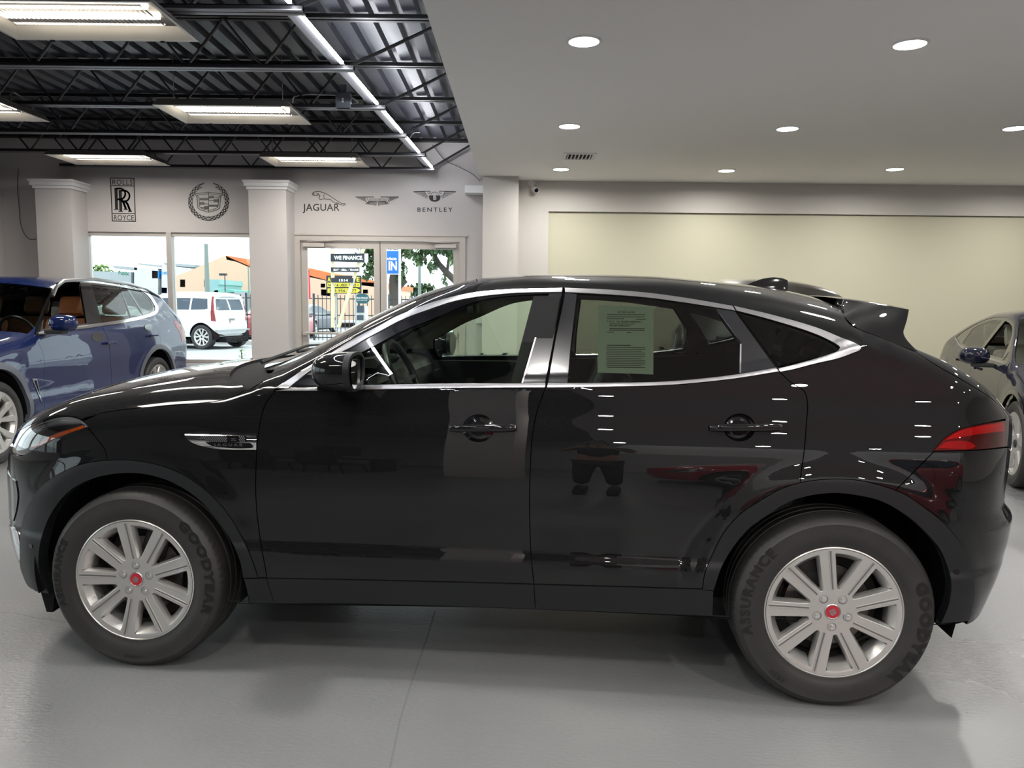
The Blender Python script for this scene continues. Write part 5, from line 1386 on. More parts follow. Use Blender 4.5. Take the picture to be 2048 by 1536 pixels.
# plaster ceiling slab over the right side, with its edge face towards the open bay
b = MB(); b.add([(-.66, -8, CZ), (XR, -8, CZ), (XR, WY, CZ), (-.47, WY, CZ), (-.66, -8, DZ + .3), (XR, -8, DZ + .3), (XR, WY, DZ + .3), (-.47, WY, DZ + .3)],
                [(0, 3, 2, 1), (4, 5, 6, 7), (0, 4, 7, 3), (0, 1, 5, 4), (1, 2, 6, 5), (2, 3, 7, 6)])
structure('ceiling', b, [M['ceiling_paint']])
# corrugated metal deck over the open bay
b = MB(); x = XL - .1; pr = []
while x < -.45:
    pr += [(x, DZ), (x + .085, DZ), (x + .105, DZ + .05), (x + .150, DZ + .05), (x + .170, DZ)]; x += .190
n = len(pr); vs = [(p[0], YB, p[1]) for p in pr] + [(p[0], WY + .1, p[1]) for p in pr]
b.add(vs, [(i, i + 1, n + i + 1, n + i) for i in range(n - 1)]); b.box((XL - .2, YB, DZ + .10), (-.4, WY + .1, DZ + .16))
structure('ceiling_deck', b, [M['deck_black']])
# back wall, right part with its recessed cream panel; pillar and return beside it
b = MB(); b.box((.02, WY, 0), (.49, WY + .12, CZ)); b.box((.49, WY, 2.77), (XR, WY + .12, CZ)); b.box((.49, WY + .10, 0), (XR, WY + .2, 2.77)); b.box((.02, WY, CZ), (XR, WY + .12, DZ + .1))
structure('wall_back_right', b, [M['wall_paint_warm']])
b = MB(); b.box((.49, WY + .05, 0), (XR, WY + .10, 2.765)); structure('wall_back_panel', b, [M['cream_wall']])
p0, p1 = on_plane(965, 500, 1, 10.75), on_plane(1036, 500, 1, 10.75)
b = MB(); b.box((p0[0], 10.75, 0), (p1[0], WY, CZ)); b.box((p0[0], 10.75, CZ), (p1[0], WY, DZ)); structure('pillar_beside_ceiling_edge', b, [M['wall_paint_warm']])
# storefront wall, with openings for the window and the doors
WX0, WX1, WZ0, WZ1 = on_plane(166, 463, 1, WY)[0], -3.70, .57, 2.42
DX0, DX1, DZ1 = on_plane(588, 472, 1, WY)[0], on_plane(931, 474, 1, WY)[0], 2.40
b = MB()
for (x0, x1, z0, z1) in ((XL, WX0, 0, DZ + .1), (WX0, WX1, 0, WZ0), (WX0, WX1, WZ1, DZ + .1), (WX1, DX0, 0, DZ + .1), (DX0, DX1, DZ1, DZ + .1), (DX1, .02, 0, DZ + .1)):
    b.box((x0, WY, z0), (x1, WY + .16, z1))
structure('wall_storefront', b, [M['wall_paint']])
b = MB()
LW = [(-3.4, -.6), (-.3, 2.5), (2.8, 5.6), (5.9, 8.7)]
ed = [YB] + [q for w_ in LW for q in w_] + [WY + .16]
for k in range(0, len(ed), 2): b.box((XL - .15, ed[k], 0), (XL, ed[k + 1], DZ + .1))
for (a, c) in LW: b.box((XL - .15, a, 0), (XL, c, .45)); b.box((XL - .15, a, 2.55), (XL, c, DZ + .1))
structure('wall_left', b, [M['wall_paint']])
b = MB(); b.box((XR, YB, 0), (XR + .15, WY + .2, DZ + .1)); structure('wall_right', b, [M['wall_paint_warm']])
b = MB(); b.box((XL - .15, YB - .15, 0), (XR + .15, YB, DZ + .1)); structure('wall_front', b, [M['wall_paint']])
# corner return at far left
pL = on_plane(8, 500, 1, WY)[0]
b = MB(); b.box((XL, WY - .35, 0), (pL, WY, DZ)); structure('wall_corner', b, [M['wall_paint']])
# columns with stepped caps
def column(u0, u1, vtop, yd, name, cap=True, x0=None, x1=None):
    a = on_plane(u0, 450, 1, WY - yd)[0] if x0 is None else x0; c = on_plane(u1, 450, 1, WY - yd)[0] if x1 is None else x1
    zt = on_plane((u0 + u1) / 2, vtop, 1, WY - yd)[2]
    b = MB(); b.box((a, WY - yd, 0), (c, WY, zt - .02)); o = structure(name, b, [M['wall_paint']])
    b = MB()
    for k, (e, z0, z1) in enumerate(((.02, zt - .10, zt - .06), (.045, zt - .06, zt - .01), (.06, zt - .01, zt + .02))): b.box((a - e, WY - yd - e, z0), (c + e, WY, z1))
    fk(b.build('column_cap', [M['cap_white']], o)); return a, c
column(73, 144, 362, .40, 'column_left')
column(498, 573, 364, .40, 'column_middle')
b = MB(); a = on_plane(930, 371, 1, WY - .2); b.box((a[0], WY - .25, 2.98), (p0[0] + .0, WY, 3.08)); structure('trim_ledge', b, [M['cap_white']])
# window frames and glass
F = M['steel_frame']
def frame_rect(x0, x1, z0, z1, w, y0, y1, b):
    b.box((x0, y0, z0), (x0 + w, y1, z1)); b.box((x1 - w, y0, z0), (x1, y1, z1)); b.box((x0 + w, y0, z1 - w), (x1 - w, y1, z1)); b.box((x0 + w, y0, z0), (x1 - w, y1, z0 + w))
b = MB(); frame_rect(WX0, WX1, WZ0, WZ1, .05, WY + .03, WY + .13, b)
mx = on_plane(339, 540, 1, WY)[0]; b.box((mx - .035, WY + .0, WZ0), (mx + .035, WY + .13, WZ1))
wf = structure('window_1', b, [F])
for (a, c) in ((WX0 + .05, mx - .035), (mx + .035, WX1 - .05)):
    b = MB(); b.box((a, WY + .075, WZ0 + .05), (c, WY + .083, WZ1 - .05)); o = b.build('window_pane', [M['shop_glass']], wf)
b = MB(); b.box((WX0 - .02, WY - .05, WZ0 - .05), (WX1, WY + .03, WZ0)); b.build('window_sill', [M['cap_white']], wf)
for k, (a, c) in enumerate(LW):
    b = MB(); b.box((XL - .12, a, .45), (XL - .04, a + .05, 2.55)); b.box((XL - .12, c - .05, .45), (XL - .04, c, 2.55)); b.box((XL - .12, a + .05, 2.50), (XL - .04, c - .05, 2.55)); b.box((XL - .12, a + .05, .45), (XL - .04, c - .05, .50)); b.box((XL - .12, (a + c) / 2 - .03, .50), (XL - .04, (a + c) / 2 + .03, 2.50))
    o = structure('window_%d' % (k + 2), b, [F]); b = MB(); b.box((XL - .085, a + .05, .50), (XL - .078, c - .05, 2.50)); b.build('window_pane', [M['shop_glass']], o)
# double glass doors
b = MB(); fw = .085
b.box((DX0, WY - .02, 0), (DX0 + fw, WY + .14, DZ1)); b.box((DX1 - fw, WY - .02, 0), (DX1, WY + .14, DZ1)); b.box((DX0 + fw, WY - .02, DZ1 - .07), (DX1 - fw, WY + .14, DZ1)); b.box((DX0 - .03, WY - .035, DZ1 + .001), (DX1 + .03, WY - .001, DZ1 + .03))
structure('door_frame', b, [F])
mxd = on_plane(760, 600, 1, WY)[0]; T_ = DZ1 - .075
leafs = []
for k, (a, c) in enumerate(((DX0 + fw + .004, mxd - .004), (mxd + .004, DX1 - fw - .004))):
    b = MB(); y0, y1 = WY + .03, WY + .08
    b.box((a, y0, .02), (a + .085, y1, T_)); b.box((c - .085, y0, .02), (c, y1, T_)); b.box((a + .085, y0, T_ - .10), (c - .085, y1, T_)); b.box((a + .085, y0, .02), (c - .085, y1, .28))
    d = structure('door_%d' % (k + 1), b, [F]); leafs.append(d)
    b = MB(); b.box((a + .085, y0 + .02, .28), (c - .085, y0 + .028, T_ - .10)); b.build('glass_pane', [M['shop_glass']], d)
    b = MB(); zb_ = 1.02; b.tube([(a + .03, y0 - .05, zb_), (c - .03, y0 - .05, zb_)], .016, 10); b.box((a + .02, y0 - .06, zb_ - .03), (a + .07, y0, zb_ + .03)); b.box((c - .07, y0 - .06, zb_ - .03), (c - .02, y0, zb_ + .03)); b.build('push_bar', [F], d)
    s = 1 if k == 0 else -1; e = a if k == 0 else c
    b = MB(); b.box((min(e + s * .04, e + s * .34), y0 - .06, T_ - .085), (max(e + s * .04, e + s * .34), y0, T_ - .03)); b.tube([(e + s * .10, y0 - .05, T_ - .01), (e + s * .48, y0 - .11, T_ + .0), (e + s * .36, y0 - .04, T_ - .04)], .010, 6); b.build('door_closer', [F], d)
b = MB(); b.box((mxd - .004, WY + .028, .02), (mxd + .004, WY + .082, T_)); structure('trim_door_gap', b, [M['well']])

# open web joists: top and bottom chords with zigzag rods
LB = 3.28
for k, y in enumerate((-3.5, -1.0, 1.44, 2.66, 3.88, 5.10, 6.32, 7.54, 8.76, 9.88, 10.9)):
    xr = {5.10: -1.34, 6.32: -1.27, 7.54: -1.22, 8.76: -1.19, 9.88: -1.11, 10.9: -1.10}.get(y, -1.38)
    x0 = XL if y < 10.8 else -6.25
    if y == 9.88: x0 = -6.9
    b = MB()
    for d in (-.028, .008):
        b.box((x0, y + d, LB + .035), (xr, y + d + .02, LB + .04)); b.box((x0, y + d + (.0 if d < 0 else .016), LB), (xr, y + d + (.004 if d < 0 else .02), LB + .04)); 
        b.box((x0, y + d - (.02 if d < 0 else -.0), LB), (xr, y + d + .02 + (0 if d < 0 else .02), LB + .006), 1)
    b.box((XL, y - .05, DZ - .055), (-.5, y + .05, DZ - .045)); b.box((XL, y - .012, DZ - .055), (-.5, y + .012, DZ - .01))
    x = x0 + .2; up = True; sp = .30
    xs = np.arange(xr - .12, x0 - .3, -sp * 1.0)
    for q in range(len(xs) - 1):
        z0, z1 = (LB + .02, DZ - .05) if q % 2 == 0 else (DZ - .05, LB + .02)
        b.tube([(xs[q], y, z0), (xs[q + 1], y, z1)], .011, 6)
    b.tube([(xr - .05, y, LB + .03), (-.55, y, DZ - .06)], .014, 6)
    o = b.build('roof_joist', [M['joist_black'], M['joist_edge']])
    tag(o, 'black open web steel joist carrying the metal roof deck', 'joist', 'roof joists over the open bay')
# continuous LED strip along the joist ends, on its own black channel
b = MB(); xa, xb = -1.47, -1.19
pA, pB = (-1.50, 3.0), (-1.135, 10.75)
def sx(y): return pA[0] + (pB[0] - pA[0]) * (y - pA[1]) / (pB[1] - pA[1])
S_ = empty('strip_light', (sx(6), 6, LB + .05)); tag(S_, 'long thin white LED strip running across the black joists', 'light')
def rel(b): 
    b.v = [(v[0] - sx(6), v[1] - 6, v[2] - LB - .05) for v in b.v]; return b
b = MB(); b.add([(sx(-4) - .10, -4, LB + .045), (sx(-4) - .02, -4, LB + .045), (sx(10.9) - .02, 10.9, LB + .045), (sx(10.9) - .10, 10.9, LB + .045), (sx(-4) - .10, -4, LB + .075), (sx(-4) - .02, -4, LB + .075), (sx(10.9) - .02, 10.9, LB + .075), (sx(10.9) - .10, 10.9, LB + .075)], [(0,1,2,3),(7,6,5,4),(0,4,5,1),(1,5,6,2),(2,6,7,3),(3,7,4,0)])
rel(b).build('channel', [M['joist_edge']], S_)
ys = [-4, 1.36, 1.52, 2.58, 2.74, 3.8, 3.96, 5.02, 5.18, 6.24, 6.40, 7.46, 7.62, 8.68, 8.84, 9.80, 9.96, 10.85]
b = MB()
for y0, y1 in zip(ys[::2], ys[1::2]):
    b.add([(sx(y0) - .012, y0, LB + .028), (sx(y0) + .012, y0, LB + .028), (sx(y1) + .012, y1, LB + .028), (sx(y1) - .012, y1, LB + .028), (sx(y0) - .012, y0, LB + .046), (sx(y0) + .012, y0, LB + .046), (sx(y1) + .012, y1, LB + .046), (sx(y1) - .012, y1, LB + .046)], [(0,3,2,1),(4,5,6,7),(0,1,5,4),(1,2,6,5),(2,3,7,6),(3,0,4,7)])
rel(b).build('led_tube', [M['lamp_strip']], S_)

# troffers: shallow white trays with two tubes behind a wire-like baffle
TRAY_W = 30
def troffer(x0, x1, y0, y1, label, zt=3.20):
    cx, cy = (x0 + x1) / 2, (y0 + y1) / 2; w, d = (x1 - x0) / 2, (y1 - y0) / 2
    E_ = empty('fluorescent_fixture', (cx, cy, zt)); tag(E_, label, 'light', 'fluorescent trays between the joists')
    b = MB(); h = .085; iw, id_ = w - .10, d - .16
    for (sx_, sy_) in ((1, 0), (-1, 0), (0, 1), (0, -1)):
        pass
    L0 = [(-w, -d, 0), (w, -d, 0), (w, d, 0), (-w, d, 0)]; L1 = [(-iw, -id_, h), (iw, -id_, h), (iw, id_, h), (-iw, id_, h)]
    Li = [(-w + .02, -d + .02, .0), (w - .02, -d + .02, .0), (w - .02, d - .02, .0), (-w + .02, d - .02, .0)]
    b.add(L0 + Li + L1, [(i, (i + 1) % 4, 4 + (i + 1) % 4, 4 + i) for i in range(4)] + [(4 + i, 4 + (i + 1) % 4, 8 + (i + 1) % 4, 8 + i) for i in range(4)] + [(8, 11, 10, 9)], 0)
    O1 = [(p[0] * .93, p[1] * .93, h - .025) for p in L0]
    b.add([(p[0] * 1.0, p[1] * 1.0, .003) for p in L0] + O1, [(i, 4 + i, 4 + (i + 1) % 4, (i + 1) % 4) for i in range(4)] + [(4, 5, 6, 7)], 1)
    l = bpy.data.lights.new('tray_glow', 'AREA'); l.shape = 'RECTANGLE'; l.size = 1.0; l.size_y = .35; l.energy = TRAY_W; l.color = (1, .95, .88)
    lo = bpy.data.objects.new('tray_glow', l); COL.objects.link(lo); lo.parent = E_; lo.location = (0, 0, -.01)
    t = b.build('tray', [M['fixture_white'], M['fixture_back']], E_)
    for yy in (-.12, .05):
        b = MB(); b.tube([(-iw + .03, yy, h - .03), (iw - .03, yy, h - .03)], .016, 12); b.build('tube_lamp', [M['lamp_tube']], E_)
    b = MB()
    n_ = 34
    for q in range(n_ + 1):
        x_ = -iw + .04 + (2 * iw - .08) * q / n_
        b.box((x_ - .0012, -.20, h - .058), (x_ + .0012, .13, h - .046))
    for yy in (-.20, -.035, .13): b.box((-iw + .03, yy - .001, h - .058), (iw - .03, yy + .001, h - .046))
    b.build('baffle', [M['satin_chrome']], E_)
    b = MB()
    for sx_ in (-.6, .6):
        b.box((w * sx_ - .012, d - .012, -.008), (w * sx_ + .012, d + .004, .0))
    b.build('latch', [M['well']], E_)
    b = MB(); b.tube([(-w * .8, -d * .5, h), (-w * .8, -d * .5, .5)], .003, 4); b.tube([(w * .8, -d * .5, h), (w * .8, -d * .5, .5)], .003, 4); b.build('hanger_wire', [M['joist_edge']], E_)
    return E_
for (x0, x1, y0, y1, lb) in ((-3.36, -2.13, 4.72, 5.42, 'warm lit fluorescent tray nearest the camera above the black hood'), (-3.24, -2.0, 7.12, 7.84, 'warm lit fluorescent tray second nearest, beside the LED strip'),
        (-5.80, -4.57, 7.10, 7.84, 'warm lit fluorescent tray cut by the left picture edge'), (-5.68, -4.46, 9.56, 10.28, 'fluorescent tray above the left white-capped column'),
        (-3.09, -1.87, 9.56, 10.24, 'fluorescent tray in the last bay before the entrance wall'), (-5.80, -4.57, 4.72, 5.42, 'fluorescent tray out of view left of the nearest one'),
        (-3.36, -2.13, 2.1, 2.82, 'fluorescent tray above the camera position, over the open bay'), (-3.36, -2.13, -.5, .22, 'fluorescent tray behind the camera over the open bay')):
    troffer(x0, x1, y0, y1, lb)
# recessed downlights
def downlight(x, y, label, cz=CZ):
    E_ = empty('downlight', (x, y, cz)); tag(E_, label, 'light', 'round recessed downlights in the plaster ceiling')
    b = MB(); b.lathe([(.118, .0), (.118, -.004), (.100, -.008), (.098, -.002)], 40); b.build('trim_ring', [M['cap_white']], E_)
    b = MB(); b.lathe([(.099, -.005), (.0, -.0055)], 40); b.build('lens', [M['lamp_led']], E_)
    l = bpy.data.lights.new('downlight_beam', 'AREA'); l.shape = 'DISK'; l.size = .19; l.energy = DL_W; l.color = (1, .975, .93); l.spread = R(170)
    lo = bpy.data.objects.new('downlight_beam', l); COL.objects.link(lo); lo.parent = E_; lo.location = (0, 0, -.012)
    return E_
DL_W = 30
seen = [(1168, 82, 'largest round downlight, nearest of the row above the middle of the roof'), (1820, 88, 'large round downlight nearest the upper right corner'), (1139, 252, 'round downlight just in front of the ceiling vent'), (1575, 257, 'round downlight in the middle of the second row'),
        (2030, 256, 'round downlight at the right picture edge'), (1122, 338, 'small round downlight behind the ceiling vent, over the camera on the wall'), (1453, 341, 'small round downlight in the last row above the cream wall, middle'), (1790, 338, 'small round downlight in the last row above the cream wall, right')]
for (u, v, lb) in seen:
    p = on_plane(u, v, 2, CZ); downlight(p[0], p[1], lb)
for y in (2.85, .4, -2.05, -4.5, -6.95):
    for x in (-.32, 1.75, 3.9, 6.1): downlight(x, y, 'round downlight of the rows out of the picture')
for (x, y) in ((4.78, 5.2), (6.95, 5.2), (6.95, 7.6), (6.95, 9.9)): downlight(x, y, 'round downlight of the rows out of the picture')
# ceiling vent with slanted blades
vc = on_plane(1158, 312, 2, CZ)
E_ = empty('ceiling_vent', (vc[0], vc[1], CZ)); tag(E_, 'white slatted air vent set in the plaster ceiling', 'vent')
b = MB(); frame = .035
b.box((-.19, -.19, -.012), (.19, -.15, 0)); b.box((-.19, .15, -.012), (.19, .19, 0)); b.box((-.19, -.15, -.012), (-.15, .15, 0)); b.box((.15, -.15, -.012), (.19, .15, 0)); b.build('frame', [M['cap_white']], E_)
b = MB(); b.box((-.15, -.15, -.002), (.15, .15, -.0005)); b.build('opening', [M['well']], E_)
b = MB()
for k in range(7): b.box((-.14 + k * .043, -.15, -.022), (-.128 + k * .043, .15, -.003), 0, Matrix.Rotation(R(0), 4, 'Y'))
b.build('blades', [M['cap_white']], E_)
# small dome-less bullet camera
cc = on_plane(1068, 378, 1, WY - .06)
E_ = empty('security_camera', (cc[0], WY, cc[2])); tag(E_, 'small white bullet security camera mounted high on the beige wall', 'camera')
b = MB(); b.cyl((-.03, 0, .09), (-.03, -.02, .09), .05); b.tube([(-.03, -.01, .09), (-.03, -.05, .07), (-.01, -.06, .02)], .014); b.build('mount', [M['cap_white']], E_)
b = MB(); b.cyl((-.01, -.02, .01), (.03, -.15, -.03), .038, 24); b.build('housing', [M['cap_white']], E_)
b = MB(); b.cyl((.0305, -.1505, -.0302), (.032, -.156, -.032), .030, 24); b.build('lens', [M['gloss_black']], E_)
# light switch / box low on the wall, loose cables, junction box on a joist
p = on_plane(958, 637, 1, WY - .03)
b = MB(); b.box((p[0] - .045, WY - .035, p[2] - .07), (p[0] + .045, WY, p[2] + .07), 0, None, .006); tag(b.build('wall_switch', [M['cap_white']]), 'white switch box on the wall right of the entrance doors', 'switch')
E_ = empty('junction_box', (0, 0, 0)); tag(E_, 'grey junction box hanging from the black joist among cables', 'junction box')
jp = on_plane(687, 204, 2, LB + .06)
b = MB(); b.box((jp[0] - .07, jp[1] - .03, LB + .0), (jp[0] + .07, jp[1] + .05, LB + .14), 0, None, .006); b.box((jp[0] - .03, jp[1], LB + .14), (jp[0] + .03, jp[1] + .04, LB + .22)); b.build('box', [M['grey_plastic']], E_)
b = MB(); b.box((jp[0] - .008, jp[1] - .034, LB + .05), (jp[0] + .008, jp[1] - .029, LB + .09)); b.build('label_plate', [M['cap_white']], E_)
def cable(name, pix, z, label, r=.008, mat='joist_edge', plane=2):
    pts = [on_plane(u, v, plane, z) for u, v in pix]
    d = dense([(k, 0) for k in range(len(pts))], .2)
    P = [Vector([float(cub(t[0], [(i, p[a]) for i, p in enumerate(pts)])) for a in range(3)]) for t in d]
    b = MB(); b.tube(P, r, 6); return tag(b.build(name, [M[mat]]), label, 'cable')
cable('cable', [(585, 205), (590, 192), (620, 188), (680, 190), (705, 196), (716, 204), (700, 208), (694, 214)], LB + .13, 'grey cable looping around the junction box on the joist')
cable('cable', [(18, 203), (20, 190), (28, 185), (40, 192), (55, 202), (75, 210), (120, 207), (200, 209), (310, 211)], LB + .05, 'thin grey cable arching off the tray at the left picture edge')
cable('cable', [(512, 133), (545, 130), (580, 136), (612, 138), (640, 131), (655, 129)], LB + .05, 'thin grey cable lying on the second joist', .006)
cable('cable', [(37, 338), (36, 345), (35, 380), (38, 410), (40, 440), (50, 470), (62, 479), (72, 478)], WY - .01, 'thin dark cable hanging down the wall left of the column', .005, 'grey_plastic', 1)
cable('cable', [(840, 265), (830, 265), (820, 275), (812, 288)], LB + .2, 'short grey cable near the strip light end', .006)
cable('cable', [(865, 290), (890, 320), (920, 335), (945, 348), (960, 362)], WY - .05, 'thin grey cable hanging down to the ledge beside the pillar', .006, 'joist_edge', 1)
# ---------------------------------------------------------------- marks painted on the storefront wall
def wp(u, v): p = on_plane(u, v, 1, WY); return (p[0], p[2])
def wall_poly(b, pix, t=.004): b.prism([wp(u, v) for u, v in pix][::-1], WY - t, WY - .0005)
def wall_line(b, pix, w, closed=False, t=.004):
    P = [np.array(wp(u, v)) for u, v in pix]
    if closed: P = P + [P[0]]
    s = w / FPX * WY / 2
    for a, c in zip(P[:-1], P[1:]):
        d = c - a; l = np.linalg.norm(d)
        if l < 1e-6: continue
        n = np.array([-d[1], d[0]]) / l * s; e = d / l * s * .5
        b.prism([tuple(a + n - e), tuple(c + n + e), tuple(c - n + e), tuple(a - n - e)], WY - t, WY - .0005)
def wall_text(b, body, u0, u1, vb, hpx, bold=0.0, spacing=1.0, dv=0.0, italic=0.0):
    vs, fs = text_pts(body, 1.0, bold, spacing, 0, 3)
    xs = [p[0] for p in vs]; x0, x1 = min(xs), max(xs); hh = max(p[1] for p in vs)
    out = []
    for (x, y, _) in vs:
        t = (x - x0) / (x1 - x0); X, Z = wp(u0 + (u1 - u0) * t, vb + dv * t - y / hh * hpx)
        out.append((X, WY - .003, Z))
    b.add(out, fs)
def decal(name, label, b):
    o = b.build(name, [M['decal_black']]); tag(o, label, 'wall decal'); return o
# two overlapped initials in a tall frame
b = MB()
wall_line(b, [(221, 356), (268, 357), (271, 443), (225, 442)], 1.6, True); wall_line(b, [(222, 371.5), (268.5, 372)], 1.4); wall_line(b, [(225, 427), (271, 427)], 1.4)
wall_text(b, 'ROLLS', 225, 265, 369.3, 10, 0, 1.1, .3); wall_text(b, 'ROYCE', 228, 268, 440.5, 10.5, 0, 1.0, .3)
def initial(dx, dy):
    wall_poly(b, [(229 + dx, 376 + dy), (235 + dx, 376 + dy), (236 + dx, 418 + dy), (230.5 + dx, 418 + dy)])
    wall_poly(b, [(228.5 + dx, 418 + dy), (237.5 + dx, 418 + dy), (237.5 + dx, 419.5 + dy), (228.5 + dx, 419.5 + dy)])
    wall_line(b, dense([(233 + dx, 377.5 + dy), (243 + dx, 377.5 + dy), (249.5 + dx, 383 + dy), (250.5 + dx, 390 + dy), (246 + dx, 397 + dy), (235 + dx, 399 + dy)], 1.5).tolist(), 3.2)
    wall_line(b, dense([(241 + dx, 398 + dy), (246 + dx, 403 + dy), (249 + dx, 410 + dy), (252 + dx, 418 + dy)], 2).tolist(), 4)
    wall_poly(b, [(248 + dx, 417.5 + dy), (255.5 + dx, 417.5 + dy), (255.5 + dx, 419.5 + dy), (248 + dx, 419.5 + dy)])
initial(0, 0); initial(8.5, 4.2)
decal('wall_decal', 'black framed emblem of two interlaced initials on the wall above the left window', b)
# shield in a wreath
b = MB(); cx, cz = 417.5, 403
for s in (-1, 1):
    for k in range(11):
        a = R(-88 + 150 * k / 11); a2 = R(-88 + 150 * (k + 1.2) / 11)
        for (r0, r1) in ((33.5, 40), (40, 34)):
            wall_line(b, [(cx + s * r0 * math.cos(a) , cz - r0 * .94 * math.sin(a)), (cx + s * (r0 + r1) / 2 * math.cos((a + a2) / 2) * 1.01, cz - (r0 + r1) / 2 * .94 * math.sin((a + a2) / 2)), (cx + s * r1 * math.cos(a2), cz - r1 * .94 * math.sin(a2))], 1.7)
    for r in (33, 40.5):
        wall_line(b, [(cx + s * r * math.cos(R(t)), cz - r * .94 * math.sin(R(t))) for t in np.linspace(-90, 66, 26)], .9)
    wall_line(b, [(cx + s * 9.5, cz - 36.5), (cx + s * 16, cz - 33.5)], 2.2)
sh = lambda k: [(cx + x * k, 403 + (y - 403) * k) for x, y in ((-28, 387.5), (0, 384.5), (28, 388), (23.5, 394), (22, 416), (16, 420), (0, 424.5), (-16, 420), (-21.5, 416), (-23.5, 394))]
wall_line(b, sh(1.0), 1.3, True); wall_line(b, sh(.84), 1.0, True)
wall_line(b, [(417.5, 385), (417.5, 424)], .8); wall_line(b, [(418, 432), (418, 441)], .8)
for (x0, x1, y0, y1) in ((-18, 0, 396, 400.5), (0, 10, 391.5, 396.5), (10, 19, 394, 395), (10, 20, 398.5, 404.5), (0, 10, 400.5, 402), (-18, -9, 404, 409.5), (-9, 0, 407, 408.2), (0, 19, 409.5, 413.5), (-9, 0, 412, 418.5), (-16, -9, 414.5, 416.5)):
    wall_poly(b, [(cx + x0, y0), (cx + x1, y0), (cx + x1, y1), (cx + x0, y1)])
decal('wall_decal', 'black shield in an open wreath on the wall beside the middle column', b)
# leaping cat over its name
b = MB()
wall_text(b, 'JAGUAR', 605.5, 679, 421.5, 14, .012, 1.05)
cat_ = [(633, 390.5), (627, 391), (624.5, 388), (627, 385), (632, 383.5), (640, 383.5), (650, 386.5), (660, 392), (668, 397.5), (676, 402.5), (684, 407), (690.5, 407.5), (690, 409.5), (684, 410), (679, 408.5), (673, 404.5)]
wall_line(b, dense(cat_, 2).tolist(), 1.1)
wall_line(b, dense([(633, 390.5), (637, 389), (640, 391.5), (638, 396), (640.5, 399), (646, 398), (655, 398.5), (661, 399), (666, 403.5), (672, 406.5), (680, 408.5)], 2).tolist(), 1.1)
wall_line(b, dense([(649, 388), (647.5, 392), (649, 397)], 2).tolist(), .9); wall_line(b, [(625, 386.5), (629, 388), (626, 389.5)], 1.0); wall_line(b, dense([(632, 386), (637, 388), (634, 392)], 2).tolist(), .9)
decal('wall_decal', 'black outline of a leaping cat above lettering over the entrance doors', b)
# narrow spread wings
b = MB(); c0 = 754.5
for s in (-1, 1):
    wall_line(b, [(c0 + s * 7, 394), (c0 + s * 43, 394)], 1.6); wall_line(b, [(c0 + s * 18, 401.5), (c0 + s * 21, 395)], .8)
    for k in range(7):
        t = k / 6; wall_line(b, [(c0 + s * (41 - 4.2 * k), 396.0 + 1.9 * k), (c0 + s * (24 - .6 * k), 395.8 + 1.6 * k)], 1.1)
    for k in range(9):
        x = 2 + 2.2 * k; wall_line(b, [(c0 + s * x * .8, 402.5), (c0 + s * (x * 1.15 + .5), 411 - .38 * k)], 1.1)
wall_line(b, [(c0 - 18, 402), (c0 + 18, 402)], .8)
wall_text(b, 'ASTON MARTIN', c0 - 16.5, c0 + 16.5, 400.3, 3.6, 0, 1.0)
decal('wall_decal', 'black narrow spread-wings emblem, middle mark over the entrance doors', b)
# round letter between wings over a name
b = MB(); c0, v0 = 869.5, 397
wall_text(b, 'BENTLEY', 835, 905, 423.3, 8.2, .012, 1.35)
wall_poly(b, [(c0 + 11 * math.cos(t), v0 - .5 + 7 * math.sin(t)) for t in np.linspace(0, PI, 14)] + [(c0 - 11.5, v0 - 6), (c0 + 11.5, v0 - 6)])
for s in (-1, 1):
    wall_line(b, [(c0 + s * 10, 382.5), (c0 + s * 42, 383.5)], 1.4)
    for k in range(8): wall_line(b, [(c0 + s * (41 - 3.6 * k), 384.5 + 1.9 * k), (c0 + s * (20 - .8 * k), 383.8 + 1.7 * k)], .8)
    wall_line(b, dense([(c0 + s * 20, 384), (c0 + s * 17, 390), (c0 + s * 12, 394)], 2).tolist(), .9)
    wall_line(b, dense([(c0 + s * 9, 383), (c0 + s * 11, 387), (c0 + s * 14, 386)], 2).tolist(), 1)
wall_line(b, [(c0 + 8 * math.cos(t), v0 - 6 - 7 * math.sin(t)) for t in np.linspace(.2, PI - .2, 12)], .7)
o = decal('wall_decal', 'black wings with a round letter above lettering, right mark over the entrance doors', b)
b = MB(); vs, fs = text_pts('B', 1.0, .03); hh = max(p[1] for p in vs)
b.add([(wp(c0 + x * 12, v0 + 2.5 - y / hh * 8.5)[0], WY - .0055, wp(c0, v0 + 2.5 - y / hh * 8.5)[1]) for x, y, _ in vs], fs); b.build('letter', [M['wall_paint']], o)
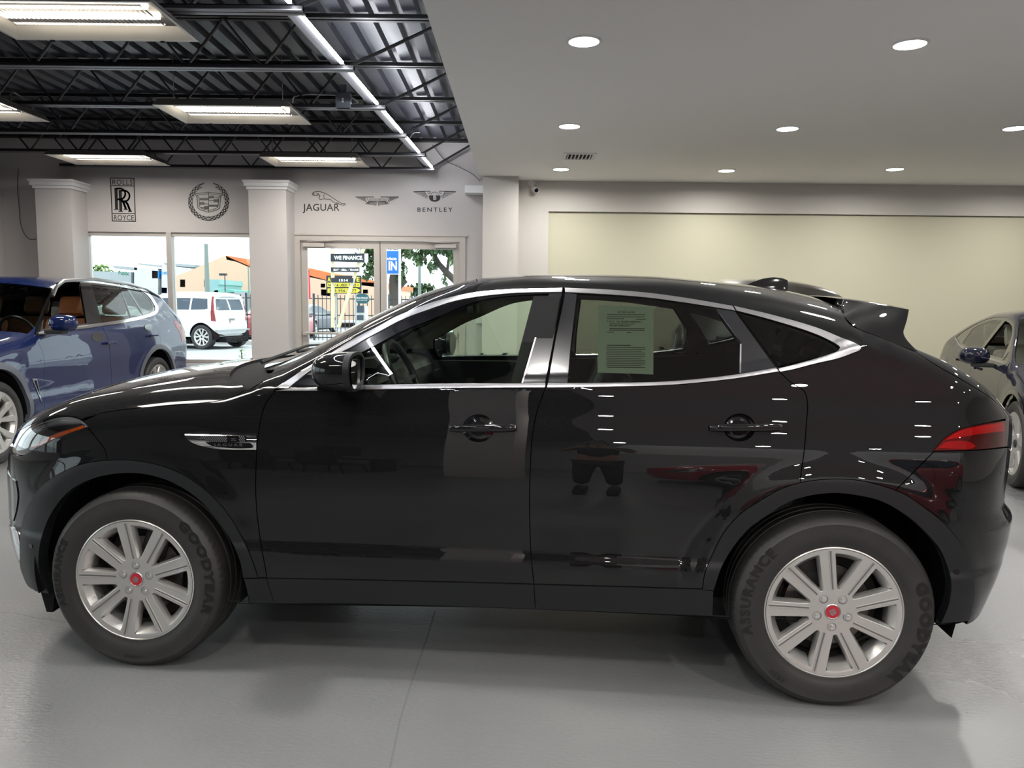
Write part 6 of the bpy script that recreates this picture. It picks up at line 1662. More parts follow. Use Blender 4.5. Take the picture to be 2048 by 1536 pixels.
# ---------------------------------------------------------------- the street outside the shop window
GZ = -.12
def at(u, v, Y): p = on_plane(u, v, 1, Y); return (float(p[0]), float(p[2]))
for nm, c, r in (('asphalt', (.30, .31, .33), .8), ('sidewalk', (.62, .61, .58), .8), ('stucco_peach', (.72, .50, .36), .8), ('stucco_white', (.62, .64, .62), .8), ('strip_grey', (.36, .40, .42), .7), ('roof_orange', (.75, .20, .07), .7),
                 ('roof_teal', (.14, .42, .36), .6), ('panel_teal', (.25, .45, .46), .6), ('iron_black', (.03, .035, .045), .5), ('sign_black', (.02, .025, .035), .5), ('sign_white', (.8, .8, .8), .5), ('sign_yellow', (.85, .72, .05), .5), ('sign_blue', (.01, .16, .75), .4),
                 ('post_cream', (.70, .62, .42), .7), ('purple_cloth', (.16, .09, .55), .7), ('flag_red', (.75, .03, .06), .7), ('crest_green', (.02, .10, .11), .5), ('pole_green', (.22, .27, .25), .6), ('text_green', (.01, .16, .10), .6), ('text_blue', (.01, .22, .62), .6), ('dark_window', (.04, .06, .09), .15), ('mulch', (.10, .08, .05), .9)):
    pmat(nm, c, rough=r)
pmat('bark', (.075, .065, .055), rough=.9, bump=(14, .8, .03)); pmat('leaf', (.035, .085, .030), rough=.6, var=(3, (.09, .16, .04), .4, .65)); pmat('leaf_pale', (.16, .26, .08), rough=.6, var=(3, (.22, .34, .10), .4, .65))
b = MB(); b.box((-90, WY + .16, GZ - .2), (60, 160, GZ)); b.box((-90, -40, GZ - .2), (XL - .15, WY + .16, GZ)); fk(b.build('ground', [M['asphalt']]))
b = MB(); b.box((-14, WY + .16, GZ), (6, 13.2, -.02)); fk(b.build('path_beside_shop', [M['sidewalk']]))
b = MB(); b.box((-40, 28.2, GZ), (20, 29.0, GZ + .14)); fk(b.build('kerb', [M['sidewalk']]))
b = MB(); b.box((-40, 17.6, GZ + .001), (8, 18.1, GZ + .006)); b.box((-40, 22.0, GZ + .001), (8, 22.25, GZ + .006)); fk(b.build('road_marking', [M['sign_white']]))
# iron picket fence in panels
def fence(x0, x1, y, z0, z1, label, step=.155):
    E_ = empty('picket_fence', (x0, y, z0)); tag(E_, label, 'fence', 'iron picket fence across the street')
    h = z1 - z0; w = x1 - x0
    b = MB()
    for zz in (.12, h * .55, h - .16): b.box((0, -.02, zz), (w, .02, zz + .04))
    b.build('rail', [M['iron_black']], E_)
    b = MB(); x = 0
    while x < w: b.box((x - .012, -.012, 0), (x + .012, .012, h)); x += step
    b.build('pickets', [M['iron_black']], E_)
    b = MB(); b.box((-.035, -.035, 0), (.035, .035, h + .05)); b.build('post', [M['iron_black']], E_)
fz = lambda u, v, Y=29.4: at(u, v, Y)
xa = fz(445, 600)[0]
xs = np.linspace(xa, fz(760, 600)[0], 8)
for k in range(7):
    if 1 <= k <= 2 and False: continue
    fence(xs[k] + .05, xs[k + 1] - .02, 29.4, GZ + .1, 1.72, 'black iron picket fence panel across the street', .16)
xs = np.linspace(fz(775, 600)[0], fz(930, 600)[0], 4)
for k in range(3): fence(xs[k] + .05, xs[k + 1] - .02, 29.4, GZ + .1, 1.72, 'black iron picket fence panel across the street', .16)
# buildings
def bld(name, label, Y): E_ = empty(name, (0, Y, GZ)); tag(E_, label, 'building'); return E_
def addpoly(par, name, pix, Y, dep, mat):
    b = MB(); P = [at(u, v, Y) for u, v in pix]; b.prism([(x, z - GZ) for x, z in P], 0, dep); return b.build(name, [M[mat]], par)
E_ = bld('shopping_plaza', 'pale grey and white shopping plaza with flat roofs far across the road', 75)
addpoly(E_, 'wall', [(120, 541), (262, 544), (262, 610), (120, 610)], 75, 20, 'strip_grey'); addpoly(E_, 'wall', [(258, 534), (300, 536), (306, 536), (306, 612), (258, 612)], 74, 20, 'stucco_white')
addpoly(E_, 'wall', [(304, 529), (364, 534), (364, 612), (304, 612)], 73, 20, 'stucco_white')
addpoly(E_, 'roof', [(210, 529.5), (262, 534), (262, 539), (217, 536)], 73.8, 21, 'strip_grey'); addpoly(E_, 'roof', [(254, 524), (308, 529), (304, 533), (262, 528)], 73.2, 21, 'strip_grey'); addpoly(E_, 'roof', [(298, 521.5), (368, 527), (362, 532), (303, 528)], 72.2, 22, 'strip_grey')
addpoly(E_, 'awning', [(280, 539), (294, 540), (294, 555), (280, 555)], 72.6, 1.2, 'text_blue'); addpoly(E_, 'canopy', [(288, 562), (366, 566), (366, 571), (288, 566)], 70, 4, 'strip_grey')
for k in range(3):
    u0 = 300 + k * 17; addpoly(E_, 'window', [(u0, 574), (u0 + 13, 574.5), (u0 + 13, 586), (u0, 585.5)], 72.8, .2, 'dark_window')
def flat_text(par, name, body, u0, u1, vb, hp, Y, mat, bold=.02, sp=1.0, dv=0):
    vs, fs = text_pts(body, 1.0, bold, sp, 0, 2); xs_ = [p[0] for p in vs]; x0, x1 = min(xs_), max(xs_); hh = max(p[1] for p in vs); out = []
    for (x, y, _) in vs:
        t = (x - x0) / (x1 - x0); X, Z = at(u0 + (u1 - u0) * t, vb + dv * t - y / hh * hp, Y); out.append((X - par.location.x, Y - par.location.y, Z - par.location.z))
    b = MB(); b.add(out, fs); return b.build(name, [M[mat]], par)
flat_text(E_, 'shop_lettering', 'Publix', 237, 258, 549, 8, 73.5, 'text_green', .03, 1, 2); flat_text(E_, 'shop_lettering', 'bealls', 322, 348, 549, 8.5, 72.5, 'text_blue', .03)
E_ = bld('gabled_building', 'peach stucco building with a gable and orange roof edge across the street', 52)
addpoly(E_, 'wall', [(352, 552), (380, 541), (448, 512), (452, 512), (498, 532), (520, 545), (520, 640), (352, 640)], 52, 14, 'stucco_peach')
addpoly(E_, 'roof', [(449, 510.5), (490, 517), (492, 525), (520, 535), (520, 545), (496, 534), (470, 523), (451, 519)], 51.8, 15, 'roof_orange')
for (u0, u1) in ((359, 369), (407, 412)): addpoly(E_, 'window', [(u0, 559), (u1, 559), (u1, 574), (u0, 574)], 51.9, .2, 'dark_window')
E_ = bld('orange_roofed_building', 'cream building with a sloping orange roof and purple awning behind the signs', 48)
addpoly(E_, 'wall', [(596, 545), (660, 562), (770, 566), (770, 640), (596, 640)], 48, 12, 'stucco_peach')
addpoly(E_, 'roof', [(590, 531), (612, 535), (664, 547), (664, 562), (650, 561), (608, 552), (590, 549)], 47.6, 13, 'roof_orange'); addpoly(E_, 'roof', [(716, 556), (770, 566), (770, 576), (716, 570)], 47.6, 13, 'roof_orange')
addpoly(E_, 'awning', [(621, 577), (640, 578), (640, 591.5), (621, 590)], 45.5, 2, 'purple_cloth'); addpoly(E_, 'awning', [(640.5, 578.5), (652, 579.5), (652, 592), (640.5, 591.5)], 45.5, 2, 'panel_teal')
for (u0, u1, v0) in ((639, 648, 567), (724, 734, 579)): addpoly(E_, 'window', [(u0, v0), (u1, v0), (u1, v0 + 8), (u0, v0 + 8)], 47.7, .2, 'dark_window')
E_ = bld('teal_kiosk', 'small teal and green roofed building in front of the peach gable', 46)
addpoly(E_, 'tower', [(416, 559), (439, 559), (439, 569), (436, 570), (436, 662), (418, 662), (418, 570), (416, 569)], 46, 4, 'panel_teal'); addpoly(E_, 'roof', [(415, 580), (438, 578), (456, 580), (456, 586), (415, 586)], 45, 6, 'roof_teal'); addpoly(E_, 'wall', [(440, 586), (480, 584), (480, 662), (440, 662)], 46, 4, 'strip_grey')
# poles
def pole(name, u, v0, v1, Y, r, label, cat, arm=None, mat='pole_green'):
    a = at(u, v0, Y); c = at(u, v1, Y)
    E_ = empty(name, (a[0], Y, GZ)); tag(E_, label, cat)
    b = MB(); b.tube([(0, 0, 0), (0, 0, a[1] - GZ)], [r, r * .6], 10); b.build('shaft', [M[mat]], E_)
    if arm: b = MB(); b.box((-arm, -.12, a[1] - GZ - .06), (.1, .12, a[1] - GZ + .06)); b.build('lamp_head', [M['iron_black']], E_)
pole('utility_pole', 412, 488, 590, 38, .15, 'tall grey-green tapering pole in front of the gable wall', 'pole')
pole('street_lamp', 449.5, 549, 580, 44, .04, 'thin dark street lamp before the peach wall', 'lamp post', .28, 'iron_black')
pole('utility_pole', 496.5, 533, 590, 46, .06, 'thin grey pole at the right end of the peach wall', 'pole')
pole('utility_pole', 839, 515, 590, 26, .075, 'green pole under the oak leaves seen through the right door', 'pole')
# signs on cream posts
E_ = empty('street_sign', (at(664, 600, 21)[0], 21, GZ)); tag(E_, 'cream posts carrying stacked black boards with white lettering WE FINANCE', 'sign')
def lp(u, v, Y=21): a = at(u, v, Y); return (a[0] - E_.location.x, 0, a[1] - GZ)
b = MB(); b.tube([lp(665.5, 495), lp(665.5, 655)], .05, 8); b.tube([lp(727, 497), lp(700, 580), lp(677, 655)], .05, 8); b.build('post', [M['post_cream']], E_)
for (pix, nm) in (([(663, 508), (737, 507.5), (737, 525.5), (663, 523.5)], 0), ([(663, 535), (727, 535), (727, 544.5), (664, 544)], 1), ([(664, 556), (709, 556), (709, 565.5), (664, 565)], 2)):
    w_ = [(730, 1), (720, 1), (708, 1)][nm][0]
    b = MB(); P = [lp(u, v) for u, v in pix]; b.prism([(p[0], p[2]) for p in P], -.09, -.04); o = b.build('board_backing', [M['sign_white']], E_)
    b = MB(); P = [lp(min(u, w_), v) for u, v in pix]; b.prism([(p[0], p[2]) for p in P], -.11, -.091); o = b.build('board', [M['sign_black']], E_)
E_2 = E_
def btext(body, u0, u1, vb, hp, bold): 
    o = flat_text(E_2, 'lettering', body, u0, u1, vb, hp, 20.885, 'sign_white', bold)
btext('WE FINANCE.', 668, 726, 519, 7.6, .05); btext('BUY • SELL • TRADE', 667, 717, 541.6, 4.0, .04); btext('1514', 678, 696, 563, 5, .04)
E_ = empty('street_sign', (at(690, 600, 24)[0], 24, GZ)); tag(E_, 'yellow and black tire shop sign with an arrow and phone number', 'sign')
def pl(pix, mat, y0, y1, nm='board'):
    b = MB(); b.prism([(at(u, v, 24)[0] - E_.location.x, at(u, v, 24)[1] - GZ) for u, v in pix], y0, y1); return b.build(nm, [M[mat]], E_)
pl([(652.5, 551), (722, 551), (722, 587), (652.5, 587)], 'sign_black', 0, .08); pl([(655, 565.5), (720, 566), (720, 574), (655, 574)], 'sign_yellow', -.03, 0); pl([(655.5, 577), (714, 576.5), (721, 580.5), (715, 585.5), (655.5, 585.5)], 'sign_yellow', -.03, 0, 'arrow')
b = MB(); b.box((-.3, .0, 0), (-.26, .04, 2)); b.box((.3, 0, 0), (.34, .04, 2)); b.build('post', [M['strip_grey']], E_)
flat_text(E_, 'lettering', 'A', 655, 661, 563, 9, 23.96, 'sign_yellow', .04); flat_text(E_, 'lettering', 'E', 713, 719, 563, 9, 23.96, 'sign_yellow', .04)
flat_text(E_, 'lettering', 'NEW & USED TIRES >', 656, 718, 572.5, 5, 23.96, 'sign_black', .02); flat_text(E_, 'lettering', '813-956-7777', 659, 713, 583.6, 5, 23.96, 'sign_black', .02)
E_ = empty('street_sign', (at(790, 600, 22)[0], 22, GZ)); tag(E_, 'tall blue sign with white lettering partly behind the door frame', 'sign')
def pl2(pix, mat, y0, y1, nm='board'):
    b = MB(); b.prism([(at(u, v, 22)[0] - E_.location.x, at(u, v, 22)[1] - GZ) for u, v in pix], y0, y1); return b.build(nm, [M[mat]], E_)
pl2([(752, 499.5), (800.5, 499.5), (800.5, 549), (752, 549)], 'sign_white', 0, .08, 'border'); pl2([(754, 502), (797, 502), (797, 547), (754, 547)], 'sign_blue', -.02, -.001)
flat_text(E_, 'lettering', 'Service', 757, 793.5, 520, 6.5, 21.97, 'sign_white', .04); flat_text(E_, 'lettering', 'IN', 777, 794, 540, 17.5, 21.97, 'sign_white', .04)
b = MB(); b.tube([(-.25, .1, 0), (-.25, .1, 3.2)], .04, 8); b.tube([(.12, .1, 0), (.12, .1, 3.2)], .04, 8); b.build('post', [M['sign_white']], E_)
# crest sign on a white pier
E_ = empty('crest_sign', (at(722, 640, 27)[0], 27, GZ)); tag(E_, 'dark green arched crest sign on a white pier by the fence', 'sign')
def pl3(pix, mat, y0, y1, nm):
    b = MB(); b.prism([(at(u, v, 27)[0] - E_.location.x, at(u, v, 27)[1] - GZ) for u, v in pix], y0, y1); return b.build(nm, [M[mat]], E_)
pl3([(711, 594)] + [(724 + 12 * math.cos(t), 592 - 5 * math.sin(t)) for t in np.linspace(PI, 0, 9)] + [(737, 594), (738, 601), (732, 607), (716, 607), (710, 601)], 'crest_green', 0, .12, 'crest')
flat_text(E_, 'lettering', 'MAYRAZ', 712, 736, 598, 4, 26.98, 'sign_white', .02); flat_text(E_, 'lettering', 'AUTOMOTIVE', 714, 734, 602, 2.4, 26.98, 'sign_white', .0)
b = MB(); x0, x1 = at(711, 640, 27)[0] - E_.location.x, at(731, 640, 27)[0] - E_.location.x; b.box((x0, 0, 0), (x1, .5, 1.45)); b.build('pier', [M['stucco_white']], E_)
pl3([(714, 611), (728, 611), (728, 625), (714, 625)], 'dark_window', -.03, 0, 'plaque'); pl3([(714, 630), (727, 630), (727, 640), (714, 640)], 'dark_window', -.03, 0, 'plaque')
# feather flag
E_ = empty('feather_flag', (at(613.5, 600, 27)[0], 27, GZ)); tag(E_, 'tall red feather flag on a thin bent pole near the left door edge', 'flag')
q = lambda u, v: (at(u, v, 27)[0] - E_.location.x, at(u, v, 27)[1] - GZ)
b = MB(); P = [q(613.5, 693), q(613.2, 590), q(613, 560), q(614.5, 546), q(618.5, 541)]; b.tube([(x, 0, z) for x, z in P], .018, 6); b.build('pole', [M['iron_black']], E_)
P = [q(618.5, 541), q(619.5, 556), q(620.5, 575), q(621, 597), q(614, 598), q(614, 575), q(613.8, 560), q(615, 548)]; b = MB(); b.prism(P, -.01, .01); b.build('cloth', [M['flag_red']], E_)
# trees
def tree(label, name, trunk, crown, seed, leaf='leaf', size=.13):
    rnd = random.Random(seed); base = trunk[0][0]
    E_ = empty(name, tuple(base)); tag(E_, label, 'tree'); B = Vector(base)
    b = MB()
    for pts, rs in trunk[1]: b.tube([Vector(p) - B for p in pts], rs, 9)
    b.build('trunk', [M['bark']], E_)
    vs, fs = [], []
    for (c, rad, n) in crown:
        for _ in range(n):
            while True:
                d = Vector((rnd.uniform(-1, 1), rnd.uniform(-1, 1), rnd.uniform(-1, 1)))
                if d.length < 1: break
            d = d * (.55 + .45 * rnd.random())
            p = Vector(c) - B + Vector((d.x * rad[0], d.y * rad[1], d.z * rad[2]))
            a = Vector((rnd.gauss(0, 1), rnd.gauss(0, 1), rnd.gauss(0, 1))).normalized(); w_ = a.cross(Vector((0, 0, 1))).normalized(); s = size * rnd.uniform(.6, 1.4)
            k = len(vs); vs += [p - a * s, p + w_ * s * .5, p + a * s, p - w_ * s * .5]; fs.append((k, k + 1, k + 2, k + 3))
    b = MB(); b.add(vs, fs); b.build('crown', [M[leaf]], E_)
    return E_
def P3(u, v, Y): a = at(u, v, Y); return (a[0], Y, a[1])
Y = 33
cl = lambda u, v, Y, rx, rz, n: (P3(u, v, Y), (rx, .9, rz), n)
tree('large oak with a thick dark trunk seen beside the blue sign', 'oak_tree', ((P3(790, 600, Y), ), [([P3(790, 612, Y), P3(790, 590, Y), P3(788, 560, Y), P3(793, 525, Y), P3(800, 490, Y), P3(806, 470, Y)], [.34, .26, .22, .20, .17, .12]), ([P3(789, 590, Y), P3(799, 572, Y), P3(808, 563, Y), P3(812, 560, Y)], [.18, .14, .13, .12]),
     ([P3(798, 500, Y), P3(820, 487, Y), P3(850, 478, Y)], [.15, .1, .06]), ([P3(800, 490, Y), P3(770, 470, Y), P3(740, 462, Y)], [.13, .1, .05])]),
     [cl(745, 515, Y, .5, .65, 240), cl(738, 545, Y, .35, .5, 130), cl(803, 545, Y, .25, .7, 160), cl(815, 500, Y, .4, .5, 170), cl(790, 490, Y, .7, .4, 200), cl(730, 500, Y, .5, .4, 130), cl(760, 480, Y, .9, .5, 250)], 3)
Y = 24
tree('oak with a leaning branch and hanging leaves at the right door pane', 'oak_tree', ((P3(935, 605, Y), ), [([P3(945, 705, Y), P3(940, 640, Y), P3(925, 590, Y), P3(911, 562, Y), P3(893, 545, Y), P3(878, 528, Y), P3(868, 508, Y)], [.2, .16, .13, .11, .10, .08, .05]), ([P3(894, 546, Y), P3(897, 520, Y), P3(903, 500, Y)], [.05, .04, .03])]),
     [cl(838, 518, Y, .26, .24, 150), cl(850, 500, Y, .36, .22, 200), cl(872, 498, Y, .36, .22, 200), cl(895, 500, Y, .34, .3, 170), cl(905, 520, Y, .2, .3, 90), cl(868, 528, Y, .18, .26, 90), cl(860, 540, Y, .14, .12, 30), cl(890, 560, Y, .08, .3, 30), cl(845, 490, Y, .5, .16, 120), cl(825, 508, Y, .16, .16, 60)], 8, 'leaf', .085)
tree('pale distant tree at the far left of the shop window', 'distant_tree', ((P3(196, 600, 100), ), [([P3(196, 612, 100), P3(196, 560, 100)], [.3, .2])]), [(P3(185, 550, 100), (2.4, 1.5, 1.8), 260), (P3(205, 553, 100), (2.4, 1.5, 1.4), 260)], 5, 'leaf_pale', .4)
tree('low green treetops beyond the green pole', 'distant_tree', ((P3(835, 600, 64), ), [([P3(835, 645, 64), P3(835, 585, 64)], [.2, .15])]), [(P3(829, 584, 64), (1.2, 1, .8), 260), (P3(850, 578, 64), (1.1, 1, .6), 200)], 6, 'leaf', .22)
# potted weed by the window
E_ = empty('small_plant', P3(484, 722, 12.4)); tag(E_, 'small leafy green plant growing outside at the window corner', 'plant')
b = MB(); b.tube([(0, 0, -.56), (.0, 0, .05), (-.01, 0, .17)], [.012, .01, .006], 6); b.build('stem', [M['bark']], E_)
rnd = random.Random(2); vs, fs = [], []
for k in range(70):
    h = rnd.uniform(-.05, .19); a = rnd.uniform(0, 2 * PI); s = rnd.uniform(.03, .055); p = Vector((math.cos(a) * .03, math.sin(a) * .03, h)); q2 = Vector((math.cos(a), math.sin(a), rnd.uniform(-.4, .7))).normalized(); w_ = q2.cross(Vector((0, 0, 1))).normalized() * s * .35
    i = len(vs); vs += [p, p + q2 * s * .5 + w_, p + q2 * s, p + q2 * s * .5 - w_]; fs.append((i, i + 1, i + 2, i + 3))
b = MB(); b.add(vs, fs); b.build('leaves', [M['leaf_pale']], E_)
# ---- vehicles outside
pmat('white_paint', (.72, .74, .74), rough=.3, coat=1, crough=.05); pmat('red_paint', (.45, .008, .02), rough=.3, coat=1, crough=.03); pmat('slate_paint', (.03, .045, .07), rough=.3, coat=1, crough=.03); pmat('silver_paint', (.30, .36, .40), rough=.3, metal=.3, coat=1)
TR = dict(hc=1.02, Lf=.55, Lr=.26, pf=2.4, pr=2.6,
    sn=[(.2,-.86),(.5,-.93),(.9,-.93),(1.1,-.86)], st=[(.3,3.62),(.6,3.72),(.75,3.74),(.85,3.68),(1.2,3.64),(1.8,3.42)],
    zb=[(-1,.34),(3.8,.42)], zc=[(-.95,1.05),(-.4,1.20),(.45,1.27),(.7,1.36),(1.2,1.72),(1.5,1.82),(2.2,1.88),(3.3,1.85),(3.5,1.80),(3.68,1.7)],
    ze=[(-.95,.98),(-.4,1.12),(.45,1.2),(.7,1.26),(1.2,1.62),(1.5,1.74),(2.2,1.79),(3.3,1.78),(3.5,1.74),(3.7,1.62)],
    belt=[(-1,2.5),(.6,2.5),(.601,1.22),(3.7,1.26)], r=[(-1,.12),(.6,.1),(1,.05),(1.5,.09),(3.7,.08)], n=[(-1,3),(4,3)], plan=[(-1,0),(4,0)], tumb=[(0,.24),(4,.24)],
    W=[(.2,.95),(.45,1.0),(.7,1.02),(.95,1.015),(1.15,1.0),(1.3,.98),(1.8,.9)], flare=[])
def build_truck():
    w0 = on_plane(403, 699, 2, GZ); yaw = R(15); sx_, sy_ = math.cos(yaw), -math.sin(yaw); ra = 3.22
    C = Car(TR, (w0[0] - sx_ * ra, w0[1] - sy_ * ra, GZ), yaw, 'car', 'large white SUV seen from behind through the shop window', 'car', 'cars parked outside', (8, 50, 12), (30, 5, 10)); C.NJ0, C.NJ1 = 30, 5
    S = C.S; Z = lambda P: C.tr(P, 'sz', step=.05); isb = lambda s: float(np.interp(s, S.P[:, 0, 0], np.arange(S.ni + 1)))
    poly = lambda P: joinsegs([Z([P[k], P[(k + 1) % len(P)]]) for k in range(len(P))])
    g1 = poly([(1.15, 1.30), (1.45, 1.64), (1.95, 1.66), (1.95, 1.28)]); g2 = poly([(2.0, 1.28), (2.0, 1.66), (2.75, 1.66), (2.75, 1.28)]); g3 = poly([(2.82, 1.28), (2.82, 1.66), (3.38, 1.64), (3.45, 1.30)])
    close = lambda A: joinsegs([A, C.line(A[-1], (A[-1][0], .3), 5), C.line((A[-1][0], .3), (A[0][0], .3), 10), C.line((A[0][0], .3), A[0], 5)])
    jt = 33; nj = S.nj; ni = S.ni
    jz = lambda z: float(np.interp(z, S.P[-1, :35, 2], np.arange(35)))
    rwp = joinsegs([C.line((ni - 6, jz(1.27)), (ni - 6, jz(1.66)), 8), C.line((ni - 6, jz(1.66)), (ni - .2, jz(1.68)), 8), C.line((ni - .2, jz(1.68)), (ni - .2, jz(1.27)), 8), C.line((ni - .2, jz(1.27)), (ni - 6, jz(1.27)), 8)])
    tlp = joinsegs([C.line((ni - 9.5, jz(.90)), (ni - 11, jz(1.72)), 12), C.line((ni - 11, jz(1.72)), (ni - 8.5, jz(1.72)), 4), C.line((ni - 8.5, jz(1.72)), (ni - 6.2, jz(.90)), 12), C.line((ni - 6.2, jz(.90)), (ni - 9.5, jz(.90)), 4)])
    q = dict(glass_holes=[], glasses=[], af=close(C.tr(arc(0, .42, .45, -5, 185), 'sz', step=.05)), ar=close(C.tr(arc(3.22, .42, .45, -5, 185), 'sz', step=.05)), tl=tlp,
             axles=((0, .40), (3.22, .40)), Rt=.40, Rr=.28, archr=.44, extra=[('window_glass', g1, M['dark_window']), ('window_glass', g2, M['dark_window']), ('window_glass', g3, M['dark_window'])])
    std_car(C, q, M['white_paint'], (2, 2))
    C.panel('rear_window', rwp, M['dark_window'], side='both_one', off=.004, flange=.01, gap=0, skipc=True, stride=(3, 3))
    b = MB(); xe = 3.66
    b.box((xe - .02, S.hc - .16, .96), (xe + .015, S.hc + .16, .99), 1); b.box((xe - .02, S.hc - .13, .82), (xe + .03, S.hc + .13, .94), 1); b.box((xe - .02, S.hc - .115, .83), (xe + .034, S.hc + .115, .93)); b.build('licence_plate', [M['sign_white'], M['iron_black']], C.root)
    b = MB(); b.box((3.60, .15, .60), (3.76, 2 * S.hc - .15, .64)); b.build('bumper_strip', [M['strip_grey']], C.root)
    b = MB(); b.box((3.2, .25, .40), (3.6, 2 * S.hc - .25, .50)); b.build('valance', [M['slate_paint']], C.root)
build_truck()
def out_car(u, v, yaw_deg, label, paint, far=False, sc=1.0):
    w0 = on_plane(u, v, 2, GZ); yaw = R(yaw_deg)
    l = (2 * DK['hc'] if far else 0)
    C = low_car(DK, (w0[0] - l * math.sin(yaw), w0[1] - l * math.cos(yaw), GZ), yaw, label, paint, M['dark_window'], M['dark_window'], M['leather_black'], (8, 40, 8), (24, 5, 8), cat='car', group='cars parked outside')
    return C
out_car(497, 672, 100, 'dark sedan behind the fence right of the large white SUV', M['slate_paint'], True)
out_car(672, 664, 100, 'dark blue car with pale wheels behind the fence inside the left door pane', M['slate_paint'], True)
out_car(632, 676, 92, 'red car cut by the left edge of the left door pane', M['red_paint'], True)
# ---------------------------------------------------------------- what stands behind the camera and shows in the black paint
y = R(4)
C = low_car(DK, (1.05, -3.3), y, 'dark red low car parked behind the photographer, mirrored in the rear door', M['red_paint'], M['dark_window'], M['dark_window'], M['leather_black'], (12, 50, 10), (30, 6, 10))
b = MB(); b.box((-1.45, -2.1, 0), (-.85, -1.5, CZ)); structure('pillar_behind_camera', b, [M['wall_paint']])
D_ = empty('desk', (-3.0, -2.3, 0)); tag(D_, 'black desk behind the photographer, mirrored in the front door', 'desk')
b = MB(); b.box((-.8, -.35, .71), (.8, .35, .75), 0, None, .005); b.build('desk_top', [M['trim_dark']], D_)
for sx_ in (-.75, .68):
    b = MB(); b.box((sx_, -.32, 0), (sx_ + .06, .32, .71)); b.build('leg', [M['trim_dark']], D_)
b = MB(); b.box((-.28, -.02, 0), (.28, .02, .34), 0, Matrix.Translation((.15, -.1, .86)), .01); b.box((-.05, -.05, .0), (.05, .05, .12), 0, Matrix.Translation((.15, -.1, .75))); b.box((-.14, -.1, 0), (.14, .1, .012), 0, Matrix.Translation((.15, -.1, .75)))
b.v = [(v[0], v[1], v[2] - .75) for v in b.v]
o = b.build('monitor', [M['trim_dark']]); o.location = (-3.0, -2.3, .751); tag(o, 'black monitor standing on the black desk', 'monitor')
def office_chair(x, y, rz, label):
    E_ = empty('office_chair', (x, y, 0), rz); tag(E_, label, 'chair')
    b = MB(); b.box((-.24, -.24, .44), (.24, .24, .52), 0, None, .03); b.build('seat', [M['leather_black']], E_)
    b = MB(); b.box((-.23, .20, .55), (.23, .27, 1.02), 0, Matrix.Rotation(R(-6), 4, 'X'), .03); b.box((-.03, .2, .45), (.03, .25, .6)); b.build('backrest', [M['leather_black']], E_)
    for a in range(4):
        b = MB(); sx_, sy_ = (-.2 if a % 2 else .2), (-.2 if a < 2 else .2); b.tube([(sx_, sy_, .45), (sx_ * 1.1, sy_ * 1.1, 0)], .014, 8); b.build('leg', [M['trim_dark']], E_)
office_chair(-3.3, -1.55, 0, 'black chair before the desk, farther from the pillar'); office_chair(-2.5, -1.5, .2, 'black chair before the desk, nearer the pillar')
b = MB(); rnd = random.Random(4)
for k in range(9):
    x0 = -5.6 + k * .32; h = .14 if k % 3 else .22
    b.box((x0, YB, 2.15), (x0 + .20, YB + .03, 2.15 + h))
b.prism([(-2.55, 2.15), (-2.05, 2.15), (-2.3, 2.42)], YB, YB + .03)
tag(b.build('wall_relief', [pmat('pale_gold', (.55, .47, .30), .4, .3)]), 'row of small pale gold relief pieces on the wall behind the camera', 'wall decoration')
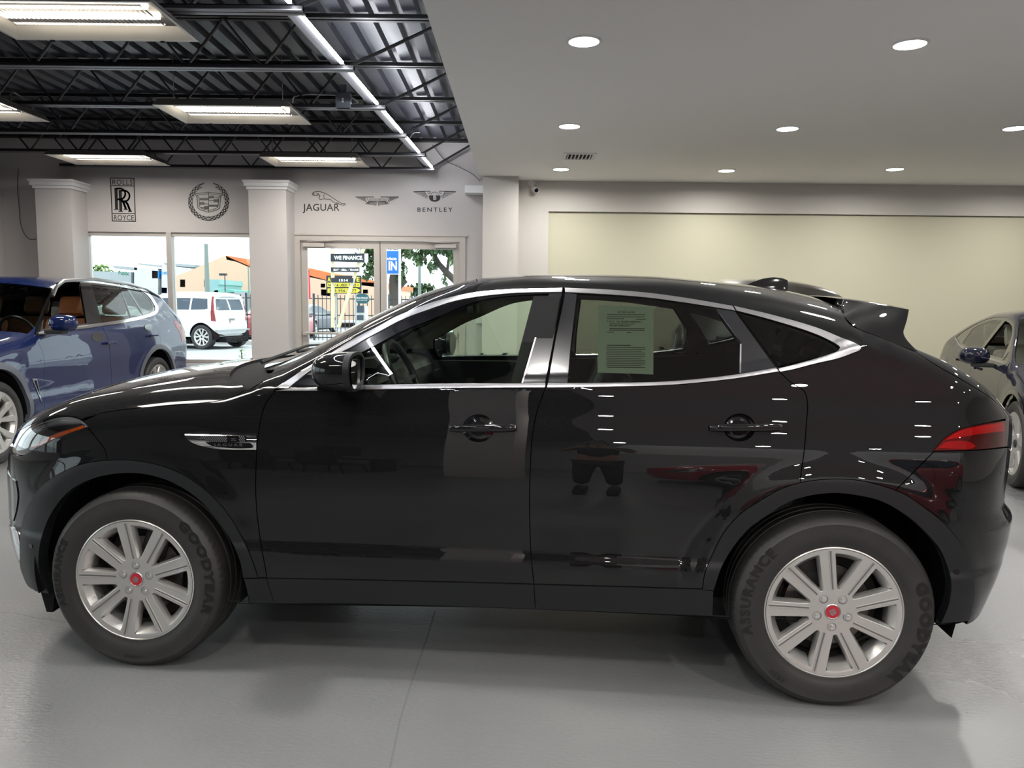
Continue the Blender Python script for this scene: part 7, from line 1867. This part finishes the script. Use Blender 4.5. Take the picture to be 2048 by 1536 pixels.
# the photographer
def person():
    E_ = empty('person', (-.02, -.62, 0)); tag(E_, 'person in dark clothes standing with both hands raised holding a phone', 'person')
    def skin(name, V, Ed, rad, mat, root=0, sub=2):
        me = bpy.data.meshes.new(name); me.from_pydata(V, Ed, []); o = link(name, me, mat, E_)
        md = o.modifiers.new('skin', 'SKIN'); 
        for k, r_ in enumerate(rad): me.skin_vertices[0].data[k].radius = (r_, r_) if np.isscalar(r_) else r_
        me.skin_vertices[0].data[root].use_root = True
        md.use_smooth_shade = True
        s = o.modifiers.new('sub', 'SUBSURF'); s.levels = sub; s.render_levels = sub
        return o
    V = [(0, 0, .95), (0, .0, 1.12), (0, -.01, 1.30), (0, -.01, 1.44), (0, .01, 1.52), (0, .02, 1.60), (0, .03, 1.70), (0, .02, 1.77)]
    rad = [(.17, .12), (.15, .11), (.18, .12), (.12, .09), .055, (.075, .09), (.078, .095), (.05, .06)]
    Ed = [(k, k + 1) for k in range(7)]
    def addc(start, pts, rs):
        k = start
        for p, r_ in zip(pts, rs):
            V.append(p); rad.append(r_); Ed.append((k, len(V) - 1)); k = len(V) - 1
        return k
    for s in (-1, 1):
        addc(3, [(s * .19, -.01, 1.42), (s * .27, .06, 1.20), (s * .20, .27, 1.33), (s * .115, .40, 1.42)], [.062, .048, .036, .026])
        addc(0, [(s * .10, 0, .88), (s * .12, .02, .50), (s * .13, -.01, .10)], [.095, .062, .042])
    body = skin('body', V, Ed, rad, [pmat('skin_tone', (.42, .22, .14), .5)])
    # dark shirt and trousers over the body
    V2 = [(0, 0, .94), (0, 0, 1.12), (0, -.01, 1.30), (0, -.01, 1.43)]; E2 = [(0, 1), (1, 2), (2, 3)]; r2 = [(.185, .135), (.165, .125), (.195, .135), (.13, .10)]
    for s in (-1, 1):
        k = 3
        for p, r_ in (((s * .20, -.01, 1.42), .076), ((s * .26, .04, 1.26), .066)):
            V2.append(p); r2.append(r_); E2.append((k, len(V2) - 1)); k = len(V2) - 1
    skin('shirt', V2, E2, r2, [pmat('shirt_black', (.012, .012, .015), .8)])
    V3 = [(0, 0, .96)]; E3 = []; r3 = [(.18, .13)]
    for s in (-1, 1):
        k = 0
        for p, r_ in (((s * .10, 0, .86), .11), ((s * .12, .02, .50), .085), ((s * .13, -.01, .10), .07)):
            V3.append(p); r3.append(r_); E3.append((k, len(V3) - 1)); k = len(V3) - 1
    skin('trousers', V3, E3, r3, [pmat('cloth_dark', (.015, .016, .022), .85)])
    for s in (-1, 1):
        b = MB(); b.box((s * .13 - .05, -.10, 0), (s * .13 + .05, .18, .09), 0, None, .03); b.build('shoe', [M['leather_black']], E_)
        # hand: palm, four fingers curled round the phone, thumb on its face
        hx, hy, hz = s * .10, .42, 1.44
        b = MB(); b.box((hx - .018, hy - .03, hz - .045), (hx + .018, hy + .03, hz + .04), 0, None, .014)
        for k in range(4):
            z_ = hz + .035 - .023 * k; L_ = (.028, .032, .030, .024)[k]
            b.tube([(hx, hy + .02, z_), (hx - s * .012, hy + .02 + L_, z_), (hx - s * .04, hy + .04 + L_ * .6, z_ + .002), (hx - s * .06, hy + .035 + L_ * .3, z_)], [.009, .0085, .008, .006], 8)
        b.tube([(hx, hy - .02, hz - .02), (hx - s * .025, hy - .01, hz + .005), (hx - s * .045, hy + .0, hz + .02)], [.011, .010, .008], 8)
        b.build('hand', [M['skin_tone']], E_)
    b = MB(); b.lathe([(.004, .125), (.05, .115), (.085, .07), (.098, .0), (.095, -.02)], 24, 0, Matrix.Translation((0, .02, 1.68))); b.build('hair', [M['leather_black']], E_, 60)
    b = MB(); b.box((-.02, .112, 1.645), (.02, .135, 1.66), 0, None, .006); b.add([(-.012, .11, 1.66), (.012, .11, 1.66), (0, .115, 1.70), (0, .14, 1.665)], [(0, 1, 3), (0, 3, 2), (1, 2, 3)])
    for s in (-1, 1): b.cyl((s * .032, .108, 1.70), (s * .032, .118, 1.70), .010, 10); b.box((s * .088 - .008, .0, 1.66), (s * .088 + .008, .05, 1.72), 0, None, .006)
    b.build('face_features', [M['skin_tone']], E_)
    p = MB(); p.box((-.078, -.004, -.038), (.078, .004, .038), 0, None, .003); o = p.build('phone', [M['gloss_black']]); o.location = (-.02, -.62 + .445, 1.45); tag(o, 'black phone held up in both hands of the person', 'phone')
person()
# ---------------------------------------------------------------- camera, sky and view
bpy.context.view_layer.update()
cam = bpy.data.cameras.new('camera'); co = bpy.data.objects.new('camera', cam); COL.objects.link(co)
cam.sensor_width = 36; cam.lens = FPX / 2048 * 36; cam.sensor_fit = 'HORIZONTAL'; cam.clip_start = .05; cam.clip_end = 2000
co.matrix_world = Matrix.Translation((0, 0, CAMH)) @ Matrix.Rotation(R(90) - PITCH, 4, 'X') @ Matrix.Rotation(ROLL, 4, 'Z')
SC.camera = co
w = bpy.data.worlds.new('world'); SC.world = w; w.use_nodes = True
w.node_tree.nodes['Background'].inputs[0].default_value = (.86, .93, 1, 1); w.node_tree.nodes['Background'].inputs[1].default_value = SKY
sun = bpy.data.lights.new('sun', 'SUN'); sun.energy = SUN; sun.angle = R(2); sun.color = (1, .96, .9)
so = bpy.data.objects.new('sun', sun); COL.objects.link(so); so.rotation_euler = (R(38), 0, R(150))
SC.view_settings.view_transform = 'Standard'; SC.view_settings.look = 'None'; SC.view_settings.exposure = EXPO; SC.view_settings.gamma = 1
SC.view_settings.use_curve_mapping = False
SC.cycles.use_denoising = True
SC.cycles.max_bounces = 10; SC.cycles.glossy_bounces = 6; SC.cycles.transparent_max_bounces = 16; SC.cycles.diffuse_bounces = 4
SC.cycles.sample_clamp_indirect = 8
SC.cycles.caustics_reflective = False; SC.cycles.caustics_refractive = False
